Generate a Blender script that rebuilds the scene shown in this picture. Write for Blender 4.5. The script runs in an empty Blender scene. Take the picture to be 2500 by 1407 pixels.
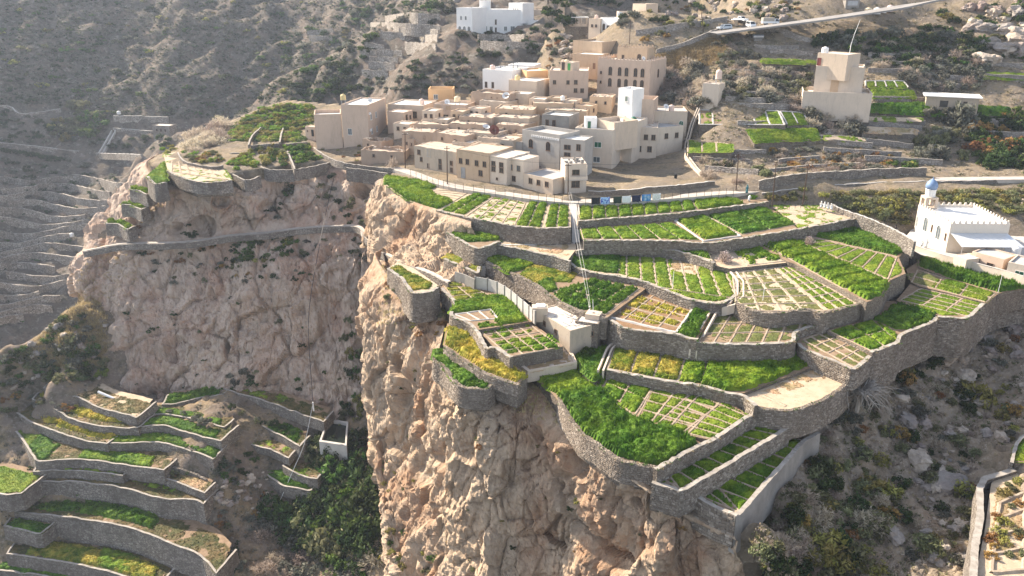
import bpy, math, random
import numpy as np
from mathutils import Vector
# ---------------------------------------------------------------- camera, world, sun, exposure
scene = bpy.context.scene
CAMH, FPX, PITCH = 45.0, 1960.0, math.radians(21.0)
cam_d = bpy.data.cameras.new('camera'); cam = bpy.data.objects.new('camera', cam_d)
scene.collection.objects.link(cam); scene.camera = cam
cam.location = (0, 0, CAMH); cam.rotation_euler = (math.radians(90) - PITCH, 0, 0)
cam_d.sensor_width = 36.0; cam_d.lens = 36.0 * FPX / 2500.0
cam_d.clip_start = 0.5; cam_d.clip_end = 4000.0
SUN_EL, SUN_AZ = math.radians(33.0), math.radians(-53.0)      # azimuth measured from +Y (view direction), negative = left
sun_dir = Vector((math.sin(SUN_AZ) * math.cos(SUN_EL), math.cos(SUN_AZ) * math.cos(SUN_EL), math.sin(SUN_EL)))
world = bpy.data.worlds.new('World'); scene.world = world; world.use_nodes = True
wn = world.node_tree.nodes; wl = world.node_tree.links; wn.clear()
w_out = wn.new('ShaderNodeOutputWorld'); w_bg = wn.new('ShaderNodeBackground'); w_sky = wn.new('ShaderNodeTexSky')
w_sky.sky_type = 'NISHITA'; w_sky.sun_disc = False; w_sky.sun_elevation = SUN_EL; w_sky.sun_rotation = SUN_AZ
w_sky.altitude = 1800.0; w_sky.air_density = 1.0; w_sky.dust_density = 4.0; w_sky.ozone_density = 1.0
w_bg.inputs['Strength'].default_value = 0.125
w_hs = wn.new('ShaderNodeHueSaturation'); w_hs.inputs['Saturation'].default_value = 0.6      # dusty, whitish sky
wl.new(w_sky.outputs[0], w_hs.inputs['Color']); wl.new(w_hs.outputs[0], w_bg.inputs[0]); wl.new(w_bg.outputs[0], w_out.inputs[0])
sun_l = bpy.data.lights.new('sun', 'SUN'); sun_l.energy = 5.0; sun_l.angle = math.radians(0.6); sun_l.color = (1.0, 0.88, 0.72)
sun_o = bpy.data.objects.new('sun', sun_l); scene.collection.objects.link(sun_o)
sun_o.rotation_euler = sun_dir.to_track_quat('Z', 'Y').to_euler()
vs = scene.view_settings
vs.view_transform = 'Standard'; vs.look = 'None'; vs.gamma = 1.0; vs.use_curve_mapping = False; vs.exposure = 1.5
scene.cycles.max_bounces = 6; scene.cycles.diffuse_bounces = 3; scene.cycles.transmission_bounces = 3
scene.cycles.transparent_max_bounces = 6; scene.cycles.use_denoising = True; scene.cycles.volume_bounces = 0

# ---------------------------------------------------------------- pixel (2500x1407 photo) -> world
SP, CP = math.sin(PITCH), math.cos(PITCH)
def ray(px, py):
    cx = (px - 1250.0) / FPX; cy = (703.5 - py) / FPX
    return np.array([cx, CP + cy * SP, -SP + cy * CP])
def at(px, py, z):
    d = ray(px, py); t = (z - CAMH) / d[2]
    return np.array([d[0] * t, d[1] * t, z])
def aty(px, py, Y):
    d = ray(px, py); t = Y / d[1]
    return np.array([d[0] * t, Y, CAMH + d[2] * t])
def mpp(p):                                                   # metres per photo pixel at a point
    d = p[1] * CP - (p[2] - CAMH) * SP
    return d / FPX
def ats(pts, z): return np.array([at(q[0], q[1], q[2] if len(q) > 2 else z) for q in pts])

# ---------------------------------------------------------------- numpy noise
def _h(ix, iy, iz, s):
    n = (ix * 374761393 + iy * 668265263 + iz * 2147483647 + s * 1274126177) & 0xFFFFFFFF
    n = ((n ^ (n >> 13)) * 1274126177) & 0xFFFFFFFF
    n = ((n ^ (n >> 16)) * 2246822519) & 0xFFFFFFFF
    return ((n ^ (n >> 15)) & 0xFFFFFF) / float(0xFFFFFF)
def vnoise(p, s=0):
    i = np.floor(p).astype(np.int64); f = p - i; f = f * f * f * (f * (f * 6 - 15) + 10)
    x, y, z = i[:, 0], i[:, 1], i[:, 2]; r = 0
    for dx in (0, 1):
        wx = f[:, 0] if dx else 1 - f[:, 0]
        for dy in (0, 1):
            wy = f[:, 1] if dy else 1 - f[:, 1]
            for dz in (0, 1):
                wz = f[:, 2] if dz else 1 - f[:, 2]
                r = r + wx * wy * wz * _h(x + dx, y + dy, z + dz, s)
    return r * 2 - 1
def fbm(p, o=4, s=0, g=0.5, l=2.03):
    a, r, q = 1.0, 0.0, np.array(p, float)
    for k in range(o):
        r = r + a * vnoise(q, s + k * 17); a *= g; q = q * l + 7.3
    return r
def ridged(p, o=4, s=0):
    a, r, q = 1.0, 0.0, np.array(p, float)
    for k in range(o):
        r = r + a * (1 - 2 * np.abs(vnoise(q, s + k * 13))); a *= 0.5; q = q * 2.1 + 3.1
    return r
def worley(p, s=0, want=False):
    ctr = np.zeros_like(p); i = np.floor(p).astype(np.int64); f1 = np.full(len(p), 9.0); f2 = np.full(len(p), 9.0); idv = np.zeros(len(p))
    for dx in (-1, 0, 1):
        for dy in (-1, 0, 1):
            for dz in (-1, 0, 1):
                c = i + np.array([dx, dy, dz])
                q = np.stack([c[:, 0] + _h(c[:, 0], c[:, 1], c[:, 2], s + 1), c[:, 1] + _h(c[:, 0], c[:, 1], c[:, 2], s + 2), c[:, 2] + _h(c[:, 0], c[:, 1], c[:, 2], s + 3)], 1)
                d = np.sqrt(((q - p) ** 2).sum(1)); n1 = d < f1
                f2 = np.where(n1, f1, np.minimum(f2, d)); idv = np.where(n1, _h(c[:, 0], c[:, 1], c[:, 2], s + 9), idv); f1 = np.where(n1, d, f1)
                if want: ctr = np.where(n1[:, None], q, ctr)
    return (f1, f2, idv, ctr) if want else (f1, f2, idv)
def P3(x, y, z=0.0): return np.stack([x, y, np.full_like(x, z) if np.isscalar(z) else z], 1)

# ---------------------------------------------------------------- mesh helpers
COL = scene.collection
rng = np.random.default_rng(7); random.seed(7)
def mesh_np(name, v, f, mats, smooth=False, mi=None, tint=None):
    """v (n,3) array, f (m,3|4) array or list of lists -> mesh"""
    me = bpy.data.meshes.new(name); v = np.asarray(v, np.float32)
    if isinstance(f, np.ndarray):
        m, k = f.shape
        me.vertices.add(len(v)); me.vertices.foreach_set('co', v.ravel())
        me.loops.add(m * k); me.loops.foreach_set('vertex_index', f.astype(np.int32).ravel())
        me.polygons.add(m); me.polygons.foreach_set('loop_start', np.arange(0, m * k, k, dtype=np.int32))
        if mi is not None: me.polygons.foreach_set('material_index', np.asarray(mi, np.int32))
        me.polygons.foreach_set('use_smooth', np.full(m, bool(smooth)))
        me.update(calc_edges=True)
    else:
        me.from_pydata(v.tolist(), [], f)
        if mi is not None: me.polygons.foreach_set('material_index', np.asarray(mi, np.int32))
        if smooth: me.polygons.foreach_set('use_smooth', np.full(len(f), True))
        me.update()
    for m_ in (mats if isinstance(mats, (list, tuple)) else [mats]): me.materials.append(m_)
    if tint is not None:
        a = me.attributes.new('tint', 'FLOAT', 'POINT'); a.data.foreach_set('value', np.asarray(tint, np.float32))
    return me
def link(name, me, parent=None, loc=None, rz=None, scale=None):
    o = bpy.data.objects.new(name, me); COL.objects.link(o)
    if parent is not None: o.parent = parent
    if loc is not None: o.location = [float(c) for c in loc]
    if rz is not None: o.rotation_euler = (0, 0, rz)
    if scale is not None: o.scale = scale if hasattr(scale, '__len__') else (scale,) * 3
    return o
def tag(o, label=None, cat=None, group=None, kind=None):
    if label: o['label'] = label
    if cat: o['category'] = cat; o['kind'] = 'thing'
    if group: o['group'] = group
    if kind: o['kind'] = kind
    return o
def empty(name, loc, label=None, cat=None, group=None, rz=0.0):
    o = bpy.data.objects.new(name, None); COL.objects.link(o); o.location = [float(c) for c in loc]; o.rotation_euler = (0, 0, rz)
    return tag(o, label, cat, group)
class MB:                                                     # small polygon collector
    def __init__(s): s.v = []; s.f = []; s.m = []
    def add(s, v, f, m=0):
        b = len(s.v); s.v += [tuple(map(float, q)) for q in v]; s.f += [[b + i for i in q] for q in f]; s.m += [m] * len(f); return s
    def box(s, x0, x1, y0, y1, z0, z1, m=0):
        return s.add([(x0, y0, z0), (x1, y0, z0), (x1, y1, z0), (x0, y1, z0), (x0, y0, z1), (x1, y0, z1), (x1, y1, z1), (x0, y1, z1)],
                     [[0, 3, 2, 1], [4, 5, 6, 7], [0, 1, 5, 4], [1, 2, 6, 5], [2, 3, 7, 6], [3, 0, 4, 7]], m)
    def tube(s, pts, r, n=6, m=0, cap=True):
        pts = [Vector(p) for p in pts]; rs = r if hasattr(r, '__len__') else [r] * len(pts); rings = []
        for i, p in enumerate(pts):
            t = (pts[min(i + 1, len(pts) - 1)] - pts[max(i - 1, 0)]).normalized()
            a = t.orthogonal().normalized() if abs(t.z) < .99 else Vector((1, 0, 0)); a = (a - t * a.dot(t)).normalized(); b = t.cross(a)
            rings.append([p + (a * math.cos(2 * math.pi * k / n) + b * math.sin(2 * math.pi * k / n)) * rs[i] for k in range(n)])
        v = [q for r_ in rings for q in r_]; f = []
        for i in range(len(pts) - 1):
            for k in range(n): f.append([i * n + k, i * n + (k + 1) % n, (i + 1) * n + (k + 1) % n, (i + 1) * n + k])
        if cap: f += [[k for k in range(n)][::-1], [(len(pts) - 1) * n + k for k in range(n)]]
        return s.add(v, f, m)
    def lathe(s, prof, n=14, c=(0, 0, 0), m=0):
        v = []; f = []
        for r, z in prof: v += [(c[0] + r * math.cos(2 * math.pi * k / n), c[1] + r * math.sin(2 * math.pi * k / n), c[2] + z) for k in range(n)]
        for i in range(len(prof) - 1):
            for k in range(n): f.append([i * n + k, i * n + (k + 1) % n, (i + 1) * n + (k + 1) % n, (i + 1) * n + k])
        if prof[0][0] > 0.001: f.append([k for k in range(n)][::-1])
        if prof[-1][0] > 0.001: f.append([(len(prof) - 1) * n + k for k in range(n)])
        return s.add(v, f, m)
    def prism(s, poly, z0, z1, m=0, mtop=None):
        n = len(poly); v = [(p[0], p[1], z0) for p in poly] + [(p[0], p[1], z1) for p in poly]
        s.add(v, [[i, (i + 1) % n, n + (i + 1) % n, n + i] for i in range(n)], m)
        return s.add([(p[0], p[1], z1) for p in poly], [list(range(n))], m if mtop is None else mtop)
    def mesh(s, name, mats, smooth=False): return mesh_np(name, s.v, s.f, mats, smooth, s.m)
    def obj(s, name, mats, parent=None, loc=None, rz=None, smooth=False): return link(name, s.mesh(name, mats, smooth), parent, loc, rz)
def cr(pts, n):                                               # Catmull-Rom resample by index to n points
    pts = np.asarray(pts, float); m = len(pts); t = np.linspace(0, m - 1, n); i = np.clip(np.floor(t).astype(int), 0, m - 2); u = (t - i)[:, None]
    g = lambda k: pts[np.clip(k, 0, m - 1)]
    p0, p1, p2, p3 = g(i - 1), g(i), g(i + 1), g(i + 2)
    p0 = np.where((i == 0)[:, None], 2 * p1 - p2, p0); p3 = np.where((i == m - 2)[:, None], 2 * p2 - p1, p3)
    return 0.5 * (2 * p1 + (p2 - p0) * u + (2 * p0 - 5 * p1 + 4 * p2 - p3) * u ** 2 + (3 * p1 - p0 - 3 * p2 + p3) * u ** 3)
def resample(pts, step, smooth=True):
    pts = np.asarray(pts, float)
    if smooth and len(pts) > 2: pts = cr(pts, (len(pts) - 1) * 10 + 1)
    d = np.r_[0, np.cumsum(np.linalg.norm(np.diff(pts, axis=0), axis=1))]; n = max(2, int(round(d[-1] / step)) + 1); s = np.linspace(0, d[-1], n)
    return np.stack([np.interp(s, d, pts[:, k]) for k in range(pts.shape[1])], 1)
def inside(x, y, poly):
    r = np.zeros(len(x), bool); n = len(poly); j = n - 1
    for i in range(n):
        xi, yi, xj, yj = poly[i][0], poly[i][1], poly[j][0], poly[j][1]
        c = ((yi > y) != (yj > y)) & (x < (xj - xi) * (y - yi) / (yj - yi + 1e-12) + xi); r ^= c; j = i
    return r
def grid_faces(nu, nv):
    a = np.arange(nu * nv).reshape(nv, nu)
    return np.stack([a[:-1, :-1].ravel(), a[:-1, 1:].ravel(), a[1:, 1:].ravel(), a[1:, :-1].ravel()], 1)
class TPS:                                                    # thin-plate height surface through control points
    def __init__(s, pts, lam=0.5):
        p = np.asarray(pts, float); s.c = p[:, :2] / 100.0; n = len(p)
        A = np.zeros((n + 3, n + 3)); A[:n, :n] = s.U(s.c, s.c) + np.eye(n) * lam * 0.001
        A[:n, n] = 1; A[:n, n + 1:] = s.c; A[n, :n] = 1; A[n + 1:, :n] = s.c.T
        s.w = np.linalg.solve(A, np.r_[p[:, 2], 0, 0, 0])
    def U(s, a, b):
        r2 = ((a[:, None, :] - b[None, :, :]) ** 2).sum(2); return r2 * np.log(r2 + 1e-9)
    def __call__(s, x, y):
        q = np.stack([np.ravel(x), np.ravel(y)], 1) / 100.0; n = len(s.c); r = np.empty(len(q))
        for k in range(0, len(q), 20000):
            e = q[k:k + 20000]; r[k:k + 20000] = s.U(e, s.c) @ s.w[:n] + s.w[n] + e @ s.w[n + 1:]
        return r

# ---------------------------------------------------------------- materials
class NT:
    def __init__(s, name, rough=0.9, spec=0.2):
        s.m = bpy.data.materials.new(name); s.m.use_nodes = True; s.t = s.m.node_tree; s.n = s.t.nodes; s.b = s.n['Principled BSDF']
        s.b.inputs['Roughness'].default_value = rough; s.b.inputs['Specular IOR Level'].default_value = spec; s.co = None
    def pos(s):
        if s.co is None: s.co = s.n.new('ShaderNodeNewGeometry').outputs['Position']
        return s.co
    def obj(s): s.co = s.n.new('ShaderNodeTexCoord').outputs['Object']; return s
    def l(s, a, b): s.t.links.new(a, b)
    def map(s, sc):
        n = s.n.new('ShaderNodeMapping'); n.inputs['Scale'].default_value = sc; s.l(s.pos(), n.inputs[0]); return n.outputs[0]
    def noise(s, scale, detail=5, rough=0.6, sc=None, dist=0.0):
        n = s.n.new('ShaderNodeTexNoise'); n.inputs['Scale'].default_value = scale; n.inputs['Detail'].default_value = detail; n.inputs['Roughness'].default_value = rough
        n.inputs['Distortion'].default_value = dist
        s.l(s.map(sc) if sc else s.pos(), n.inputs['Vector']); return n.outputs[0]
    def vor(s, scale, feature='F1', out=0, sc=None, rnd=1.0):
        n = s.n.new('ShaderNodeTexVoronoi'); n.feature = feature; n.inputs['Scale'].default_value = scale; n.inputs['Randomness'].default_value = rnd
        s.l(s.map(sc) if sc else s.pos(), n.inputs['Vector']); return n.outputs[out]
    def ramp(s, fac, stops, interp='LINEAR'):
        n = s.n.new('ShaderNodeValToRGB'); e = n.color_ramp.elements; n.color_ramp.interpolation = interp
        while len(e) < len(stops): e.new(0.5)
        for k, (p, c) in enumerate(stops): e[k].position = p; e[k].color = (c[0], c[1], c[2], 1) if hasattr(c, '__len__') else (c, c, c, 1)
        s.l(fac, n.inputs[0]); return n.outputs[0]
    def mix(s, fac, a, b, mode='MIX'):
        n = s.n.new('ShaderNodeMix'); n.data_type = 'RGBA'; n.blend_type = mode
        for src, i in ((fac, 0), (a, 6), (b, 7)):
            if hasattr(src, 'is_output'): s.l(src, n.inputs[i])
            elif i == 0: n.inputs[0].default_value = src
            else: n.inputs[i].default_value = (src[0], src[1], src[2], 1)
        return n.outputs[2]
    def math(s, op, a, b=0.0, c=None):
        n = s.n.new('ShaderNodeMath'); n.operation = op
        for i, q in enumerate((a, b) if c is None else (a, b, c)):
            if hasattr(q, 'is_output'): s.l(q, n.inputs[i])
            else: n.inputs[i].default_value = q
        return n.outputs[0]
    def attr(s, name):
        n = s.n.new('ShaderNodeAttribute'); n.attribute_name = name; return n.outputs['Fac']
    def rnd(s): return s.n.new('ShaderNodeObjectInfo').outputs['Random']
    def col(s, c):
        if hasattr(c, 'is_output'): s.l(c, s.b.inputs['Base Color'])
        else: s.b.inputs['Base Color'].default_value = (c[0], c[1], c[2], 1)
        return s
    def bump(s, h, strength=0.5, dist=0.1):
        n = s.n.new('ShaderNodeBump'); n.inputs['Strength'].default_value = strength; n.inputs['Distance'].default_value = dist
        s.l(h, n.inputs['Height']); s.l(n.outputs[0], s.b.inputs['Normal']); return s
    def translucent(s, color, fac):
        t = s.n.new('ShaderNodeBsdfTranslucent'); mx = s.n.new('ShaderNodeMixShader'); mx.inputs[0].default_value = fac
        if hasattr(color, 'is_output'): s.l(color, t.inputs[0])
        else: t.inputs[0].default_value = (color[0], color[1], color[2], 1)
        s.l(s.b.outputs[0], mx.inputs[1]); s.l(t.outputs[0], mx.inputs[2]); s.l(mx.outputs[0], s.n['Material Output'].inputs['Surface']); return s
M = {}
def two(name, a, b, scale=0.5, rough=0.9, bump=0.3, bscale=6.0, bdist=0.05, lo=0.35, hi=0.65, speck=None, obj=False, spec=0.15):
    t = NT(name, rough, spec)
    if obj: t.obj()
    c = t.ramp(t.noise(scale, 6, 0.65), [(lo, a), (hi, b)])
    if speck: c = t.mix(t.ramp(t.noise(speck[1], 3, 0.7), [(speck[2], 0), (speck[2] + 0.12, 1)]), c, speck[0])
    t.col(c)
    if bump: t.bump(t.noise(bscale, 6, 0.7), bump, bdist)
    M[name] = t.m; return t.m
def flat(name, c, rough=0.6, metal=0.0, var=0.12, spec=0.3, scale=1.5):
    t = NT(name, rough, spec); t.b.inputs['Metallic'].default_value = metal
    lo = [x * (1 - var) for x in c]; hi = [min(1, x * (1 + var)) for x in c]
    t.col(t.ramp(t.noise(scale, 5, 0.65), [(0.3, lo), (0.7, hi)])); M[name] = t.m; return t.m
def rockmat(name, warm, pale, grey, dark, redd, gmix=0.5, veg=0.0):
    t = NT(name, 0.95, 0.1)
    c = t.ramp(t.noise(0.07, 6, 0.62, (1, 1, 0.5)), [(0.30, warm), (0.48, pale), (0.6, redd), (0.75, warm)])
    c = t.mix(t.ramp(t.noise(0.13, 6, 0.7, dist=0.6), [(0.40, 0), (0.62, gmix)]), c, grey)
    c = t.mix(t.ramp(t.noise(0.55, 5, 0.7, (1, 1, 0.16)), [(0.50, 0), (0.72, 0.75)]), c, dark)          # mineral run-off streaks
    c = t.mix(t.ramp(t.noise(1.7, 4, 0.7), [(0.45, 0), (0.75, 0.55)]), c, pale)
    c = t.mix(t.ramp(t.noise(5.0, 4, 0.75), [(0.55, 0), (0.78, 0.6)]), c, dark)
    if veg: c = t.mix(t.ramp(t.noise(0.16, 6, 0.75), [(0.5, 0), (0.66, veg)]), c, (0.10, 0.095, 0.05))
    t.col(c)
    h = t.math('ADD', t.math('MULTIPLY', t.noise(0.9, 8, 0.72, (1, 1, 0.6)), 1.0), t.math('MULTIPLY', t.vor(0.55, 'DISTANCE_TO_EDGE', 0, (1, 1, 0.6)), 0.35))
    t.bump(h, 0.9, 0.55); M[name] = t.m; return t.m
rockmat('rock_front', (0.39, 0.255, 0.155), (0.51, 0.385, 0.27), (0.29, 0.24, 0.19), (0.135, 0.09, 0.058), (0.35, 0.20, 0.115), 0.55)
rockmat('rock_left', (0.42, 0.285, 0.205), (0.52, 0.405, 0.32), (0.33, 0.275, 0.23), (0.18, 0.125, 0.092), (0.41, 0.255, 0.18), 0.5, 0.25)
rockmat('rock_pale', (0.43, 0.35, 0.27), (0.52, 0.44, 0.36), (0.36, 0.32, 0.28), (0.20, 0.165, 0.13), (0.40, 0.30, 0.22), 0.5)
rockmat('rock_far', (0.30, 0.24, 0.20), (0.36, 0.31, 0.27), (0.25, 0.235, 0.22), (0.15, 0.125, 0.11), (0.28, 0.195, 0.165), 0.7)
def groundmat(name, soil, stone, scrub, dry, sm=0.6, stones=1.6):
    t = NT(name, 0.97, 0.05)
    c = t.ramp(t.noise(0.06, 7, 0.7), [(0.3, soil), (0.55, [x * 0.8 for x in soil]), (0.75, soil)])
    c = t.mix(t.ramp(t.noise(0.11, 7, 0.75), [(0.45, 0), (0.62, 0.8)]), c, dry)
    c = t.mix(t.ramp(t.noise(0.23, 8, 0.8), [(0.50, 0), (0.63, sm)]), c, scrub)
    c = t.mix(t.ramp(t.noise(stones, 5, 0.8), [(0.54, 0), (0.66, 0.85)]), c, stone)
    c = t.mix(t.ramp(t.noise(3.2, 4, 0.8), [(0.56, 0), (0.70, 0.5)]), c, [x * 0.4 for x in soil])
    t.col(c); t.bump(t.noise(1.3, 9, 0.78), 1.0, 0.5); M[name] = t.m; return t.m
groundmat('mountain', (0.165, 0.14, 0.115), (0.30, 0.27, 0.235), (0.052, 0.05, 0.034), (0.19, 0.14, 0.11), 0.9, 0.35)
groundmat('hill', (0.26, 0.21, 0.16), (0.40, 0.345, 0.28), (0.105, 0.095, 0.058), (0.33, 0.25, 0.155), 0.8)
groundmat('ravine', (0.38, 0.31, 0.24), (0.54, 0.46, 0.37), (0.14, 0.115, 0.065), (0.36, 0.27, 0.185), 0.6)
groundmat('basin', (0.24, 0.19, 0.15), (0.36, 0.31, 0.265), (0.08, 0.075, 0.045), (0.33, 0.24, 0.13), 0.75)
groundmat('village_ground', (0.40, 0.335, 0.27), (0.46, 0.40, 0.34), (0.28, 0.23, 0.175), (0.42, 0.36, 0.29), 0.4)
two('soil', (0.20, 0.135, 0.085), (0.29, 0.205, 0.135), 0.8, bump=0.6, bscale=5, bdist=0.12, speck=((0.19, 0.13, 0.08), 3.0, 0.58))
two('soil_dry', (0.40, 0.31, 0.215), (0.49, 0.39, 0.28), 0.7, bump=0.6, bscale=4, bdist=0.12, speck=((0.30, 0.22, 0.14), 2.5, 0.58))
two('soil_brown', (0.20, 0.12, 0.065), (0.27, 0.165, 0.09), 0.9, bump=0.8, bscale=3, bdist=0.2)
two('bund', (0.27, 0.205, 0.145), (0.42, 0.34, 0.255), 1.2, bump=0.5, bscale=5, bdist=0.06)
two('path', (0.38, 0.335, 0.29), (0.50, 0.445, 0.39), 0.5, bump=0.2, speck=((0.40, 0.35, 0.30), 2.0, 0.6))
two('asphalt_grey', (0.22, 0.205, 0.195), (0.30, 0.285, 0.27), 0.3, bump=0.1)
two('coping', (0.26, 0.23, 0.195), (0.40, 0.36, 0.315), 0.9, bump=0.5, speck=((0.24, 0.21, 0.18), 1.6, 0.55))
two('concrete', (0.42, 0.39, 0.355), (0.52, 0.485, 0.445), 0.4, bump=0.2, speck=((0.33, 0.30, 0.27), 1.2, 0.6))
two('concrete_grey', (0.21, 0.19, 0.17), (0.31, 0.285, 0.255), 0.35, bump=0.2, speck=((0.22, 0.21, 0.20), 1.0, 0.6))
def stonemat(name, cols, joint, scale=2.2, stretch=(1, 1, 1.5), obj=False):
    t = NT(name, 0.95, 0.1)
    n = t.n.new('ShaderNodeTexVoronoi'); n.inputs['Scale'].default_value = scale; t.l(t.map(stretch), n.inputs['Vector'])
    sep = t.n.new('ShaderNodeSeparateColor'); t.l(n.outputs['Color'], sep.inputs[0])
    c = t.ramp(sep.outputs[0], [(0.0, cols[0]), (0.4, cols[1]), (0.75, cols[2]), (1.0, cols[0])])
    c = t.mix(t.ramp(t.noise(0.3, 5, 0.7), [(0.4, 0), (0.7, 0.5)]), c, cols[3])
    c = t.mix(t.ramp(t.noise(0.12, 6, 0.7), [(0.42, 0), (0.62, 0.6)]), c, [x * 0.55 for x in cols[2]]); c = t.mix(t.ramp(t.noise(0.5, 5, 0.75, (1, 1, .3)), [(0.5, 0), (0.7, 0.5)]), c, [min(1, x * 1.25) for x in cols[1]])
    e = t.vor(scale, 'DISTANCE_TO_EDGE', 0, stretch)
    c = t.mix(t.ramp(e, [(0.02, 1), (0.09, 0)]), c, joint)
    t.col(c); t.bump(t.math('ADD', t.ramp(e, [(0.0, 0), (0.22, 1)]), t.math('MULTIPLY', t.noise(7, 5, 0.7), 0.5)), 0.8, 0.12); M[name] = t.m; return t.m
stonemat('wall_stone', [(0.24, 0.20, 0.16), (0.32, 0.275, 0.225), (0.18, 0.145, 0.115), (0.25, 0.205, 0.165)], (0.13, 0.105, 0.085), 2.4)
stonemat('wall_grey', [(0.23, 0.20, 0.17), (0.33, 0.295, 0.255), (0.16, 0.135, 0.115), (0.27, 0.23, 0.195)], (0.12, 0.10, 0.085), 1.5)
stonemat('wall_valley', [(0.36, 0.32, 0.275), (0.46, 0.415, 0.36), (0.28, 0.24, 0.205), (0.38, 0.33, 0.28)], (0.15, 0.125, 0.105), 0.9)
stonemat('wall_far', [(0.30, 0.265, 0.235), (0.38, 0.345, 0.31), (0.25, 0.22, 0.195), (0.32, 0.285, 0.25)], (0.17, 0.145, 0.125), 1.1)
def stonefacing(name, cols):
    t = NT(name, 0.95, 0.1); a = t.attr('tint')
    c = t.ramp(a, [(0.0, cols[0]), (0.35, cols[1]), (0.7, cols[2]), (1.0, cols[3])]); c = t.mix(t.ramp(t.noise(3, 5, 0.75), [(0.4, 0), (0.7, 0.6)]), c, cols[0]); c = t.mix(t.ramp(t.noise(0.16, 6, 0.7), [(0.42, 0), (0.62, 0.55)]), c, [x * 0.8 for x in cols[0]])
    t.col(c); t.bump(t.noise(6, 6, 0.75), 0.6, 0.08); M[name] = t.m
stonefacing('facing', [(0.15, 0.12, 0.095), (0.24, 0.20, 0.16), (0.32, 0.275, 0.225), (0.43, 0.375, 0.315)])
stonefacing('facing_brown', [(0.17, 0.135, 0.105), (0.24, 0.20, 0.16), (0.32, 0.27, 0.22), (0.42, 0.36, 0.30)])
def plaster(name, c, stain=0.5, dirt=None):
    t = NT(name, 0.9, 0.1); d = dirt or [x * 0.55 for x in c]
    k = t.ramp(t.noise(0.25, 6, 0.7), [(0.3, c), (0.7, [x * 0.9 for x in c])])
    k = t.mix(t.ramp(t.noise(0.9, 6, 0.75, (1, 1, 0.25)), [(0.5, 0), (0.75, stain)]), k, d)
    k = t.mix(t.ramp(t.noise(2.5, 5, 0.8), [(0.58, 0), (0.72, stain)]), k, [x * 0.75 for x in d])
    t.col(k); t.bump(t.noise(4, 6, 0.7), 0.25, 0.05); M[name] = t.m; return t.m
plaster('plaster_cream', (0.60, 0.485, 0.375)); plaster('plaster_tan', (0.52, 0.385, 0.265)); plaster('plaster_pink', (0.57, 0.435, 0.335))
plaster('plaster_pale', (0.62, 0.52, 0.42), 0.45); plaster('plaster_white', (0.80, 0.78, 0.75), 0.12); plaster('plaster_grey', (0.42, 0.385, 0.345), 0.5)
plaster('plaster_ochre', (0.66, 0.42, 0.22), 0.2); plaster('plaster_old', (0.47, 0.385, 0.30), 0.7, (0.26, 0.23, 0.20)); plaster('mud', (0.40, 0.30, 0.225), 0.6)
plaster('roof_cream', (0.68, 0.60, 0.51), 0.4); plaster('roof_white', (0.80, 0.77, 0.72), 0.25); plaster('roof_mud', (0.52, 0.415, 0.325), 0.6, (0.33, 0.26, 0.20)); plaster('roof_grey', (0.40, 0.39, 0.38), 0.3)
flat('pane_dark', (0.035, 0.032, 0.03), 0.25, 0, 0.4, 0.5); flat('pane_blue', (0.10, 0.12, 0.13), 0.15, 0, 0.3, 0.6); flat('pane_green', (0.02, 0.11, 0.06), 0.3)
flat('frame_brown', (0.20, 0.13, 0.09)); flat('frame_white', (0.70, 0.68, 0.64)); flat('door_green', (0.06, 0.30, 0.08)); flat('door_brown', (0.22, 0.13, 0.08)); flat('door_red', (0.20, 0.05, 0.04)); flat('door_grey', (0.30, 0.29, 0.28))
flat('tank_cream', (0.72, 0.58, 0.38)); flat('tank_white', (0.75, 0.73, 0.70)); flat('tank_pink', (0.72, 0.54, 0.45)); flat('tank_green', (0.02, 0.14, 0.08)); flat('tank_yellow', (0.68, 0.52, 0.25))
flat('dish_white', (0.70, 0.69, 0.66)); flat('dish_red', (0.16, 0.05, 0.035)); flat('metal', (0.35, 0.35, 0.36), 0.45, 0.6); flat('metal_dark', (0.05, 0.05, 0.05), 0.6, 0.2); flat('rust', (0.20, 0.10, 0.05))
flat('wood_pole', (0.075, 0.045, 0.03), 0.85); flat('wood_grey', (0.38, 0.34, 0.29), 0.9); flat('cable', (0.03, 0.03, 0.03)); flat('cable_pale', (0.55, 0.53, 0.50), 0.4, 0.3); flat('pipe_dark', (0.02, 0.02, 0.022), 0.5)
flat('dome_blue', (0.17, 0.25, 0.40), 0.5); flat('tin_roof', (0.62, 0.64, 0.66), 0.35, 0.3, 0.06); flat('white_paint', (0.78, 0.77, 0.75), 0.4); flat('blue_paint', (0.06, 0.18, 0.42), 0.4)
def leafmat(name, a, b, c, trans=0.35, tint=True, spec=0.15):
    t = NT(name, 0.7, spec); t.obj(); k = t.attr('tint') if tint else t.noise(1.0)
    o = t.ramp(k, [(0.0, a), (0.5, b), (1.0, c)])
    hs = t.n.new('ShaderNodeHueSaturation'); t.l(o, hs.inputs['Color'])
    t.l(t.math('MULTIPLY_ADD', t.rnd(), 0.05, 0.475), hs.inputs['Hue']); t.l(t.math('MULTIPLY_ADD', t.rnd(), 0.5, 0.75), hs.inputs['Value']); o = hs.outputs[0]
    t.col(o); t.translucent(o, trans); M[name] = t.m; return t.m
# ================================================================ terrain
def CP_(zs=(), ys=(), ws=()):
    return [at(*q) for q in zs] + [aty(*q) for q in ys] + [np.array(q, float) for q in ws]
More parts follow.
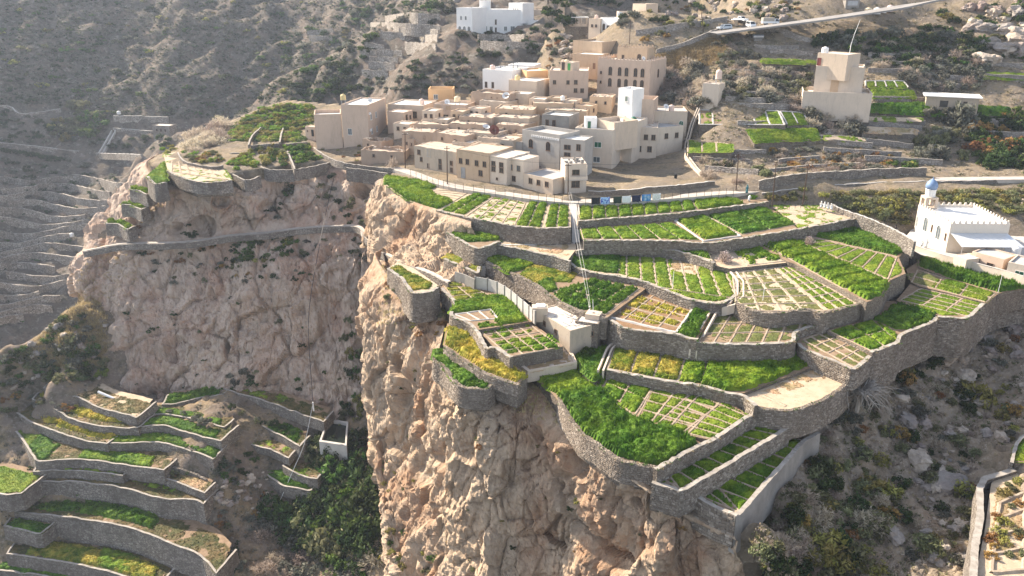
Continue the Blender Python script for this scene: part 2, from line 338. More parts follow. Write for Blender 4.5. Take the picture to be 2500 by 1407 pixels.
# --- plateau, village ground and the hill behind
G_pts = CP_(zs=[(1000, 440, -.5), (1200, 475, -.4), (1400, 495, -.2), (1600, 490, -.2), (1850, 472, 0), (2100, 455, .3), (2500, 435, 1.2),
    (395, 450, -2.4), (560, 440, -1.8), (700, 415, -1.3), (830, 405, -1), (930, 425, -.9), (450, 380, -.4), (620, 370, .2), (800, 350, .8), (560, 310, 1.8), (700, 300, 2.8), (640, 265, 4.6), (760, 250, 5.6),
    (1500, 440, .2), (1600, 430, .4), (1700, 430, .5), (1450, 420, .4), (1546, 376, 1.2), (1608, 376, 1.3), (1667, 367, 1.4), (1014, 418, -.2), (1112, 444, -.3), (1191, 457, -.3), (1277, 470, -.3), (1345, 478, -.3), (1430, 478, -.3), (1383, 474, -.3), (1400, 484, -.3), (1385, 455, -.2), (1432, 460, -.2), (1470, 478, -.2), (1014, 424, -.3), (1060, 440, -.35), (1112, 451, -.35), (1191, 463, -.35), (1277, 475, -.35), (1000, 410, .0), (900, 375, .7),
    (1400, 555, -5.5), (1100, 560, -8), (1300, 620, -9.5), (1700, 600, -8), (2000, 560, -7), (2250, 600, -9), (1600, 740, -11.5), (1900, 740, -12.5), (2150, 740, -13.5), (1250, 760, -14), (1500, 850, -15.5),
    (1900, 860, -15.5), (2100, 850, -15.5), (1300, 900, -17), (1600, 960, -17.5), (1800, 1000, -18), (1600, 1100, -19), (1900, 1050, -20), (1750, 1200, -23), (2400, 700, -13), (2480, 620, -8.5),
    (2000, 500, -2.0), (2200, 520, -2.8), (2400, 530, -3.0), (2100, 472, -.5), (2480, 500, -1.8), (2800, 480, .5)],
    ys=[
    (1700, 340, 214), (1900, 400, 200), (1850, 350, 207), (2040, 255, 228), (1750, 245, 226), (2300, 400, 199), (2480, 400, 199), (2400, 260, 230), (2200, 200, 238), (2000, 100, 258), (1800, 70, 268), (1600, 110, 262),
    (1500, 60, 278), (2300, 10, 280), (2490, 100, 254), (2490, 20, 266), (1350, 75, 295), (1390, 40, 312), (1300, -150, 330), (2000, -150, 310), (2500, -150, 296), (2800, 0, 262), (2800, 300, 214), (2000, -600, 430), (1300, -500, 430), (2700, -600, 400)],
    ws=[(-22, 214, 3.4), (-6, 206, 3.0), (8, 208, 3.2), (-4, 216, 6.2), (-20, 226, 9.0), (4, 226, 9.4), (30, 228, 10.5), (44, 225, 6), (-8, 258, 11), (8, 252, 11), (-20, 244, 9.5), (16, 246, 11.4), (35, 249, 13), (48, 247, 14), (25, 272, 18), (25, 262, 16.5), (-18, 236, 6.5), (-33, 240, 5.6),
    (-48, 229, .8), (-42, 240, 4), (-60, 232, 1.2), (-30, 224, 4.5), (28, 284, 27), (36, 292, 29), (-20, 262, 11), (-22, 290, 3), (-15, 330, 4), (-8, 400, 12), (2, 300, 7), (8, 330, 10), (14, 318, 15), (15, 345, 18), (20, 300, 22), (-20, 500, 50)])
G = TPS(G_pts, 0.08)
G_out = [tuple(at(*q)[:2]) for q in [(356, 394, -1.5), (396, 436, -2.5), (480, 446, -2.5), (560, 433, -2), (640, 422, -2), (720, 408, -1.5), (800, 398, -1), (880, 402, -1), (948, 426, -1), (1004, 487, -1.5), (1084, 520, -2),
    (1110, 580, -7), (1090, 640, -9), (975, 665, -11), (1000, 735, -13), (1080, 755, -14), (1085, 880, -16), (1105, 935, -17), (1200, 950, -17), (1290, 940, -17), (1385, 1005, -18), (1445, 1095, -19), (1600, 1180, -21), (1700, 1210, -22.5),
    (1770, 1262, -24), (1940, 1085, -21), (1985, 1005, -18.5), (2120, 880, -15), (2280, 800, -14), (2400, 780, -14), (2500, 730, -13), (2900, 700, -10)]] \
    + [(300, 140), (420, 300), (420, 620), (40, 620), (24, 335), (17, 302), (2, 285), (-24, 272)] + [tuple(aty(*q)[:2]) for q in [(1180, 165, 258), (1100, 220, 252), (950, 240, 257), (760, 245, 268), (640, 258, 277), (560, 290, 264), (450, 330, 247), (372, 378, 228)]]
HF = {}
def sampler(name):
    xs, ys, Z = HF[name]; r = xs[1] - xs[0]
    def f(x, y):
        x = np.atleast_1d(np.asarray(x, float)); y = np.atleast_1d(np.asarray(y, float)); u = np.clip((x - xs[0]) / r, 0, len(xs) - 1.001); v = np.clip((y - ys[0]) / r, 0, len(ys) - 1.001); i = u.astype(int); j = v.astype(int); a = u - i; b = v - j
        return (Z[j, i] * (1 - a) + Z[j, i + 1] * a) * (1 - b) + (Z[j + 1, i] * (1 - a) + Z[j + 1, i + 1] * a) * b
    return f
def heightfield(name, fn, x0, x1, y0, y1, res, mat, mask=None, disp=None, skirt=12.0, tail=None, smooth=True):
    xs = np.arange(x0, x1 + res, res); ys = np.arange(y0, y1 + res, res); nu, nv = len(xs), len(ys)
    X, Y = np.meshgrid(xs, ys); x, y = X.ravel(), Y.ravel(); z = fn(x, y)
    if disp is not None: z = z + disp(x, y, z)
    HF[name] = (xs, ys, z.reshape(nv, nu)); f = grid_faces(nu, nv); v = np.stack([x, y, z], 1)
    if mask is not None:
        ins = inside(x, y, mask); f = f[ins[f].all(1)]
        used = np.unique(f); idx = np.full(len(v), -1); idx[used] = np.arange(len(used)); v = v[used]; f = idx[f]
        # skirt round the open edge
        e = np.concatenate([f[:, [0, 1]], f[:, [1, 2]], f[:, [2, 3]], f[:, [3, 0]]]); es = np.sort(e, 1); key = es[:, 0].astype(np.int64) * len(v) + es[:, 1]
        u, inv, cnt = np.unique(key, return_inverse=True, return_counts=True); b = e[cnt[inv] == 1]; n0 = len(v); ub = np.unique(b); low = np.full(n0, -1); low[ub] = n0 + np.arange(len(ub))
        v = np.concatenate([v, v[ub] - np.array([0, 0, skirt])]); f = np.concatenate([f, np.stack([b[:, 1], b[:, 0], low[b[:, 0]], low[b[:, 1]]], 1)])
    o = link(name, mesh_np(name, v, f, M[mat], smooth)); o['kind'] = 'structure'; return o
def g_disp(x, y, z):
    far = np.clip((y - 205) / 40, 0, 1) * np.clip((x - 30) / 30, 0, 1); p = P3(x, y, 0.0)
    return 0.18 * fbm(p / 3.0, 4, 3) + far * (1.0 * fbm(p / 14, 4, 11) + 0.5 * ridged(p / 5, 3, 5)) - 0.1
heightfield('village_hillside', G, -110, 215, 78, 440, 1.5, 'hill', G_out, g_disp, 3)
Gz = sampler('village_hillside')
# --- far mountainside
M_pts = CP_(ys=[(-300, 850, 250), (-300, 600, 290), (-300, 400, 330), (-300, 200, 375), (-300, 0, 430), (0, 850, 275), (0, 700, 305), (0, 620, 325), (0, 500, 352), (0, 400, 385), (0, 250, 425), (0, 100, 465), (0, 0, 500),
    (200, 800, 290), (250, 620, 330), (250, 500, 360), (400, 400, 395), (400, 250, 440), (400, 100, 485), (400, 0, 520), (800, 250, 445), (800, 150, 470), (800, 50, 515), (800, -50, 560), (900, 235, 345), (870, 120, 400), (1000, 150, 350), (950, 70, 368),
    (1100, 210, 305), (1120, 110, 330), (1200, 97, 330), (1330, 75, 330), (1250, 0, 385), (1250, -100, 425), (1150, 245, 290), (1000, 262, 302), (700, 270, 345), (600, 310, 350), (400, 340, 372), (400, -300, 640), (-300, -300, 560), (1000, -300, 620), (1300, -300, 500), (1400, 100, 330), (1450, 0, 380)],
    ws=[(-300, 230, -95), (-60, 230, -90), (60, 280, -10), (-40, 280, -40), (-560, 560, 150), (-200, 760, 190), (-600, 300, 40), (100, 800, 190)])
Mt = TPS(M_pts, 0.05)
def m_disp(x, y, z):
    p = P3(x, y, 0.0); w = P3(x + 8 * vnoise(p / 20, 5), y * 0.55, 0.0)
    return 4.0 * fbm(w / 45, 4, 21) + 3.2 * ridged(w / 26, 4, 31) - 0.5 + 1.5 * ridged(p / 9, 3, 8) + 0.7 * fbm(p / 3, 3, 4)
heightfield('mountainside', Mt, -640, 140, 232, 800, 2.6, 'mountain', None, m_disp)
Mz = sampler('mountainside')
# --- basin below the left cliff, with the spur that closes it on the left
ridge = [(290, 560, 216), (222, 640, 208), (196, 712, 200), (150, 782, 186), (60, 852, 177), (0, 887, 172), (-150, 950, 166), (-400, 1050, 160)]
B_ws = []
for q in ridge:
    p = aty(*q); B_ws += [(p[0] - 3, p[1] + 12, p[2] - 9), (p[0] - 12, p[1] + 45, p[2] - 42)]
B_pts = CP_(ys=ridge + [(120, 935, 169), (200, 800, 182), (230, 905, 176), (290, 990, 170.5), (430, 985, 171), (550, 955, 173), (700, 985, 170), (800, 1030, 163), (860, 1070, 158)],
    zs=[(112, 972, -49.3), (240, 1018, -49.5), (82, 998, -51.5), (337, 1066, -51.5), (131, 1076, -53.5), (390, 1104, -53.5), (187, 1144, -55.8), (20, 1120, -55.3), (50, 1190, -58.5), (260, 1228, -61), (450, 1245, -61.5), (150, 1322, -66.5), (400, 1365, -67), (100, 1402, -71.5), (480, 1412, -68.5),
    (300, 1500, -77), (-200, 1200, -61), (-200, 1400, -72), (600, 1100, -53.5), (720, 1110, -55), (640, 1200, -59.5), (750, 1250, -62.5), (600, 1330, -64.5), (850, 1150, -56), (880, 1300, -60), (800, 1400, -67), (930, 1400, -61), (1000, 1500, -62), (800, 1600, -74), (562, 1066, -50.2), (550, 1118, -52.2), (440, 1150, -54), (530, 1228, -58), (565, 1392, -64.5)],
    ws=B_ws + [(-60, 185, -53), (-35, 185, -53), (-85, 190, -50)])
Bt = TPS(B_pts, 1.0)
def b_disp(x, y, z):
    p = P3(x, y, 0.0); sp = np.clip((z + 46) / 6, 0, 1); f1, f2, i = worley(p / 4.0, 77); return sp * (1.6 * (i - .4) + 1.0 * ridged(p / 7, 3, 47)) + 0.5 * fbm(p / 6, 4, 41) + 0.45 * ridged(p / 3, 3, 43) + 0.15 * fbm(p / 0.9, 2, 4) - 0.2
heightfield('basin_slope', Bt, -185, 6, 92, 262, 0.9, 'basin', None, b_disp)
Bz = sampler('basin_slope')
# --- ravine on the right
R_pts = CP_(zs=[(1800, 1312, -19.2), (1830, 1300, -19.6), (1900, 1212, -19.4), (2000, 1105, -19), (1870, 1330, -22.5), (1960, 1220, -21), (2080, 1000, -17.5), (2200, 930, -17), (2330, 830, -15.5), (2480, 760, -14.5), (2300, 1050, -22), (2480, 950, -19), (2200, 1200, -24.5), (2100, 1350, -26), (2350, 1300, -25), (2470, 1100, -21.5),
    (1850, 1412, -28), (1820, 1500, -35), (1950, 1500, -30), (2300, 1500, -27), (2700, 1200, -18), (2700, 900, -14), (2600, 620, -8), (2440, 1300, -24), (2500, 1400, -25), (1960, 1010, -16.5), (2150, 860, -15)], ws=[(35, 120, -19), (60, 135, -17), (90, 150, -14)])
Rt = TPS(R_pts, 0.05)
def r_disp(x, y, z):
    p = P3(x, y, 0.0); f1, f2, i = worley(p / 4.5, 5); w = np.clip((x - 45) / 12, 0, 1)
    tt = 0
    for sc_, am in ((6.0, 1.0), (2.4, .5)):
        qq = (p + np.stack([vnoise(p / 3, 81), vnoise(p / 3, 82), 0 * x], 1) * .8) / sc_; a1, a2, ai, c = worley(qq, int(sc_ * 7), True); r_ = qq - c; k1 = _h((c[:, 0] * 977).astype(np.int64), (c[:, 1] * 977).astype(np.int64), (c[:, 0] * 0).astype(np.int64), 5) - .5; tt = tt + am * ((ai - .45) + 2.2 * k1 * (r_[:, 0] + .7 * r_[:, 1]))
    return w * (0.7 * tt + 0.5 * ridged(p / 5, 3, 61)) + (1 - w) * .3 * tt + 0.45 * fbm(p / 4, 4, 51) + 0.2 * ridged(p / 1.2, 2, 7) - 0.3
R_mask = [tuple(at(*q)[:2]) for q in [(1790, 1300, -19), (1835, 1560, -35), (2700, 1900, -30)]] + [(170, 60), (170, 175), (75, 175), (60, 150), (35, 120)]
heightfield('ravine_bed', Rt, 22, 170, 55, 176, 0.6, 'ravine', R_mask, r_disp, 6, smooth=False)
Rz = sampler('ravine_bed')

# --- lofted cliffs
def loft(name, rows, nu, step, mat, amp, *, caves=(), fade=(0.06, 0.0), seed=0, zs=0.5, cave=0.0, calm=None):
    R_ = np.array([[aty(*q) for q in r] for r in rows])                        # rows x cols x 3
    top = R_[0] + np.array([0, 5.0, 0.0]); R_ = np.concatenate([top[None], R_])
    nr, nc, _ = R_.shape
    gap = np.linalg.norm(np.diff(R_, axis=0), axis=2).mean(1); tt = [0.0]
    for k in range(nr - 1):
        n = max(2, int(round(gap[k] / step))); tt += list(k + np.arange(1, n + 1) / n)
    tt = np.array(tt); dense = np.stack([cr(R_[:, c], (nr - 1) * 24 + 1) for c in range(nc)], 1)
    t24 = tt * 24; i = np.clip(np.floor(t24).astype(int), 0, len(dense) - 2); u = (t24 - i)[:, None, None]
    A = dense[i] * (1 - u) + dense[i + 1] * u                                  # nv x nc x 3
    B_ = np.stack([cr(A[k], nu) for k in range(len(A))], 0); nv = len(B_)
    du = np.gradient(B_, axis=1); dv = np.gradient(B_, axis=0); n = np.cross(dv, du); n /= np.linalg.norm(n, axis=2, keepdims=True) + 1e-9
    if n[nv // 2, nu // 2, 1] > 0: n = -n
    p = B_.reshape(-1, 3); q = p * np.array([1, 1, zs])
    w = p + np.stack([vnoise(p / 5, 71), vnoise(p / 5, 72), vnoise(p / 5, 73)], 1) * 1.8; wq = w * np.array([1, 1, zs])
    big = fbm(q / 16, 3, seed + 1); d = 2.2 * big + 0.9 * (1 - np.abs(vnoise(wq / 9, seed + 2)) * 2)
    for (sc_, am, tl, wz, wp) in ((8.5, 1.5, 1.7, .55, .5), (3.2, .7, .75, .65, .45), (1.25, .28, .32, .8, .35)):      # fractured blocks: every cell is a tilted flat facet
        qq = (p * (1 - wp) + w * wp) * np.array([1, 1, wz]) / sc_; f1, f2, idv, ctr = worley(qq, seed + int(sc_ * 10), True); r_ = qq - ctr; t1 = _h((ctr[:, 0] * 977).astype(np.int64), (ctr[:, 1] * 977).astype(np.int64), (ctr[:, 2] * 977).astype(np.int64), 5) - .5
        t2 = _h((ctr[:, 0] * 977).astype(np.int64), (ctr[:, 1] * 977).astype(np.int64), (ctr[:, 2] * 977).astype(np.int64), 6) - .5
        d = d + am * (idv - .5) + tl * 2.2 * (t1 * r_[:, 0] + (t2 - .15) * r_[:, 2] + t1 * t2 * 2 * r_[:, 1]) - am * .55 * np.clip(1 - (f2 - f1) * 7, 0, 1) ** 2
    vq = (p * .8 + w * .2) * np.array([1, 1, 0.22])
    d = d + 0.35 * ridged(vq / 2.2, 3, seed + 6) + 0.45 * fbm(w / 2.6, 4, seed + 4, 0.6) + 0.14 * fbm(p / 0.6, 2, seed + 5)
    if cave:
        c = vnoise(p * np.array([1, 1, 1.3]) / 7.5, seed + 9); d -= cave * np.clip((c - 0.42) / 0.25, 0, 1) * 2.2
        c = vnoise(p / 2.6, seed + 19); d -= cave * np.clip((c - 0.50) / 0.2, 0, 1) * 1.0
    tv = np.repeat(tt, nu); fd = np.clip((tv - 0.95) / 0.5, fade[0], 1)
    if calm: fd = fd * np.clip(np.abs(tv - calm) / 0.35, 0.12, 1)
    v = p + n.reshape(-1, 3) * (d * amp * fd)[:, None]
    for px, py, Y, r, dp in caves:                                             # hollows under overhangs
        c = aty(px, py, Y); e = (v - c) / np.array([1, 1, .75]); k = np.clip(1 - np.linalg.norm(e, axis=1) / r, 0, 1); k = np.clip(k * 2.6, 0, 1); v = v - n.reshape(-1, 3) * (k * dp)[:, None]
    o = link(name, mesh_np(name, v, grid_faces(nu, nv), M[mat], False)); o['kind'] = 'structure'
    return v.reshape(nv, nu, 3), n, tt
L1_rows = [
 [(375, 385, 235), (345, 414, 219), (392, 455, 201), (480, 466, 197.5), (560, 452, 201.5), (640, 442, 206), (720, 429, 209), (800, 416, 213), (880, 421, 210), (938, 437, 200), (965, 447, 200)],
 [(300, 480, 232), (285, 525, 210), (370, 530, 200), (470, 530, 195), (555, 520, 198), (640, 510, 201), (720, 500, 204), (800, 490, 207), (870, 495, 203), (915, 510, 199), (960, 520, 199)],
 [(230, 590, 225), (207, 612, 200), (300, 594, 197), (400, 592, 195), (480, 587, 196), (560, 574, 197), (650, 567, 198), (740, 555, 199), (860, 552, 197), (925, 575, 195), (960, 600, 194)],
 [(205, 700, 215), (188, 700, 193), (250, 715, 190), (350, 722, 187), (470, 722, 186), (560, 720, 186), (650, 700, 186), (740, 680, 187), (850, 650, 188), (920, 650, 188), (960, 660, 188)],
 [(240, 800, 205), (258, 810, 188), (278, 830, 183), (360, 850, 180), (470, 850, 179.5), (560, 840, 180), (650, 840, 180), (740, 840, 179), (830, 850, 178), (900, 860, 178), (960, 870, 178)],
 [(250, 960, 195), (265, 955, 178), (292, 995, 171.5), (370, 995, 171.5), (450, 985, 172), (555, 958, 174), (640, 972, 172.5), (720, 992, 170), (800, 1030, 164), (870, 1070, 160), (950, 1085, 160)],
 [(250, 1020, 190), (265, 1010, 174), (292, 1050, 168), (370, 1050, 168), (450, 1040, 168), (555, 1010, 170), (640, 1025, 168), (720, 1050, 166), (800, 1085, 160), (870, 1120, 157), (950, 1140, 157)]]
L1 = loft('left_cliff', L1_rows, 420, 0.45, 'rock_left', 0.8, seed=3, cave=1.0, calm=3.0, caves=[(492, 556, 195.5, 4.2, 5.0), (428, 560, 195.5, 2.6, 3.5), (540, 492, 197, 2.4, 3.0), (655, 505, 201, 2.6, 3.0), (880, 470, 206, 3.0, 4.0), (560, 850, 180, 2.0, 2.5)])
BU_rows = [
 [(955, 428, 206), (938, 436, 198), (960, 470, 184), (1005, 498, 172), (1055, 518, 165), (1115, 540, 159), (1150, 552, 156)],
 [(918, 470, 206), (905, 485, 191), (925, 525, 181), (985, 555, 171), (1050, 572, 163), (1118, 590, 157), (1160, 600, 153)],
 [(905, 545, 203), (895, 540, 190), (910, 578, 180), (975, 606, 167.5), (1045, 622, 159), (1110, 640, 152), (1160, 650, 148)],
 [(905, 575, 200), (890, 566, 188), (915, 610, 177), (980, 648, 160), (1050, 668, 151), (1112, 698, 141), (1160, 710, 138)],
 [(905, 610, 198), (895, 600, 186), (915, 650, 175), (980, 690, 158), (1050, 710, 149), (1112, 740, 139), (1160, 750, 136)]]
loft('rock_bulge', BU_rows, 150, 0.4, 'rock_front', 0.75, seed=13, cave=0.8)
L2c = [[(930, 625, 170), (920, 800, 165), (925, 1000, 160), (975, 1400, 140), (985, 1600, 130)], [(912, 645, 157), (890, 830, 143), (893, 1070, 134.5), (962, 1407, 116), (980, 1600, 108)],
 [(965, 720, 141), (930, 900, 135), (950, 1120, 128), (1000, 1420, 113), (1020, 1600, 106)], [(1040, 762, 136.5), (985, 920, 130), (1010, 1150, 122), (1050, 1430, 109), (1070, 1600, 103)],
 [(1080, 803, 129), (1035, 960, 122), (1045, 1170, 115), (1090, 1440, 105), (1110, 1600, 100)], [(1066, 893, 119), (1060, 1020, 114), (1080, 1200, 109), (1140, 1440, 101), (1160, 1600, 97)],
 [(1090, 958, 112), (1105, 1070, 108.5), (1130, 1230, 105), (1190, 1450, 98), (1210, 1600, 94)], [(1205, 977, 109), (1200, 1080, 106), (1220, 1240, 102.5), (1270, 1450, 96.5), (1290, 1600, 92.5)],
 [(1295, 957, 110), (1290, 1080, 105), (1310, 1250, 101), (1350, 1450, 95.5), (1370, 1600, 91.5)], [(1366, 1012, 104.5), (1370, 1120, 101), (1390, 1270, 98), (1420, 1450, 93.5), (1440, 1600, 90)],
 [(1426, 1112, 95), (1440, 1190, 94), (1470, 1300, 92.5), (1500, 1460, 90), (1520, 1600, 87)], [(1520, 1162, 88), (1530, 1230, 87.6), (1550, 1330, 87), (1580, 1470, 85), (1600, 1600, 82)],
 [(1600, 1212, 84.6), (1610, 1270, 84.8), (1630, 1350, 84.5), (1660, 1480, 82.5), (1680, 1600, 80)], [(1690, 1264, 84.6), (1695, 1305, 84), (1710, 1370, 83), (1730, 1490, 81), (1750, 1600, 78.5)],
 [(1795, 1314, 80.9), (1800, 1352, 80.8), (1815, 1405, 80.5), (1830, 1505, 79.5), (1850, 1620, 77)]]
L2 = loft('front_cliff', [[c[k] for c in L2c] for k in range(5)], 560, 0.25, 'rock_front', 0.8, seed=23, cave=1.0, caves=[(1412, 1138, 96, 3.0, 4.5), (985, 890, 132, 3.0, 4.0), (1360, 1190, 101, 1.6, 2.5), (1205, 1040, 107, 2.4, 2.2), (1550, 1235, 87.6, 1.4, 2.2), (1080, 1160, 111, 1.8, 2.4)])
# ================================================================ terraces, crops, walls
def cropmat(name, a, b, c, trans=0.3):
    t = NT(name, 0.75, 0.15); k = t.attr('tint'); o = t.ramp(k, [(0.0, a), (0.5, b), (1.0, c)])
    o = t.mix(t.ramp(t.noise(0.22, 6, 0.75), [(0.42, 0), (0.66, 0.7)]), o, [c[0] * 1.5, c[1] * 1.12, c[2] * 1.3]); o = t.mix(t.ramp(t.noise(0.9, 5, 0.75), [(0.46, 0), (0.68, 0.75)]), o, a)
    t.col(o); t.translucent(o, trans); M[name] = t.m
cropmat('c_wheat', (0.036, 0.085, 0.007), (0.11, 0.215, 0.012), (0.24, 0.37, 0.03))
cropmat('c_dark', (0.022, 0.062, 0.008), (0.065, 0.16, 0.013), (0.145, 0.28, 0.026))
cropmat('c_short', (0.075, 0.135, 0.012), (0.145, 0.245, 0.02), (0.25, 0.36, 0.04))
cropmat('c_pale', (0.09, 0.12, 0.03), (0.165, 0.19, 0.06), (0.26, 0.27, 0.10))
cropmat('c_yellow', (0.13, 0.15, 0.012), (0.35, 0.33, 0.03), (0.55, 0.48, 0.10))
cropmat('c_mixed', (0.045, 0.10, 0.008), (0.15, 0.21, 0.018), (0.48, 0.43, 0.08))
cropmat('c_weed', (0.05, 0.06, 0.02), (0.11, 0.11, 0.04), (0.22, 0.18, 0.08))
cropmat('c_straw', (0.26, 0.20, 0.10), (0.40, 0.32, 0.17), (0.52, 0.43, 0.25))
CROP = {  # canopy height, mound, tuft height, tufts/m2, cover (0..1), material
 'wheat': (.42, .26, .34, 16, 1.0, 'c_wheat'), 'dark': (.40, .30, .34, 16, 1.0, 'c_dark'), 'short': (.10, .05, .14, 20, .96, 'c_short'), 'pale': (.05, .03, .10, 16, .8, 'c_pale'), 'yellow': (.30, .22, .30, 12, .9, 'c_yellow'),
 'mixed': (.32, .25, .34, 14, .92, 'c_mixed'), 'bushy': (.38, .36, .38, 14, .85, 'c_dark'), 'straw': (.04, .05, .16, 9, .55, 'c_straw'), 'weeds': (.06, .10, .22, 6, .35, 'c_short'), 'midgreen': (.16, .12, .20, 16, .95, 'c_short'), 'ground': (.05, .10, .22, 7, .62, 'c_weed'), 'leafy': (.22, .30, .30, 12, .6, 'c_wheat')}
def seg_dist(x, y, a, b):
    ax, ay, bx, by = a[0], a[1], b[0], b[1]; dx, dy = bx - ax, by - ay; t = np.clip(((x - ax) * dx + (y - ay) * dy) / (dx * dx + dy * dy + 1e-9), 0, 1)
    return np.hypot(x - ax - t * dx, y - ay - t * dy)
class Plane:
    def __init__(s, pts): p = np.asarray(pts); A = np.c_[p[:, :2], np.ones(len(p))]; s.c = np.linalg.lstsq(A, p[:, 2], rcond=None)[0]
    def __call__(s, x, y): return s.c[0] * x + s.c[1] * y + s.c[2]
def zof(z, x, y): return z(x, y) if callable(z) else z + 0 * x
def crop(parent, poly, z, kind, bunds=(), name='crop', seed=0, bw=0.33, label=None, hs=1.0):
    H, mo, th, dens, cover, mat = CROP[kind]; H *= hs; mo *= hs; poly = np.asarray(poly)[:, :2]; res = 0.30
    x0, y0 = poly.min(0) - .6; x1, y1 = poly.max(0) + .6
    xs = np.arange(x0, x1, res); ys = np.arange(y0, y1, res); nu, nv = len(xs), len(ys)
    if nu < 3 or nv < 3: return
    X, Y = np.meshgrid(xs, ys); x, y = X.ravel(), Y.ravel(); p = P3(x, y, seed * 3.7)
    wx = x + 0.25 * vnoise(p / 1.1, 5); wy = y + 0.25 * vnoise(p / 1.1, 6)
    m = inside(wx, wy, poly)
    for a, b in bunds: m &= seg_dist(x, y, a, b) > bw
    if cover < 1: m &= (fbm(p / 2.2, 4, seed + 3, 0.7) * 0.5 + 0.5 + (0.55 if cover > 0.9 else 0)) > (1 - cover) * 0.95
    mf = m.reshape(nv, nu).astype(float); pad = np.pad(mf, 1); bl = (pad[:-2, 1:-1] + pad[2:, 1:-1] + pad[1:-1, :-2] + pad[1:-1, 2:] + 2 * mf + pad[:-2, :-2] + pad[2:, 2:] + pad[:-2, 2:] + pad[2:, :-2]) / 10
    mound = fbm(p / 1.9, 3, seed + 1) * 0.55 + ridged(p * np.array([1, 1.6, 1]) / 2.8, 2, seed + 2) * 0.5 - 0.5 * np.clip(1 - 4 * np.abs(vnoise(p * np.array([1, 1.4, 1]) / 1.5, seed + 5)), 0, 1)
    h = (bl.ravel() ** 0.7) * (H + mo * mound + (0.04 + 0.22 * mo) * vnoise(p / 0.42, 9)); h = np.where(m, np.maximum(h, 0.02), -0.05)
    f = grid_faces(nu, nv); ok = (bl.ravel()[f] > 0.05).sum(1) >= 2; f = f[ok]
    if not len(f): return
    used = np.unique(f); idx = np.full(len(x), -1); idx[used] = np.arange(len(used)); zz = zof(z, x, y); v = np.stack([x, y, zz + h], 1)[used]; f = idx[f]
    tint = np.clip(0.34 + 0.30 * mound + 0.12 * rng.standard_normal(len(x)), 0, 1)[used]
    # blade tufts
    area = m.sum() * res * res; n = int(area * dens); k = rng.choice(np.flatnonzero(m), n) if n else np.array([], int)
    tx = x[k] + rng.uniform(-res / 2, res / 2, n); ty = y[k] + rng.uniform(-res / 2, res / 2, n); tz = zz[k] + h[k] * 0.75; V = [v]; Tt = [tint]; F_ = []
    base = len(v)
    for b in range(3):
        a = rng.uniform(0, 2 * np.pi, n); w = rng.uniform(.05, .12, n) * (1.5 if kind in ('bushy', 'leafy') else 1); hh = th * hs * rng.uniform(.5, 1.15, n); ln = rng.uniform(.1, .5, n) * hh; la = rng.uniform(0, 2 * np.pi, n)
        p0 = np.stack([tx + np.cos(a) * w, ty + np.sin(a) * w, tz - .05], 1); p1 = np.stack([tx - np.cos(a) * w, ty - np.sin(a) * w, tz - .05], 1); p2 = np.stack([tx + np.cos(la) * ln, ty + np.sin(la) * ln, tz + hh], 1)
        V.append(np.stack([p0, p1, p2], 1).reshape(-1, 3)); tt = np.clip(0.5 + 0.25 * mound[k] + 0.2 * rng.standard_normal(n), 0, 1); Tt.append(np.stack([tt * .7, tt * .7, tt], 1).ravel())
        F_.append(base + np.arange(n * 3).reshape(n, 3)); base += n * 3
    f3 = np.concatenate([f[:, [0, 1, 2]], f[:, [0, 2, 3]]] + F_)
    o = link(name, mesh_np(name, np.concatenate(V), f3, M[mat], False, tint=np.concatenate(Tt)), parent); o['kind'] = 'stuff'
    if label: o['label'] = label
    return o
_bund_n = [0]
def bund_obj(parent, a, b, z, w=0.11, h=0.13, mat='bund', name='bund'):
    pts = resample(np.array([a, b]), 1.2, False); n = len(pts); d = (pts[-1] - pts[0])[:2]; d = d / (np.linalg.norm(d) + 1e-9); nrm = np.array([-d[1], d[0]])
    j = rng.uniform(-.05, .05, (n, 2)); v = []; f = []
    for k in range(n):
        c = pts[k][:2] + j[k]; hh = h * rng.uniform(.7, 1.2); zc = float(zof(z, c[0], c[1]))
        v += [(*(c - nrm * w * 1.3), zc - .03), (*(c - nrm * w * .6), zc + hh), (*(c + nrm * w * .6), zc + hh), (*(c + nrm * w * 1.3), zc - .03)]
        if k: q = 4 * k; f += [[q - 4, q, q + 1, q - 3], [q - 3, q + 1, q + 2, q - 2], [q - 2, q + 2, q + 3, q - 1]]
    return link(name, mesh_np(name, v, f, M[mat], False), parent)
def atp(pts, z):
    if not callable(z): return ats(pts, z)
    r = []
    for q in pts:
        d = ray(q[0], q[1]); t = (z.c[2] - CAMH) / (d[2] - z.c[0] * d[0] - z.c[1] * d[1]); r.append(np.array([d[0] * t, d[1] * t, CAMH + d[2] * t]))
    return np.array(r)
def quad_lines(quad, z, nu, nv, ins=0.0):
    q = atp(quad, z); L = []
    for k in range(0, nu + 1):
        t = k / nu; L.append((q[0] * (1 - t) + q[1] * t, q[3] * (1 - t) + q[2] * t))
    for k in range(0, nv + 1):
        t = k / nv; L.append((q[0] * (1 - t) + q[3] * t, q[1] * (1 - t) + q[2] * t))
    return L
def clip_seg(a, b, poly, n=60):
    t = np.linspace(0, 1, n); P_ = a[None] * (1 - t[:, None]) + b[None] * t[:, None]; i = np.flatnonzero(inside(P_[:, 0], P_[:, 1], poly))
    if len(i) < 4: return None
    return P_[i[0]], P_[i[-1]]
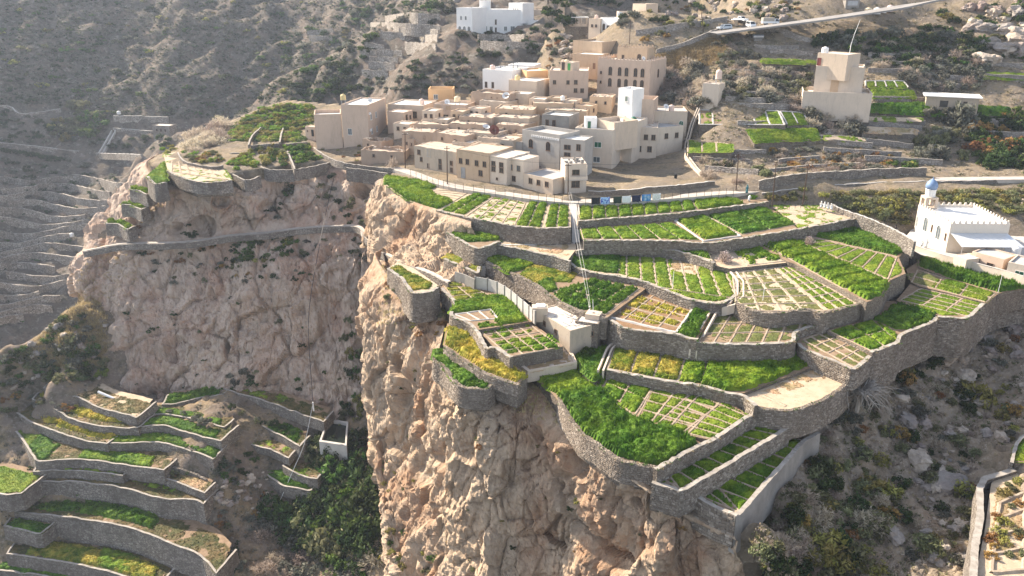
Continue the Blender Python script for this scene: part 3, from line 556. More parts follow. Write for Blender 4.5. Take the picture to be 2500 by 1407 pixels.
def field(name, label, cat, z, poly, crops, soil='soil', grids=(), depth=4.0, group=None, bw=0.27):
    P_ = atp(poly, z); c = P_.mean(0); root = empty(name, (0, 0, 0), label, cat, group); n = len(P_)
    mb = MB().add([tuple(q - np.array([0, 0, depth])) for q in P_] + [tuple(q) for q in P_], [[i, (i + 1) % n, n + (i + 1) % n, n + i] for i in range(n)], 1); mb.add([tuple(q) for q in P_], [list(range(n))], 0); mb.obj('soil', [M[soil], M['wall_stone']], root)
    segs = []
    for g in grids:
        for a, b in quad_lines(g[0], z, g[1], g[2]):
            s = clip_seg(a, b, P_[:, :2])
            if s is not None: segs.append(s); bund_obj(root, s[0], s[1], z, *(g[3:]))
    for i, cr_ in enumerate(crops):
        pp, kd = cr_[0], cr_[1]; crop(root, atp(pp, z) if pp is not None else P_, z, kd, segs, CROPN[kd], hash(name + str(i)) % 97, bw, hs=(cr_[2] if len(cr_) > 2 else 1.0))
    return root
CROPN = {'wheat': 'wheat', 'dark': 'dark_wheat', 'short': 'short_wheat', 'pale': 'seedlings', 'yellow': 'yellowing_crop', 'mixed': 'ripening_crop', 'bushy': 'leafy_crop', 'straw': 'dry_straw', 'weeds': 'weeds', 'midgreen': 'young_wheat', 'leafy': 'leafy_vegetables'}
FIELD_DATA = [
 ('wheat_field', 'long terrace field of tall wheat and bare plots just below the village road', 'field', -.8, [(941, 430), (1076, 448), (1158, 464), (1208, 473), (1297, 484), (1392, 493), (1394, 556), (1323, 559), (1260, 554), (1192, 542), (1129, 530), (1068, 517), (992, 488), (942, 452)],
   [([(941, 430), (1078, 451), (1050, 463), (1068, 479), (1108, 492), (1068, 511), (992, 487), (942, 450)], 'wheat', 1.3), ([(1163, 469), (1208, 477), (1134, 525), (1076, 514)], 'wheat', .8), ([(1294, 490), (1339, 494), (1321, 555), (1258, 550)], 'wheat'), ([(1344, 496), (1389, 499), (1389, 553), (1329, 555)], 'wheat'),
    ([(1210, 479), (1284, 497), (1255, 552), (1137, 529)], 'weeds')], 'soil_dry', [([(1210, 479), (1284, 495), (1255, 553), (1137, 530)], 4, 6), ([(1052, 464), (1145, 470), (1108, 492), (1070, 480)], 1, 4), ([(1294, 490), (1339, 494), (1321, 556), (1258, 551)], 2, 5, .1, .05), ([(1344, 496), (1389, 499), (1389, 555), (1329, 556)], 2, 5, .1, .05), ([(1163, 469), (1208, 477), (1134, 526), (1076, 514)], 2, 5, .1, .05)]),
 ('wheat_field', 'small dark green wedge field tucked under the long stone wall', 'field', -3.6, [(1081, 560), (1090, 548), (1150, 552), (1230, 575), (1221, 588), (1200, 596), (1166, 606), (1139, 596)], [([(1081, 560), (1150, 556), (1220, 578), (1218, 586), (1185, 590), (1140, 592), (1115, 580)], 'wheat', 1.1)]),
 ('wheat_field', 'two part wheat field beside the walkway under the laundry fence', 'field', -1.0, [(1412, 490), (1500, 494), (1600, 488), (1680, 480), (1740, 474), (1815, 470), (1860, 474), (1877, 493), (1780, 506), (1700, 516), (1640, 523), (1560, 529), (1500, 534), (1412, 541)],
   [([(1414, 497), (1500, 501), (1600, 495), (1684, 488), (1700, 512), (1640, 520), (1560, 526), (1414, 537)], 'wheat'), ([(1688, 486), (1760, 478), (1815, 497), (1770, 504), (1706, 512)], 'wheat', 1.2), ([(1812, 476), (1850, 474), (1862, 484), (1830, 488)], 'wheat')], 'soil', [([(1414, 495), (1690, 485), (1700, 514), (1414, 539)], 9, 1, .1, .08)]),
 ('wheat_field', 'level wheat field split by pale water channels below the laundry fence wall', 'field', -2.2, [(1412, 540), (1500, 535), (1640, 524), (1700, 514), (1790, 503), (1880, 494), (1930, 494), (1960, 548), (1950, 558), (1812, 580), (1725, 592), (1640, 587), (1540, 586), (1425, 586)],
   [([(1418, 560), (1640, 544), (1712, 586), (1640, 583), (1425, 583)], 'wheat', .7), ([(1655, 538), (1711, 526), (1803, 572), (1722, 585)], 'wheat'), ([(1718, 523), (1868, 508), (1945, 549), (1812, 573)], 'dark')], 'soil', [([(1648, 540), (1714, 524), (1808, 577), (1718, 590)], 1, 1, .2, .2, 'concrete'), ([(1418, 560), (1640, 544), (1712, 588), (1425, 585)], 6, 1, .1, .1), ([(1718, 523), (1868, 508), (1945, 549), (1812, 573)], 2, 3, .1, .08)]),
 ('fallow_field', 'empty ploughed plot behind the dark wheat near the power poles', 'field', -2.15, [(1878, 500), (1975, 494), (2096, 530), (1952, 556)], [(None, 'weeds', .6)], 'soil_dry'),
 ('dry_terrace', 'narrow dry terrace strip of straw stubble left of the walkway', 'field', -4.0, [(1202, 596), (1297, 575), (1389, 565), (1405, 580), (1407, 608), (1386, 636), (1297, 615)], [([(1215, 597), (1297, 590), (1385, 590), (1390, 625), (1297, 610)], 'straw'), ([(1300, 592), (1385, 584), (1385, 600), (1310, 602)], 'weeds')], 'soil_dry'),
 ('dry_terrace', 'curved stubble strip with one green wheat end above the striped field', 'field', -4.0, [(1408, 590), (1540, 582), (1640, 582), (1715, 586), (1742, 640), (1640, 613), (1540, 607), (1440, 609), (1410, 614)], [([(1415, 600), (1640, 596), (1650, 612), (1540, 606), (1440, 607)], 'straw'), ([(1640, 590), (1712, 592), (1734, 632), (1650, 612)], 'dark', 1.1)], 'soil_dry', [([(1440, 600), (1640, 596), (1650, 612), (1450, 608)], 7, 1, .1, .1)]),
 ('garlic_plot', 'sloping garlic plot and bare brown apron beside the blossoming tree', 'field', -4.5, [(1725, 590), (1765, 575), (1814, 570), (1930, 632), (1925, 641), (1830, 651), (1780, 656), (1728, 645)], [([(1766, 596), (1814, 586), (1918, 634), (1832, 646)], 'leafy')], 'soil_dry', [([(1760, 595), (1814, 583), (1925, 637), (1827, 648)], 1, 1, .16, .1)]),
 ('wheat_field', 'large field of striped tall wheat and channelled plots facing the mosque', 'field', -4.2, [(1814, 581), (1905, 562), (1985, 546), (2090, 530), (2226, 600), (2194, 628), (2211, 668), (2172, 685), (2152, 725), (2116, 738), (1942, 645), (1925, 640)],
   [([(1991, 556), (2093, 541), (2220, 601), (2189, 624), (2155, 616), (1986, 576)], 'dark', 1.2), ([(1830, 582), (1905, 573), (2060, 642), (2168, 690), (2148, 722), (2118, 733), (1945, 643)], 'wheat', 1.25), ([(1915, 574), (1984, 583), (2155, 622), (2186, 631), (2203, 666), (2172, 681), (2062, 634)], 'short')], 'soil',
   [([(1911, 573), (1985, 580), (2190, 628), (2168, 683)], 1, 9, .12, .1), ([(1848, 587), (1905, 573), (2166, 686), (2060, 706)], 1, 7, .18, .04)]),
 ('plot_grid', 'pale grid of small square seedling beds framed by earth ridges', 'field', -5.2, [(1782, 662), (1800, 640), (1942, 630), (2040, 690), (2118, 737), (2026, 761), (2005, 765), (1966, 755), (1900, 764), (1855, 761), (1795, 737), (1813, 699)],
   [([(1790, 668), (1892, 655), (2018, 758), (1966, 753), (1900, 762), (1855, 759), (1797, 736), (1813, 699)], 'pale'), ([(1897, 655), (1942, 646), (2114, 735), (2024, 758)], 'short')], 'soil_dry', [([(1789, 668), (1890, 655), (2018, 760), (1800, 760)], 4, 6, .15, .12), ([(1897, 655), (1942, 646), (2114, 737), (2022, 759)], 4, 7, .14, .11)]),
 ('striped_field', 'curved field of young wheat in crossing rows above a smooth wall', 'field', -5.5, [(1380, 628), (1410, 605), (1530, 605), (1640, 612), (1742, 640), (1782, 658), (1800, 684), (1800, 717), (1778, 734), (1748, 741), (1690, 732), (1630, 711), (1570, 687), (1525, 677), (1450, 666), (1408, 654), (1384, 640)],
   [([(1390, 630), (1450, 616), (1515, 620), (1505, 668), (1450, 662), (1400, 648)], 'dark', 1.1), ([(1516, 624), (1640, 634), (1636, 660), (1700, 672), (1712, 642), (1780, 662), (1797, 690), (1796, 716), (1776, 730), (1748, 737), (1690, 728), (1630, 707), (1570, 683), (1512, 668)], 'midgreen'), ([(1640, 634), (1708, 643), (1699, 669), (1637, 657)], 'straw')], 'soil_dry', [([(1530, 622), (1760, 640), (1800, 730), (1530, 690)], 7, 1, .1, .1)]),
 ('wheat_field', 'lower terrace field of dark wheat clumps and a leafy plot above the block house', 'field', -6.3, [(1186, 606), (1205, 590), (1297, 612), (1389, 636), (1450, 660), (1525, 670), (1572, 686), (1575, 706), (1482, 776), (1440, 767), (1380, 745), (1336, 718), (1310, 697), (1271, 676), (1218, 652), (1186, 638)],
   [([(1188, 610), (1290, 630), (1302, 650), (1240, 668), (1188, 636)], 'wheat', 1.2), ([(1295, 642), (1410, 668), (1392, 690), (1310, 690), (1268, 672)], 'mixed', .7), ([(1312, 692), (1350, 680), (1360, 712), (1335, 714)], 'dark'), ([(1350, 712), (1442, 684), (1562, 704), (1477, 768), (1425, 757), (1372, 737)], 'bushy', 1.1)], 'soil', [([(1352, 712), (1442, 684), (1562, 704), (1477, 770)], 3, 4, .14, .06)]),
 ('vegetable_plot', 'framed plot of yellowing rows and brown beds behind the block house', 'field', -7.0, [(1572, 700), (1600, 690), (1700, 728), (1744, 742), (1744, 750), (1702, 830), (1650, 817), (1606, 811), (1525, 801), (1474, 773)],
   [([(1545, 722), (1690, 760), (1678, 776), (1555, 752), (1510, 748)], 'yellow'), ([(1530, 757), (1660, 786), (1648, 798), (1585, 788), (1515, 768)], 'yellow', .8), ([(1702, 750), (1738, 752), (1697, 824), (1655, 814)], 'bushy', 1.2)], 'soil_brown', [([(1572, 707), (1696, 749), (1648, 814), (1478, 773)], 4, 5, .16, .10), ([(1572, 707), (1696, 749), (1650, 814), (1478, 773)], 1, 1, .25, .25, 'concrete')]),
 ('plot_terrace', 'low terrace of sparse seedling beds with a stone chunk wall below', 'field', -7.5, [(1702, 837), (1744, 752), (1790, 735), (1900, 750), (1965, 762), (2003, 793), (1945, 811), (1937, 834), (1867, 840), (1789, 841)], [([(1708, 832), (1745, 775), (1790, 765), (1862, 800), (1866, 837), (1789, 837)], 'pale'), ([(1870, 800), (1960, 778), (1998, 792), (1942, 808), (1932, 830), (1870, 836)], 'pale')], 'soil', [([(1748, 770), (1965, 762), (1940, 836), (1702, 838)], 6, 3, .12, .1)]),
 ('plot_terrace', 'small rounded terrace of sparse beds beside the bushy dry tree', 'field', -8.6, [(1946, 836), (1960, 815), (2005, 802), (2026, 806), (2130, 868), (2089, 900), (2050, 888), (1990, 864), (1954, 849)], [([(1955, 834), (1990, 815), (2020, 812), (2122, 868), (2088, 893), (2050, 882), (1992, 858)], 'pale')], 'soil', [([(1960, 830), (2018, 808), (2128, 868), (2085, 898)], 3, 4, .13, .1)]),
 ('wheat_field', 'dark green wheat terrace with leafy corner above the ravine wall', 'field', -8.0, [(2020, 808), (2070, 760), (2165, 735), (2205, 735), (2292, 771), (2273, 789), (2206, 816), (2192, 837), (2130, 861)], [([(2026, 808), (2133, 782), (2190, 818), (2186, 834), (2130, 856)], 'wheat', .8), ([(2135, 780), (2168, 764), (2176, 746), (2205, 742), (2286, 771), (2268, 786), (2204, 812)], 'bushy', 1.1)], 'soil', [([(2024, 808), (2130, 782), (2190, 834), (2130, 858)], 2, 2, .1, .06)]),
 ('plot_terrace', 'terrace of short green wheat beds with dark ditches on the ravine side', 'field', -7.6, [(2188, 734), (2225, 690), (2250, 690), (2312, 712), (2407, 738), (2366, 775), (2292, 772)], [([(2200, 732), (2248, 706), (2400, 742), (2364, 771), (2296, 769)], 'short')], 'soil', [([(2198, 733), (2248, 705), (2404, 741), (2366, 773)], 4, 3, .14, .08)]),
 ('wheat_field', 'strip field of bright striped wheat between a leafy strip and short beds', 'field', -7.3, [(2212, 658), (2240, 640), (2320, 665), (2438, 705), (2436, 718), (2408, 740), (2312, 715), (2246, 700), (2224, 690)], [([(2218, 668), (2245, 662), (2300, 682), (2270, 702), (2228, 690)], 'pale'), ([(2285, 686), (2318, 684), (2430, 718), (2405, 735), (2275, 702)], 'short', 2.0)], 'soil', [([(2240, 660), (2430, 716), (2407, 738), (2225, 690)], 3, 2, .1, .08)]),
 ('leafy_plot', 'strip of dark leafy bushes right under the mosque boundary wall', 'field', -7.1, [(2240, 636), (2260, 620), (2450, 665), (2600, 690), (2620, 712), (2500, 707), (2437, 717), (2318, 681), (2242, 653)], [([(2246, 634), (2446, 674), (2560, 700), (2500, 704), (2437, 713), (2318, 678), (2245, 650)], 'bushy', 1.9)], 'soil'),
 ('wheat_field', 'broad field of tall billowing wheat with a yellow flecked end near the block house', 'field', -10.7, [(1488, 862), (1501, 838), (1600, 830), (1735, 855), (1825, 855), (1936, 850), (2007, 882), (2000, 890), (1816, 960), (1774, 960), (1708, 942), (1654, 936), (1570, 921), (1480, 903)],
   [([(1503, 845), (1674, 862), (1650, 930), (1565, 915), (1485, 898)], 'mixed', 1.1), ([(1682, 863), (1726, 867), (1710, 936), (1657, 930)], 'wheat'), ([(1737, 869), (1825, 868), (1936, 862), (1992, 886), (1815, 955), (1775, 955), (1714, 938)], 'wheat', 1.45)], 'soil', [([(1503, 843), (1678, 862), (1654, 933), (1484, 900)], 3, 1, .2, .05)]),
 ('dry_terrace', 'bare dusty terrace tip with dry grass beside the billowing wheat', 'field', -11.2, [(1812, 962), (1980, 885), (2074, 886), (2088, 905), (2060, 945), (1990, 986), (1925, 1003), (1840, 992)], [([(1860, 955), (2000, 893), (2070, 895), (2000, 930), (1900, 965)], 'straw')], 'soil_dry', [([(1850, 965), (1860, 962), (1920, 990), (1915, 993)], 1, 1, .1, .06)]),
 ('wheat_field', 'shadowed wedge of wheat between the water channel and the drying floor', 'field', -11.4, [(1405, 872), (1425, 850), (1484, 850), (1474, 905), (1450, 930), (1432, 915)], [(None, 'dark')]),
 ('plot_grid', 'fan of neat rectangular wheat beds at the edge of the promontory', 'field', -12.2, [(1445, 922), (1489, 900), (1600, 915), (1693, 938), (1762, 962), (1828, 1018), (1738, 1075), (1676, 1062), (1557, 1027), (1516, 985), (1475, 950)],
   [([(1455, 925), (1489, 916), (1600, 937), (1557, 1020), (1516, 983), (1475, 949)], 'wheat', .7), ([(1604, 938), (1693, 959), (1762, 973), (1822, 1017), (1738, 1070), (1676, 1056), (1562, 1022)], 'short', 1.4)], 'soil', [([(1600, 937), (1765, 974), (1676, 1062), (1545, 1020)], 3, 4, .14, .08), ([(1690, 958), (1826, 1018), (1738, 1072), (1600, 1040)], 2, 5, .13, .08), ([(1489, 916), (1600, 937), (1556, 1020), (1470, 950)], 2, 2, .1, .05)]),
 ('wheat_field', 'deep green tall wheat field along the cliff edge', 'field', -12.6, [(1290, 905), (1300, 890), (1405, 876), (1414, 911), (1468, 952), (1533, 1017), (1673, 1058), (1716, 1084), (1612, 1143), (1509, 1121), (1414, 1053), (1368, 985), (1342, 954)], [([(1296, 908), (1405, 884), (1412, 911), (1462, 952), (1372, 965), (1342, 950)], 'wheat', 1.1), ([(1365, 968), (1466, 954), (1530, 1018), (1668, 1062), (1708, 1084), (1612, 1136), (1512, 1115), (1420, 1051)], 'dark', 1.9)]),
 ('plot_terrace', 'upper narrow strip of shaded wheat beds ending over the cliff corner', 'field', -14.2, [(1591, 1181), (1600, 1150), (1740, 1070), (1850, 1010), (1910, 1028), (1927, 1045), (1663, 1200)], [([(1598, 1176), (1608, 1158), (1854, 1036), (1906, 1033), (1920, 1044), (1662, 1194)], 'wheat', .55)], 'soil', [([(1608, 1160), (1860, 1034), (1925, 1045), (1660, 1198)], 8, 1, .15, .1), ([(1594, 1178), (1638, 1166), (1662, 1198), (1600, 1184)], 1, 2, .13, .1)]),
 ('plot_terrace', 'lowest shaded strip of wheat beds walled at the very corner of the cliff', 'field', -16.6, [(1687, 1210), (1700, 1180), (1920, 1050), (1965, 1076), (1809, 1254), (1796, 1261)], [([(1694, 1210), (1712, 1196), (1932, 1070), (1958, 1077), (1806, 1248), (1795, 1254)], 'wheat', .55)], 'soil', [([(1700, 1208), (1935, 1068), (1962, 1077), (1806, 1252)], 7, 1, .15, .1), ([(1692, 1210), (1745, 1180), (1806, 1250), (1796, 1258)], 2, 1, .13, .1)]),
 ('herb_plot', 'small cliffside plot of yellowing leafy herbs below the winding path', 'field', -6.8, [(947, 655), (971, 640), (1010, 655), (1070, 697), (1050, 712), (1008, 715), (976, 675)], [([(952, 655), (972, 648), (1058, 695), (1046, 706), (1010, 709), (980, 674)], 'mixed', .8)], 'soil_dry'),
 ('herb_plot', 'tiny walled plot of sparse herbs at the foot of the stone stairs', 'field', -7.0, [(1083, 630), (1102, 615), (1172, 640), (1171, 650), (1166, 667), (1113, 646)], [(None, 'mixed', .5)], 'soil_dry'),
 ('vegetable_plot', 'terrace of garlic, wheat and empty beds along the concrete panel wall', 'field', -8.2, [(1076, 703), (1102, 672), (1165, 685), (1240, 715), (1300, 785), (1165, 806), (1150, 794), (1097, 768), (1108, 740)], [([(1085, 700), (1102, 686), (1150, 700), (1190, 722), (1112, 735)], 'mixed', .6), ([(1112, 740), (1200, 724), (1236, 724), (1285, 784), (1220, 795), (1195, 756), (1100, 765)], 'wheat', 1.1), ([(1165, 790), (1215, 780), (1220, 795), (1172, 800)], 'leafy')], 'soil', [([(1110, 768), (1198, 756), (1216, 778), (1150, 784)], 3, 1, .14, .12, 'concrete'), ([(1085, 700), (1150, 700), (1195, 722), (1112, 736)], 2, 3, .1, .08)]),
 ('vegetable_plot', 'terrace of mixed vegetable rows above the drying floor', 'field', -8.8, [(1166, 806), (1195, 790), (1290, 780), (1375, 846), (1300, 862), (1245, 873), (1205, 847)], [([(1175, 808), (1285, 790), (1310, 810), (1200, 826)], 'leafy', .8), ([(1200, 836), (1340, 818), (1366, 846), (1240, 864)], 'wheat', .7)], 'soil', [([(1170, 806), (1288, 788), (1368, 848), (1245, 871)], 4, 5, .11, .1)]),
 ('yellow_crop_field', 'bank of tall yellow flowering crop on the cliff edge terrace', 'field', -10.2, [(1082, 843), (1092, 790), (1147, 790), (1184, 842), (1242, 880), (1287, 915), (1263, 939), (1184, 910), (1110, 865)], [([(1086, 838), (1096, 797), (1130, 796), (1150, 826), (1120, 862)], 'mixed', 1.4), ([(1120, 806), (1146, 802), (1184, 850), (1242, 888), (1280, 918), (1262, 934), (1184, 905), (1125, 866)], 'yellow', 1.7)]),
 ('herb_plot', 'lowest curved cliff edge bed of dark leeks', 'field', -11.6, [(1056, 874), (1063, 850), (1105, 860), (1147, 895), (1205, 935), (1179, 949), (1118, 938), (1079, 890)], [(None, 'bushy', .8)], 'soil_dry'),
 # left plateau
 ('grass_plot', 'bright green triangular grass plot on the far left corner terrace', 'field', -1.0, [(402, 394), (407, 443), (379, 449), (360, 432)], [(None, 'wheat', .8)]),
 ('dry_terrace', 'dry terrace of stone lined empty beds on the left plateau edge', 'field', -.9, [(399, 378), (433, 370), (475, 392), (540, 405), (565, 440), (477, 443), (410, 418)], [(None, 'weeds', .4)], 'soil_dry', [([(420, 392), (520, 408), (555, 440), (420, 420)], 6, 3, .2, .18)]),
]
for fd in FIELD_DATA: field(*fd)

# ---------------------------------------------------------------- walls
def wall(label, pts, z, h, t=0.55, mat='wall_stone', facing=None, batter=0.10, step=0.7, smooth=True, jit=0.11, name='terrace_wall', cat='stone wall', cap=None, flip=False, single=False, capw=0.03, ss=0.36, group=None):
    P_ = resample(ats(pts, z), step, smooth); n = len(P_); d = np.gradient(P_[:, :2], axis=0); d /= np.linalg.norm(d, axis=1, keepdims=True) + 1e-9
    nb = np.stack([-d[:, 1], d[:, 0]], 1) * (-1 if flip else 1); P_ = P_.copy(); P_[:, 2] += rng.uniform(-jit, jit, n) + 0.05 * vnoise(P_ / 3.0, 3)
    fb = np.c_[P_[:, :2] - nb * batter * h * .6, P_[:, 2] - h]; ft = P_; bt = np.c_[P_[:, :2] + nb * t, P_[:, 2]]; bb = np.c_[P_[:, :2] + nb * t, P_[:, 2] - h]
    v = np.stack([fb, ft, bt, bb], 1).reshape(-1, 3); f = []
    for k in range(n - 1):
        a = 4 * k; b = a + 4
        f += [[a, b, b + 1, a + 1], [a + 1, b + 1, b + 2, a + 2], [a + 2, b + 2, b + 3, a + 3]]
    f += [[0, 1, 2, 3], [4 * n - 1, 4 * n - 2, 4 * n - 3, 4 * n - 4]]
    o = link(name, mesh_np(name, v, f, M[mat], False)); tag(o, label, cat, group)
    if cap:
        v = []; f = []
        for k in range(n):
            jj = rng.uniform(-.05, .05, 2); lo, hi = P_[k, :2] - nb[k] * (capw + jj[0]), P_[k, :2] + nb[k] * (t + capw + jj[1]); zt = P_[k, 2]
            v += [(*lo, zt - .02), (*lo, zt + .05), (*hi, zt + .05), (*hi, zt - .02)]
            if k: a = 4 * k - 4; b = 4 * k; f += [[a, b, b + 1, a + 1], [a + 1, b + 1, b + 2, a + 2], [a + 2, b + 2, b + 3, a + 3]]
        f += [[0, 1, 2, 3], [4 * n - 1, 4 * n - 2, 4 * n - 3, 4 * n - 4]]
        link('coping', mesh_np('coping', v, f, M[cap], False), o)
    if facing:
        L = np.r_[0, np.cumsum(np.linalg.norm(np.diff(P_[:, :2], axis=0), axis=1))]; V = []; T = []; rows = int(h / (ss * .78)); lst = []
        for r in range(rows):
            s = rng.uniform(0, .3); zt = r * h / rows; zb = (r + 1) * h / rows
            while s < L[-1] - .12:
                w = rng.uniform(ss * .6, ss * 1.9); e = min(s + w, L[-1]); g = .025; dz0 = zt + rng.uniform(0, .05); dz1 = zb - rng.uniform(0, .05); pr = rng.uniform(.03, .11)
                for (sa, dz, off) in ((s + g, dz1, 0), (e - g, dz1, 0), (e - g, dz0, 0), (s + g, dz0, 0), (s + g + .05, dz1 - .05, pr), (e - g - .05, dz1 - .05, pr), (e - g - .05, dz0 + .05, pr), (s + g + .05, dz0 + .05, pr)):
                    c = [np.interp(sa, L, P_[:, k]) for k in range(3)]; nn = [np.interp(sa, L, nb[:, k]) for k in range(2)]; o_ = batter * .6 * dz + off - .01
                    V.append((c[0] - nn[0] * o_, c[1] - nn[1] * o_, c[2] - dz))
                T += [rng.uniform()] * 8; s = e
        V = np.array(V); ns = len(V) // 8
        if ns:
            q = np.array([[4, 5, 6, 7], [0, 1, 5, 4], [1, 2, 6, 5], [2, 3, 7, 6], [3, 0, 4, 7]])
            if flip: q = q[:, ::-1]
            if single:
                for k in range(min(ns, 300)): link('stone', mesh_np('stone', V[8 * k:8 * k + 8], q.tolist(), M[facing], False, tint=T[8 * k:8 * k + 8]), o)
                lo = min(ns, 300)
            else: lo = 0
            if ns > lo:
                F_ = (np.arange(lo, ns)[:, None, None] * 8 + q[None] - lo * 8).reshape(-1, 4); so = link('stone_facing', mesh_np('stone_facing', V[lo * 8:], F_, M[facing], False, tint=T[lo * 8:]), o); so['kind'] = 'stuff'
    return o
FA, FB = 'facing', 'facing_brown'
WALLS = [
 ('long stone wall holding the field below the village road', [(1064, 514), (1129, 529), (1192, 541), (1260, 553), (1323, 558), (1394, 556)], -.6, 3.8, FA),
 ('crumbly stone wall under the small wedge field above the stairs', [(1079, 562), (1110, 580), (1139, 597), (1166, 607), (1195, 600), (1223, 590)], -3.4, 6.0, FA),
 ('low stone wall under the field by the laundry fence', [(1412, 541), (1500, 534), (1560, 529), (1640, 523), (1700, 516), (1780, 506), (1878, 493)], -.75, 2.0, FA),
 ('long low wall under the field with pale channels', [(1425, 588), (1540, 588), (1640, 589), (1725, 594), (1812, 582), (1950, 560), (2094, 534)], -2.0, 2.8, FA),
 ('plastered curved wall under the dry stubble strip left of the walkway', [(1202, 597), (1240, 603), (1297, 615), (1345, 625), (1390, 638)], -3.75, 3.0, None),
 ('smooth curved wall edging the striped young wheat field', [(1384, 640), (1408, 655), (1450, 667), (1525, 678), (1570, 688), (1630, 712), (1690, 733), (1748, 742), (1779, 735), (1801, 718), (1801, 684), (1782, 658)], -5.2, 2.3, None),
 ('curved wall below the stubble strip with the green end', [(1408, 614), (1440, 609), (1530, 607), (1640, 613), (1700, 627), (1742, 642)], -3.8, 2.2, None),
 ('rough brown stone wall behind the concrete panel fence', [(1190, 604), (1184, 620), (1188, 640), (1218, 653), (1271, 677), (1310, 698), (1336, 718), (1380, 745), (1440, 768), (1482, 777)], -6.0, 3.8, FB),
 ('bluish stone wall under the framed yellow plot beside the block house', [(1474, 774), (1500, 790), (1525, 802), (1606, 812), (1650, 818), (1702, 831)], -6.8, 4.4, FA),
 ('wall with rock chunks below the sparse seedling terrace', [(1702, 838), (1789, 842), (1867, 841), (1937, 835), (1946, 812), (2004, 793)], -7.3, 3.6, FA),
 ('tall rough wall curving below the pale grid of beds', [(1795, 738), (1820, 752), (1855, 762), (1900, 765), (1966, 756), (2005, 766), (2026, 762), (2116, 739), (2153, 725), (2174, 686), (2212, 669)], -5.0, 4.2, FB),
 ('rounded wall end of the small terrace near the dry tree', [(1946, 837), (1956, 850), (1990, 865), (2050, 889), (2089, 901), (2131, 868)], -8.4, 3.4, FA),
 ('tall wall of the dark wheat terrace above the ravine', [(2130, 862), (2160, 850), (2193, 838), (2207, 817), (2274, 790), (2294, 773)], -7.8, 6.5, FA),
 ('long high wall of the short green beds running above the ravine', [(2291, 773), (2330, 777), (2366, 776), (2405, 742), (2438, 718), (2500, 706), (2640, 695)], -7.4, 7.0, FA),
 ('stone wall below the yellow flecked wheat', [(1480, 903), (1570, 921), (1654, 936), (1708, 942), (1774, 960), (1814, 968), (1842, 992)], -10.45, 2.2, FA),
 ('dry stone wall round the bare dusty terrace tip', [(1836, 991), (1870, 998), (1925, 1004), (1990, 987), (2060, 946), (2090, 905)], -11.0, 4.5, FB),
 ('jagged wall below the fan of wheat beds', [(1604, 1148), (1660, 1117), (1716, 1086), (1740, 1076), (1790, 1045), (1830, 1018), (1852, 1008)], -12.0, 2.8, FA),
 ('rubble edge wall of the cliff top wheat', [(1362, 968), (1370, 992), (1414, 1054), (1460, 1088), (1509, 1122), (1560, 1135), (1612, 1146)], -12.35, 3.2, FB),
 ('curved wall of the lowest leek bed on the cliff edge', [(1056, 872), (1060, 882), (1080, 893), (1118, 940), (1179, 950), (1207, 937)], -11.35, 3.4, FB),
 ('wall below the yellow flowering crop', [(1082, 846), (1110, 867), (1184, 912), (1265, 941)], -10.0, 2.0, FB),
 ('slanting wall between the vegetable terraces and the yellow crop', [(1076, 705), (1108, 741), (1099, 770), (1150, 796), (1184, 850), (1206, 850), (1246, 875)], -8.0, 2.6, FA),
 ('high wall of the cliffside herb plot', [(945, 655), (960, 668), (978, 680), (992, 700), (1008, 716), (1050, 714), (1072, 700)], -6.5, 5.5, FA),
 ('small wall round the tiny herb plot by the stairs', [(1083, 632), (1100, 641), (1130, 653), (1166, 668), (1173, 650)], -6.7, 3.0, FA),
 ('low rubble wall of the triangular grass plot', [(358, 430), (366, 441), (380, 450), (408, 445)], -.7, 4.5, None),
 ('curved retaining wall under the stone lined dry beds', [(407, 418), (440, 433), (478, 444), (520, 446), (567, 441)], -.6, 3.0, None),
]
WTOP = []
for lb, pts, z, h, fc in WALLS:
    WTOP.append(resample(ats(pts, z), .5))
    wall(lb, pts, z, h, facing=fc, mat='wall_stone' if fc else 'wall_grey', cap=None if fc == FB else 'coping')
wall('outer wall of the upper shaded bed strip', [(1590, 1182), (1640, 1194), (1664, 1202), (1720, 1170), (1800, 1122), (1880, 1074), (1928, 1046)], -13.8, 3.6, facing=FA, cap='coping', smooth=False)
wall('block stone corner wall of the lowest bed strip', [(1683, 1208), (1740, 1236), (1797, 1263)], -16.1, 4.6, facing=FA, cap='coping', single=True, ss=.5, smooth=False)
wall('smooth concrete side wall of the lowest bed strip facing the ravine', [(1797, 1263), (1810, 1255), (1880, 1175), (1966, 1078), (2003, 1058)], -16.1, 5.4, mat='concrete_grey', cap='coping', smooth=False, jit=.01, cat='concrete wall')
def ribbon(name, pts, z, w, mat, smooth=True, th=0.0, kind='structure', step=1.0, lift=0.0):
    P_ = resample(np.array([at(q[0], q[1], q[2] if len(q) > 2 else z) for q in pts]), step, smooth); d = np.gradient(P_[:, :2], axis=0); d /= np.linalg.norm(d, axis=1, keepdims=True) + 1e-9; nb = np.stack([-d[:, 1], d[:, 0]], 1)
    n = len(P_); a = np.c_[P_[:, :2] - nb * w / 2, P_[:, 2] + lift]; b = np.c_[P_[:, :2] + nb * w / 2, P_[:, 2] + lift]
    dn = np.array([0, 0, max(th, .02)]); v = np.stack([a - dn, a, b, b - dn], 1).reshape(-1, 3); f = []
    for k in range(n - 1):
        q = 4 * k; r = q + 4; f += [[q, r, r + 1, q + 1], [q + 1, r + 1, r + 2, q + 2], [q + 2, r + 2, r + 3, q + 3]]
    o = link(name, mesh_np(name, v, f, M[mat], False))
    if kind: o['kind'] = kind
    return o
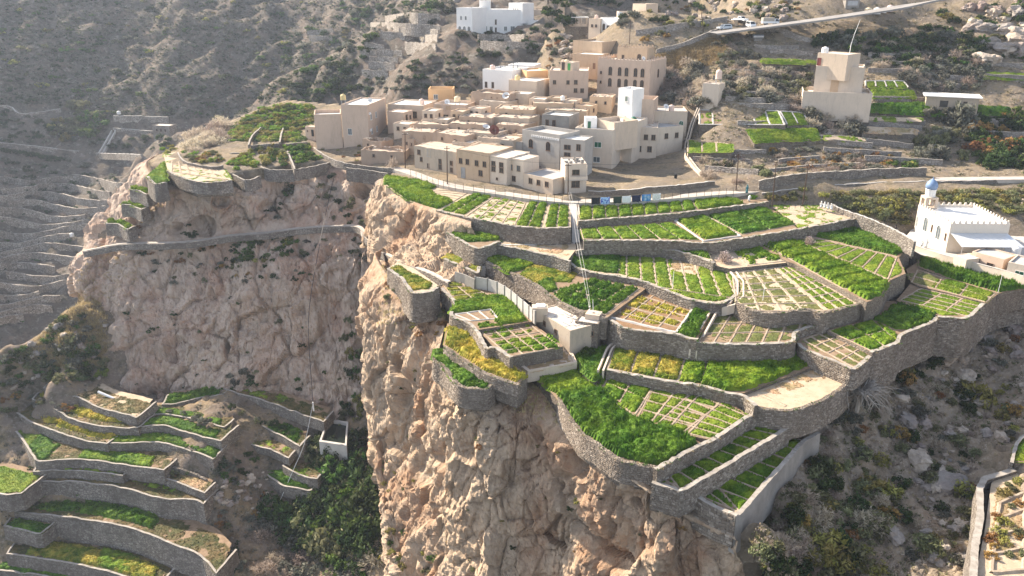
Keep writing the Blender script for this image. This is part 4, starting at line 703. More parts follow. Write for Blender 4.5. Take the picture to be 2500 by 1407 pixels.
ROAD = [(955, 408, .1), (985, 416, .02), (1011, 424, .0), (1060, 442, .0), (1119, 456, .0), (1224, 471, .0), (1300, 482, .0), (1400, 491, .02), (1500, 489, .05), (1620, 482, .1), (1720, 474, .1), (1800, 468, .15), (1850, 464, .2), (1950, 453, .4), (2100, 442, .7), (2300, 437, 1.2), (2560, 434, 1.6)]
ribbon('village_road', ROAD, 0, 3.0, 'path', th=.9)
ribbon('walkway', [(1398, 495, -.1), (1403, 530, -1.2), (1406, 560, -2.4), (1406, 592, -3.7)], 0, 1.6, 'concrete', th=.5)
ribbon('walkway', [(1406, 592, -3.7), (1385, 592, -3.9), (1300, 597, -3.9), (1215, 597, -3.9)], 0, .7, 'concrete', th=.5)
ribbon('straw_path', [(1414, 911, -12.3), (1468, 952, -12.3), (1500, 988, -12.3), (1533, 1017, -12.3), (1600, 1042, -12.3), (1673, 1060, -12.3)], 0, 1.1, 'soil_dry', th=.5)
LEDGE = [(205, 612, -20.2), (300, 594, -17.2), (400, 592, -16.6), (480, 587, -16.4), (560, 574, -15.6), (650, 567, -15.3), (740, 555, -14.5), (830, 550, -13.6), (876, 553, -12.8), (892, 575, -12.6), (925, 607, -12.8), (965, 630, -11.3), (1000, 645, -9.9), (1050, 665, -8.6), (1095, 688, -7.6)]
ribbon('ledge_path', LEDGE, 0, 1.1, 'path', th=.8)
lp = wall('thin plastered parapet along the cliff ledge path', [(q[0] - 2, q[1] + 4, q[2] + .3) for q in LEDGE], 0, 1.5, t=.25, mat='wall_grey', cap='coping', jit=.08)
# ================================================================ village
def solveY(px, py, h):
    lo, hi = 150.0, 330.0
    for _ in range(40):
        m = (lo + hi) / 2; p = aty(px, py, m)
        if p[2] - h > G(np.array([p[0]]), np.array([p[1]]))[0]: lo = m
        else: hi = m
    return m
WIN = {'d': ('pane_dark', 'frame_brown'), 'w': ('pane_blue', 'frame_white'), 'g': ('pane_green', 'frame_white'), 'p': ('pane_blue', 'frame_brown')}
def arch(w, h, n=8):
    r = w / 2; return [(-r, 0), (r, 0)] + [(r * math.cos(math.pi * k / n), h - r + r * math.sin(math.pi * k / n)) for k in range(n + 1)]
def opening(root, face, W, D, u, z, w, h, kind, name='window', arched=False, bars=True):
    """framed opening; face F front, B back, L left side, R right side; u metres from the left as seen from outside"""
    if name == 'window' and w < 1.6: w *= 1.22; h *= 1.18
    o = {'F': ((u, 0), 0), 'R': ((W, u), math.pi / 2), 'L': ((0, D - u), -math.pi / 2), 'B': ((W - u, D), math.pi)}[face]
    pm, fm = WIN.get(kind, (kind, kind)); out = arch(w, h) if arched else [(-w / 2, 0), (w / 2, 0), (w / 2, h), (-w / 2, h)]
    inn = [(x * (1 - .14 / w), .07 + y * (1 - .14 / h)) for x, y in out]; n = len(out); fr = MB()
    v = [(x, -.10, y) for x, y in out] + [(x, -.10, y) for x, y in inn] + [(x, .02, y) for x, y in out] + [(x, -.02, y) for x, y in inn]
    f = [[i, (i + 1) % n, n + (i + 1) % n, n + i] for i in range(n)] + [[i, 2 * n + i, 2 * n + (i + 1) % n, (i + 1) % n] for i in range(n)] + [[n + i, n + (i + 1) % n, 3 * n + (i + 1) % n, 3 * n + i] for i in range(n)]
    fr.add(v, f)
    if name == 'window': fr.box(-w / 2 - .08, w / 2 + .08, -.16, .0, -.09, -.002)
    if bars and name == 'window' and w > .7: fr.box(-.03, .03, -.075, -.03, .07, h - .07)
    ob = fr.obj(name, M[fm], root, (o[0][0], o[0][1], z), o[1])
    MB().add([(x, -.025, y) for x, y in inn], [list(range(n))]).obj('pane' if name == 'window' else 'door_leaf', M[pm], ob)
    return ob
def house(label, fl, fr, Y, h, depth, wall_m='plaster_cream', roof_m='roof_cream', par=.45, wins=(), name='house', cat='house', lumpy=0.0, cren=False, z=None, overhang=0.0, pt=.25, group=None, base=2.6, auto=None, sy=None):
    if Y is None: Y = solveY((fl[0] + fr[0]) / 2, (fl[1] + fr[1]) / 2, h)
    zt = z if z is not None else aty(fl[0], fl[1], Y)[2]
    A = at(fl[0], fl[1], zt); B_ = at(fr[0], fr[1], zt); d = B_[:2] - A[:2]; W = float(np.linalg.norm(d)); rz = math.atan2(d[1], d[0])
    if wall_m == 'auto': wall_m = 'plaster_cream'
    root = empty(name, (A[0], A[1], zt - h), label, cat, group, rz); D = depth
    mb = MB(); zt_ = h; rd = h - par; hb = -base
    if lumpy:
        # irregular earthen block: uneven top edge, rounded corners, sagging roof
        nx, ny = max(3, int(W / 1.2)), max(3, int(D / 1.2)); ring = [(W * i / nx, 0) for i in range(nx)] + [(W, D * i / ny) for i in range(ny)] + [(W - W * i / nx, D) for i in range(nx)] + [(0, D - D * i / ny) for i in range(ny)]
        n = len(ring); j = rng.uniform(-.12, .12, (n, 2)) * lumpy; tops = [h - rng.uniform(0, .5) * lumpy for _ in ring]
        lo = [(x + a * .5, y + b * .5, hb) for (x, y), (a, b) in zip(ring, j)]; hi = [(x + a, y + b, t) for (x, y), (a, b), t in zip(ring, j, tops)]
        inn = [(W / 2 + (x - W / 2) * (1 - .5 / W), D / 2 + (y - D / 2) * (1 - .5 / D), t - .02) for (x, y, t) in hi]; rin = [(x, y, h - max(par, .15) - rng.uniform(0, .15)) for x, y, _ in inn]
        v = lo + hi + inn + rin
        f = [[i, (i + 1) % n, n + (i + 1) % n, n + i] for i in range(n)] + [[n + i, n + (i + 1) % n, 2 * n + (i + 1) % n, 2 * n + i] for i in range(n)] + [[2 * n + i, 2 * n + (i + 1) % n, 3 * n + (i + 1) % n, 3 * n + i] for i in range(n)]
        mb.add(v, f); mb.obj('walls', M[wall_m], root)
        gx, gy = np.meshgrid(np.linspace(.2, W - .2, 8), np.linspace(.2, D - .2, 8)); q = P3(gx.ravel() + A[0], gy.ravel() + A[1], 0.); zz = h - max(par, .15) - .05 + .22 * lumpy * fbm(q / 2.5, 3, 7)
        link('roof', mesh_np('roof', np.stack([gx.ravel(), gy.ravel(), zz], 1), grid_faces(8, 8), M[roof_m], True), root)
    else:
        t = pt
        v = [(0, 0, hb), (W, 0, hb), (W, D, hb), (0, D, hb), (0, 0, h), (W, 0, h), (W, D, h), (0, D, h), (t, t, h), (W - t, t, h), (W - t, D - t, h), (t, D - t, h), (t, t, rd), (W - t, t, rd), (W - t, D - t, rd), (t, D - t, rd)]
        f = [[0, 1, 5, 4], [1, 2, 6, 5], [2, 3, 7, 6], [3, 0, 4, 7]] + [[4 + i, 4 + (i + 1) % 4, 8 + (i + 1) % 4, 8 + i] for i in range(4)] + [[8 + i, 8 + (i + 1) % 4, 12 + (i + 1) % 4, 12 + i] for i in range(4)]
        mb.add(v, f); mb.obj('walls', M[wall_m], root)
        r = MB().box(t, W - t, t, D - t, rd - .15, rd)
        if overhang: r = MB().box(-overhang, W + overhang, -overhang, D + overhang, h - .02, h + .22)
        r.obj('roof', M[roof_m], root)
    if cren:
        for side in range(4):
            L = W if side % 2 == 0 else D; n = int(L / 1.1)
            for k in range(n):
                s = (k + .5) * L / n; c = {0: (s, t / 2), 1: (W - t / 2, s), 2: (s, D - t / 2), 3: (t / 2, s)}[side]; dx, dy = (.28, t / 2) if side % 2 == 0 else (t / 2, .28)
                MB().add([(c[0] - dx, c[1] - dy, h - .01), (c[0] + dx, c[1] - dy, h - .01), (c[0] + dx, c[1] + dy, h - .01), (c[0] - dx, c[1] + dy, h - .01), (c[0] - dx * .45, c[1] - dy * .6, h + .55), (c[0] + dx * .45, c[1] - dy * .6, h + .55), (c[0] + dx * .45, c[1] + dy * .6, h + .55), (c[0] - dx * .45, c[1] + dy * .6, h + .55)],
                         [[0, 1, 5, 4], [1, 2, 6, 5], [2, 3, 7, 6], [3, 0, 4, 7], [4, 5, 6, 7]]).obj('merlon', M[wall_m], root)
    if auto:
        for face, n, rows, kd in auto:
            L = W if face in 'FB' else D
            for rw in rows:
                for k in range(n): opening(root, face, W, D, (k + .5) * L / n + rng.uniform(-.2, .2), rw, .9, 1.15, kd)
    for q in wins:
        face, uu, zz, w, hh, kd = q[:6]; L = W if face in 'FB' else D; opts = q[6] if len(q) > 6 else ''
        opening(root, face, W, D, uu * L, zz, w, hh, kd, 'door' if 'D' in opts else 'window', 'A' in opts)
    root['_w'] = W; root['_d'] = D; root['_h'] = h; return root
def local(root, x, y, z):
    rz = root.rotation_euler.z; c, s = math.cos(rz), math.sin(rz); return (root.location.x + c * x - s * y, root.location.y + s * x + c * y, root.location.z + z)
F_, S_ = 'F', 'R'
H = {}
def hs(key, *a, **k): H[key] = house(*a, **k); return H[key]
w4 = [('F', u, z, .8, 1.1, 'd') for u in (.15, .38, .62, .85) for z in (3.9,)]
hs('old', 'weathered grey old house with peeling plaster at the left end of the village front row', (1010, 354), (1114, 370), 203, 6.2, 9, 'plaster_old', 'roof_mud', .2, [('F', .12, 3.9, .8, 1.1, 'd'), ('F', .17, 2.2, .7, 1.0, 'd'), ('F', .36, 3.8, 1.1, 1.7, 'plaster_grey'), ('F', .34, .9, .7, 1.0, 'd'), ('F', .62, 2.4, .8, 1.1, 'd'), ('F', .62, 1.0, .9, 1.2, 'd'), ('F', .88, 2.5, .7, 1.0, 'd'), ('F', .88, .8, .7, 1.0, 'd')], lumpy=.7)
hs('tan', 'two storey tan house with a tall door and four square windows in the front row', (1114, 363), (1194, 374), 192.5, 7.0, 10, 'plaster_tan', 'roof_mud', .2, [('F', u, 3.5, .85, 1.15, 'd') for u in (.13, .34, .62, .86)] + [('F', .2, 0.05, 1.3, 2.6, 'door_grey', 'D'), ('F', .74, 1.2, 1.0, 1.2, 'd')], lumpy=.35)
hs('pale', 'pale cracked house with paired upper windows in the front row', (1194, 379), (1237, 386), 187.5, 6.4, 9, 'plaster_pale', 'roof_cream', .2, [('F', .25, 4.0, 1.0, 1.0, 'd'), ('F', .7, 4.0, 1.0, 1.0, 'd'), ('F', .25, 2.7, 1.0, 1.0, 'd'), ('F', .7, 2.7, 1.0, 1.0, 'd'), ('F', .45, .8, .5, .5, 'd')], lumpy=.3)
hs('pale2', 'pale house with two narrow upper windows beside the low flat house', (1236, 384), (1278, 391), 186.5, 6.5, 6, 'plaster_pale', 'roof_cream', .15, [('F', .28, 3.7, .8, 1.1, 'p'), ('F', .72, 3.7, .8, 1.1, 'p'), ('F', .45, 1.1, .9, 1.1, 'd')])
hs('low', 'low flat roofed house with three small windows at the alley corner', (1278, 423), (1350, 438), 183, 3.3, 8, 'plaster_cream', 'roof_grey', .12, [('F', u, 1.2, .9, 1.1, 'd') for u in (.25, .52, .8)], lumpy=.15)
hs('tower', 'narrow two storey house with open balcony beside the power pole', (1380, 401), (1433, 400), 178.5, 6.4, 7, 'plaster_pale', 'concrete', .2, [('F', .5, 3.9, 1.7, 1.2, 'd'), ('F', .5, 1.0, 1.9, 1.5, 'd'), ('R', .3, 4.0, .9, 1.2, 'd')])
hs('grey', 'bare grey block house with two arched windows and a white frieze', (1275, 316), (1367, 330), 202, 7.2, 8, 'plaster_grey', 'roof_grey', .8, [('F', .24, 2.9, 1.1, 1.9, 'd', 'A'), ('F', .7, 2.9, 1.1, 1.9, 'd', 'A')])
hs('cream', 'cream house with green window and pointed buttress in the village middle', (1404, 312), (1497, 318), 204, 9.4, 9, 'plaster_pale', 'roof_white', .7, [('F', .15, 4.6, 1.0, 2.2, 'g'), ('F', .62, 4.8, 1.5, 1.2, 'g'), ('F', .28, .4, .9, 2.1, 'd', 'D'), ('F', .6, 1.0, 1.5, 1.2, 'w')])
hs('roofroom', 'dark stone roof room with two black windows and white parapet', (1323, 279), (1390, 284), 212, 5.5, 7, 'concrete_grey', 'roof_white', .5, [('F', .2, 2.6, .8, 1.4, 'd'), ('F', .45, 2.6, .8, 1.4, 'd')])
hs('stairbox', 'small white stair head with a green door on the cream house roof', (1429, 288), (1458, 288), 207, 3.6, 3, 'plaster_white', 'roof_white', .2, [('F', .35, .9, .8, 1.8, 'pane_green', 'D')])
hs('enclosure', 'open cream roof enclosure with an air conditioner on its wall', (1452, 290), (1500, 300), 209, 4.5, 8, 'plaster_cream', 'roof_white', 1.3)
hs('whiteL', 'white house wing with green water tank on its roof', (1491, 296), (1546, 301), 211, 9.4, 10, 'plaster_pale', 'roof_white', .4, [('F', .7, 5.4, .8, .9, 'd'), ('F', .25, 4.6, 1.3, 2.4, 'plaster_grey')])
hs('whiteM', 'white house front with three upper and two lower square windows by the plaza', (1545, 310), (1606, 312), 213, 7.5, 11, 'plaster_pale', 'roof_cream', .4, [('F', u, 4.2, .9, 1.2, 'd') for u in (.22, .55, .85)] + [('F', u, 1.0, 1.0, 1.3, 'd') for u in (.3, .72)])
hs('whiteR', 'white corner house with two windows beside the pipe channel', (1606, 312), (1669, 307), 213.2, 7.5, 11, 'plaster_pale', 'roof_grey', .4, [('F', u, 4.4, .9, 1.2, 'd') for u in (.35, .75)])
hs('tallblock', 'tall cream house with open roof terrace behind the white house', (1526, 241), (1597, 244), 222, 10.5, 8, 'plaster_pink', 'roof_cream', 1.4, [('F', .25, 4.2, 1.3, 2.4, 'plaster_grey', 'A'), ('F', .62, 4.8, .8, .8, 'd')])
hs('stairtower', 'slim white stair tower with a green window in the village', (1510, 215), (1545, 219), 221, 12.5, 5, 'plaster_white', 'roof_white', .5, [('F', .6, 9.2, .7, 1.2, 'g')])
hs('greyroof', 'cream house with grey roof and arched green window at the village right end', (1597, 271), (1679, 272), 222.5, 8.5, 9, 'plaster_cream', 'roof_grey', .4, [('F', .83, 3.6, 1.0, 2.0, 'g', 'A')])
hs('bigleftA', 'lower wing of the big pink house with a sunken roof terrace', (766, 280), (832, 278), 226, 9.4, 9, 'plaster_pink', 'roof_white', 1.0, [('R', .5, 8.6, .5, .5, 'd')])
hs('bigleft', 'big windowless pink house standing at the edge of the left plateau', (832, 255), (896, 257), 227, 12.4, 15, 'plaster_pink', 'roof_white', .4, [('F', .28, 4.0, 1.0, 1.5, 'w')] + [('R', u, z, .9, 1.4, 'w') for u in (.16, .42) for z in (4.0, 8.0)])
hs('hut', 'tiny pink hut with a dark doorway beside the big pink house', (744, 308), (768, 310), 235, 2.9, 3, 'plaster_pink', 'roof_mud', .15, [('F', .75, .1, .8, 1.9, 'pane_dark', 'D'), ('F', .25, 1.3, .3, .4, 'd')], lumpy=.3)
hs('backL', 'ochre house with stepped flat roofs behind the big pink house', (946, 254), (1033, 258), 240, 5.5, 11, 'plaster_cream', 'roof_white', .4, [('F', .52, 1.8, .9, 1.6, 'd'), ('F', .75, 1.8, 1.3, 1.6, 'd')])
hs('annexL', 'small pink annex with an open side door near the ruined walls', (945, 272), (985, 275), 232, 5.5, 5, 'plaster_pink', 'roof_cream', .2, [('R', .3, 2.5, .9, 2.2, 'd', 'D'), ('R', .7, 3.2, .6, .9, 'd')])
hs('orange', 'orange house with roof terraces and a double garage like opening', (1059, 253), (1138, 257), 236, 6.5, 9, 'plaster_pink', 'roof_white', .9, [('F', .35, 1.6, 1.9, 1.9, 'd'), ('F', .75, 2.6, .7, .9, 'd'), ('F', .15, 5.0, 1.2, .9, 'plaster_tan'), ('F', .45, 5.0, 1.2, .9, 'plaster_tan')])
hs('orangeB', 'tall bright orange roof room behind the orange terraces', (1045, 218), (1106, 218), 249, 7.0, 7, 'plaster_ochre', 'roof_white', 1.0, [('F', .3, 4.0, 1.1, 1.2, 'w')])
hs('whA', 'white house with rooftop pergola at the upper left of the village', (1178, 169), (1250, 173), 256, 7.5, 12, 'plaster_white', 'roof_white', .5, [('F', .12, 2.0, .7, 1.5, 'd'), ('F', .35, 2.0, .7, 1.5, 'd'), ('L', .4, 2.0, .8, 1.5, 'd'), ('L', .7, 2.0, .8, 1.5, 'd')])
hs('whB', 'long white roof box behind the rooftop pergola', (1240, 158), (1305, 160), 266, 4.5, 8, 'plaster_white', 'roof_white', .2)
hs('ochre', 'vivid ochre house beside two dark poles', (1286, 174), (1338, 172), 252, 9, 8, 'plaster_ochre', 'roof_cream', .4, [('F', .75, 3.0, .8, 1.3, 'd'), ('R', .5, 3.0, .8, 1.3, 'd')])
hs('creamD', 'flat cream house with a rounded tank beside the ochre house', (1242, 195), (1310, 199), 246, 6, 9, 'plaster_cream', 'roof_white', .3, [('F', .3, 1.4, .9, 1.4, 'd')])
hs('mudE', 'long stone walled ruin with curved top in the upper village', (1150, 222), (1242, 229), 240, 4.2, 7, 'mud', 'roof_mud', .9, [('F', .55, 2.6, .3, .3, 'd'), ('F', .7, 2.6, .3, .3, 'd')], lumpy=.8)
hs('whF', 'small whitewashed house with one window below the rounded tank', (1244, 227), (1290, 230), 238, 4.5, 5, 'plaster_cream', 'roof_white', .2, [('F', .4, 1.9, .7, .9, 'd')])
hs('pink', 'pink house with a green roof door in the upper village', (1342, 172), (1437, 173), 246, 7.2, 10, 'plaster_pink', 'roof_cream', .4, [('F', .13, 3.2, .8, 1.0, 'd'), ('F', .48, 3.2, .8, 1.0, 'd'), ('F', .68, 3.2, .9, 1.1, 'd'), ('F', .68, .8, .9, 1.1, 'd'), ('F', .85, .8, .9, 1.1, 'd')])
hs('pinkroom', 'little roof room with bright green door on the pink house', (1368, 151), (1398, 153), 248.5, 2.9, 4, 'plaster_cream', 'roof_cream', .2, [('F', .25, .6, .9, 1.9, 'd'), ('F', .72, .5, .9, 2.1, 'door_green', 'D')])
tw = [('F', u, z, .95, 2.1, 'd', 'A') for u in (.25, .43, .56, .73, .86) for z in (1.3, 4.6)] + [('F', .07, 4.8, .5, .7, 'd'), ('F', .07, 2.0, .5, .7, 'd'), ('R', .5, 4.2, .9, 2.0, 'd', 'A')]
hs('palace', 'stately tan house with crenellated roof and tall paired arched windows', (1460, 143), (1589, 150), 249, 9.2, 12, 'plaster_pink', 'roof_cream', .6, tw, cren=True)
hs('palaceroom', 'crenellated roof block on the stately tan house', (1508, 115), (1580, 118), 254, 4.6, 6, 'plaster_tan', 'roof_cream', .4, [('F', .2, 1.2, .7, 1.0, 'd'), ('F', .75, .6, 1.0, 1.9, 'd', 'A')], cren=True)
hs('tanbig', 'big windowless orange tan house with a pale flat roof on the rock', (1399, 99), (1470, 103), 272, 8, 20, 'plaster_tan', 'roof_grey', .6, [('R', .3, 2.0, .8, 1.8, 'd', 'D')])
hs('tanannex', 'lower annex with white roof in front of the orange tan house', (1400, 131), (1469, 134), 262, 5, 7, 'plaster_tan', 'roof_white', .3, [('F', .75, .6, .8, 1.8, 'door_brown', 'D')])
hs('top1', 'small tan house with three little windows below the wooded rocks', (1438, 45), (1466, 46), 286, 5, 6, 'plaster_cream', 'roof_cream', .2, [('F', .3, 2.2, .7, .8, 'd'), ('F', .65, 2.2, .7, .8, 'd')])
hs('top2', 'white house with a wide double window below the wooded rocks', (1466, 43), (1513, 45), 284, 6, 7, 'plaster_white', 'roof_white', .3, [('F', .2, 2.0, .9, 1.8, 'd', 'A'), ('F', .48, 2.0, 2.2, 1.6, 'd')])
hs('top3', 'white house half hidden behind the dark trees at the top', (1512, 29), (1562, 29), 292, 6, 7, 'plaster_cream', 'roof_white', .4, [('F', .3, 2.4, .9, 1.6, 'd', 'A'), ('F', .6, 2.4, .9, 1.6, 'd', 'A')])
hs('top4', 'pale cube house above the dark trees at the top', (1545, 9), (1578, 10), 300, 6, 6, 'plaster_cream', 'roof_white', .3)
gw = [('F', u, z, 1.4, 1.5, 'w') for u in (.08, .26, .80) for z in (1.6, 5.6)] + [('F', u, z, 1.0, 1.4, 'w') for u in (.16, .38, .66, .93) for z in (1.6, 5.6)] + [('F', .47, z, .6, 1.6, 'd') for z in (2.2, 5.0, 8.0)]
hs('hotel', 'large white three storey building on the far spur', (1151, 24), (1277, 24), 332, 13.5, 14, 'plaster_white', 'roof_white', .7, gw)
hs('hotelL', 'white left block with arched loggia on the large white building', (1114, 19), (1152, 20), 330, 15.5, 9, 'plaster_white', 'roof_white', .7, [('F', .2, 6.2, 1.2, 2.2, 'w', 'A'), ('F', .5, 6.2, 1.2, 2.2, 'w', 'A'), ('F', .8, 6.2, 1.2, 2.2, 'w', 'A'), ('F', .3, 11, .8, 1.4, 'w', 'A'), ('F', .6, 11, .8, 1.4, 'w', 'A'), ('F', .3, 2.0, 1.0, 1.4, 'w')])
hs('hotelT', 'white stair tower on the large white building', (1170, 2), (1197, 2), 334, 8, 6, 'plaster_white', 'roof_white', .3)
hs('hotelR', 'white roof room with three narrow windows on the large white building', (1242, 7), (1276, 8), 337, 5, 6, 'plaster_white', 'roof_white', .3, [('F', u, 1.2, .5, 1.6, 'w') for u in (.35, .5, .65)])
hs('hotelS', 'small pale yellow house with blue windows beside the large white building', (1288, 24), (1328, 25), 345, 8, 6, 'plaster_cream', 'roof_white', .4, [('F', .3, 4.0, 1.4, 1.4, 'w'), ('F', .72, 4.0, 1.6, 1.4, 'w')])
hs('hotelW', 'low white terrace wing beside the large white building', (1277, 50), (1311, 51), 334, 5, 5, 'plaster_white', 'roof_white', .8)
hs('ghouse', 'grey unfinished block house at the top edge beyond the dark trees', (1080, -8), (1109, -6), 400, 8, 6, 'concrete_grey', 'roof_grey', .2, [('F', .35, 3.0, 1.2, 1.4, 'd'), ('F', .75, 3.0, 1.2, 1.4, 'd')])
pod = hs('podium', 'cream podium storey of the tall hillside house', (1961, 223), (2131, 229), 222, 5, 12, 'plaster_pale', 'roof_cream', .9)
hs('tallR', 'tall windowless cream house with a dark vertical slot on the terraced hill', (1993, 161), (2113, 165), 225, 10.5, 9, 'plaster_pale', 'roof_cream', .5, [('F', .43, .6, 2.0, 8.6, 'plaster_tan')])
hs('tallRT', 'roof room of the tall cream hillside house with a dark red door', (1997, 129), (2071, 134), 226.5, 4.2, 7, 'plaster_cream', 'roof_cream', .2, [('F', .08, .9, 1.1, 2.0, 'door_red', 'D')])
hs('shed', 'ruined shed with cracked white concrete slab roof among green strips', (2263, 235), (2392, 241), 226, 3.2, 7, 'plaster_old', 'roof_white', .15, [('F', .35, .6, 2.0, 1.6, 'pane_dark'), ('F', .75, .8, .8, 1.2, 'd')], overhang=.7)
hs('pump', 'small square pump house with a tall pink tank beside the bare trees', (1716, 203), (1756, 206), 226, 6, 4.2, 'plaster_pale', 'roof_white', .4)
# earthen houses of the old quarter
MUDS = [((980, 317), (1057, 321), 5.5, 9, 'mud', 'brown earthen house with a rough eroded roof edge'), ((1057, 321), (1132, 331), 4.8, 8, 'mud', 'earthen house with a sunken dark roof hole'), ((1057, 335), (1113, 343), 3.4, 4, 'concrete', 'small concrete roofed box carrying a metal tank'),
 ((1010, 300), (1095, 304), 3.6, 8, 'mud', 'low earthen house with beams lying on its roof'), ((1095, 298), (1180, 304), 3.6, 8, 'mud', 'low earthen house in the middle of the old quarter'), ((1132, 319), (1212, 326), 4.2, 8, 'plaster_old', 'eroded house with pale roof behind the red dish'),
 ((1165, 334), (1252, 342), 4.5, 7, 'plaster_old', 'flat roofed old house carrying the big red dish'), ((1212, 300), (1277, 306), 4.2, 8, 'mud', 'earthen house with two tiny windows near the bare grey house'), ((1120, 282), (1200, 287), 3.6, 9, 'mud', 'earthen house with a broken courtyard roof'),
 ((1200, 283), (1292, 289), 3.6, 8, 'plaster_old', 'house with a long pale mud roof in the old quarter'), ((1208, 264), (1302, 267), 3.4, 8, 'plaster_tan', 'tan house with a smooth rounded roof edge'), ((1300, 250), (1400, 252), 3.4, 9, 'plaster_tan', 'wide tan flat roof with a small orange hut on it'),
 ((1330, 266), (1432, 270), 3.4, 8, 'plaster_tan', 'long tan flat roof behind the dark stone roof room'), ((1440, 235), (1494, 237), 3.8, 7, 'plaster_tan', 'small square tan house with two dark doors and beam roof'), ((1170, 244), (1240, 249), 3.2, 7, 'plaster_cream', 'cream roof with a large white dish'),
 ((1205, 343), (1275, 346), 4.4, 7, 'plaster_grey', 'grey house with two black openings beside the bare block house'), ((880, 364), (985, 369), 3.0, 7, 'mud', 'ruined stone hut with a collapsed roof by the plateau edge'), ((884, 338), (930, 344), 3.2, 5, 'mud', 'roofless brown ruin beside the big pink house'), ((985, 335), (1010, 338), 4.0, 6, 'mud', 'narrow earthen wall stub at the corner of the old quarter')]
for k, (fl, fr, h, d, m, lb) in enumerate(MUDS):
    hs('mud%d' % k, lb, fl, fr, None, h, d, m, 'roof_mud' if k not in (2, 14) else 'roof_cream', .25 if k < 16 else 1.2, [('F', .3, h - 2.0, .55, .7, 'd'), ('F', .72, h - 2.1, .55, .7, 'd')] if k not in (2, 11, 12) else (), lumpy=.9 if m == 'mud' else .5)
EXTRA = [((1030, 269), (1062, 271), 4.2, 5, 'plaster_cream', 'small cream house with a flat roof left of the orange house'), ((1100, 270), (1130, 272), 3.6, 5, 'plaster_tan', 'small tan house squeezed below the orange house'), ((1142, 262), (1174, 265), 3.4, 5, 'plaster_cream', 'little cream house behind the large white dish'), ((1292, 240), (1330, 242), 3.6, 5, 'plaster_cream', 'cream cube below the ochre house'),
 ((1336, 237), (1368, 239), 3.6, 5, 'plaster_tan', 'tan cube below the pink house'), ((1374, 244), (1406, 246), 3.4, 5, 'plaster_cream', 'cream cube right of the tan cube below the pink house'), ((1060, 289), (1092, 292), 3.4, 4, 'plaster_old', 'stained little house on the left of the old quarter'), ((1186, 311), (1214, 315), 3.6, 5, 'plaster_old', 'stained little house right of the red dish'), ((1250, 327), (1277, 330), 4.2, 5, 'plaster_tan', 'tan house wedged left of the bare grey block house'),
 ((1104, 344), (1150, 349), 4.6, 5, 'plaster_old', 'old house rising behind the tan front row house'), ((1152, 351), (1196, 356), 5.0, 5, 'plaster_cream', 'cream house rising behind the pale cracked house'), ((1404, 256), (1440, 259), 3.4, 5, 'plaster_tan', 'tan cube behind the white stair head'), ((960, 300), (1000, 303), 3.6, 5, 'plaster_cream', 'cream house between the annex and the old quarter'), ((1030, 318), (1056, 320), 4.6, 5, 'plaster_old', 'narrow stained house in the left old quarter')]
for k, (fl, fr, h, d, m, lb) in enumerate(EXTRA): hs('ex%d' % k, lb, fl, fr, None, h, d, m, 'roof_mud' if k % 3 else 'roof_cream', .35, [('F', .28, h - 2.0, .7, .9, 'd'), ('F', .7, h - 2.0, .7, .9, 'd'), ('R', .5, h - 2.0, .7, .9, 'd')], lumpy=.35)
hs('ruinblock', 'unfinished grey block house with open floors behind the narrow balcony house', (1368, 338), (1428, 343), 194, 7.0, 6, 'plaster_grey', 'roof_white', .3, [('F', .3, 4.4, 1.4, 1.0, 'd'), ('F', .3, 2.8, 1.4, .8, 'd'), ('F', .75, 4.4, .9, 1.3, 'd')])
# block house on the terraces
hs('block', 'stone faced corner room of the block house between the fields', (1404, 784), (1460, 792), 128, 4.4, 5.0, 'wall_stone', 'concrete', .12, [('F', .25, 2.2, .7, .7, 'd'), ('F', .72, 2.2, .75, .75, 'd'), ('F', .5, 3.2, .5, .35, 'd')], z=-6.6)
hs('blockW', 'long pale wing of the block house littered with scrap on its roof', (1305, 756), (1392, 808), 130, 3.4, 5.2, 'plaster_old', 'roof_cream', .12, [('F', .3, 1.6, .6, .7, 'd'), ('F', .62, 1.4, .6, .7, 'd')], z=-6.9)
MB().box(0, 2.4, 0, 2.0, 0, .9).obj('roof_hatch', M['plaster_cream'], H['block'], (1.2, 1.6, 4.28)); MB().box(1.0, 1.4, .7, 1.1, .9, .93).obj('hatch_opening', M['pane_dark'], H['block'], (1.2, 1.6, 4.28))
# mosque
plaster('mosque_wall', (0.72, 0.64, 0.54), .2)
mq = hs('mosque', 'white crenellated mosque with arched windows at the right', (2243, 499), (2322, 546), 167.5, 6.2, 11.5, 'mosque_wall', 'roof_white', .5, [('F', .32, 1.6, 1.5, 2.6, 'w', 'A'), ('F', .72, 1.6, 1.5, 2.6, 'w', 'A'), ('F', .05, 1.4, .6, 2.0, 'w', 'A'), ('F', .52, 2.4, .5, 1.3, 'd', 'A'), ('F', .93, 2.4, .5, 1.3, 'd', 'A')], name='mosque', cat='mosque', cren=True, z=.1)
mt = empty('minaret', local(mq, .9, 1.6, 5.6), 'short minaret with a slate blue onion dome on the mosque corner', 'minaret', rz=mq.rotation_euler.z)
MB().box(-1.3, 1.3, -1.3, 1.3, 0, .5).box(-1.3, -.7, -1.3, -.7, .5, 2.2).box(.7, 1.3, -1.3, -.7, .5, 2.2).box(.7, 1.3, .7, 1.3, .5, 2.2).box(-1.3, -.7, .7, 1.3, .5, 2.2).box(-1.3, 1.3, -1.3, 1.3, 2.2, 2.6).obj('base', M['plaster_cream'], mt)
MB().lathe([(1.0, 2.6), (1.0, 4.0), (1.12, 4.05), (1.12, 4.2)], 16).obj('drum', M['plaster_white'], mt, smooth=False)
MB().lathe([(1.0, 4.2), (1.2, 4.6), (1.22, 5.0), (1.05, 5.5), (.7, 5.95), (.3, 6.25), (.08, 6.45), (.0, 7.0)], 16).obj('dome', M['dome_blue'], mt, smooth=True)
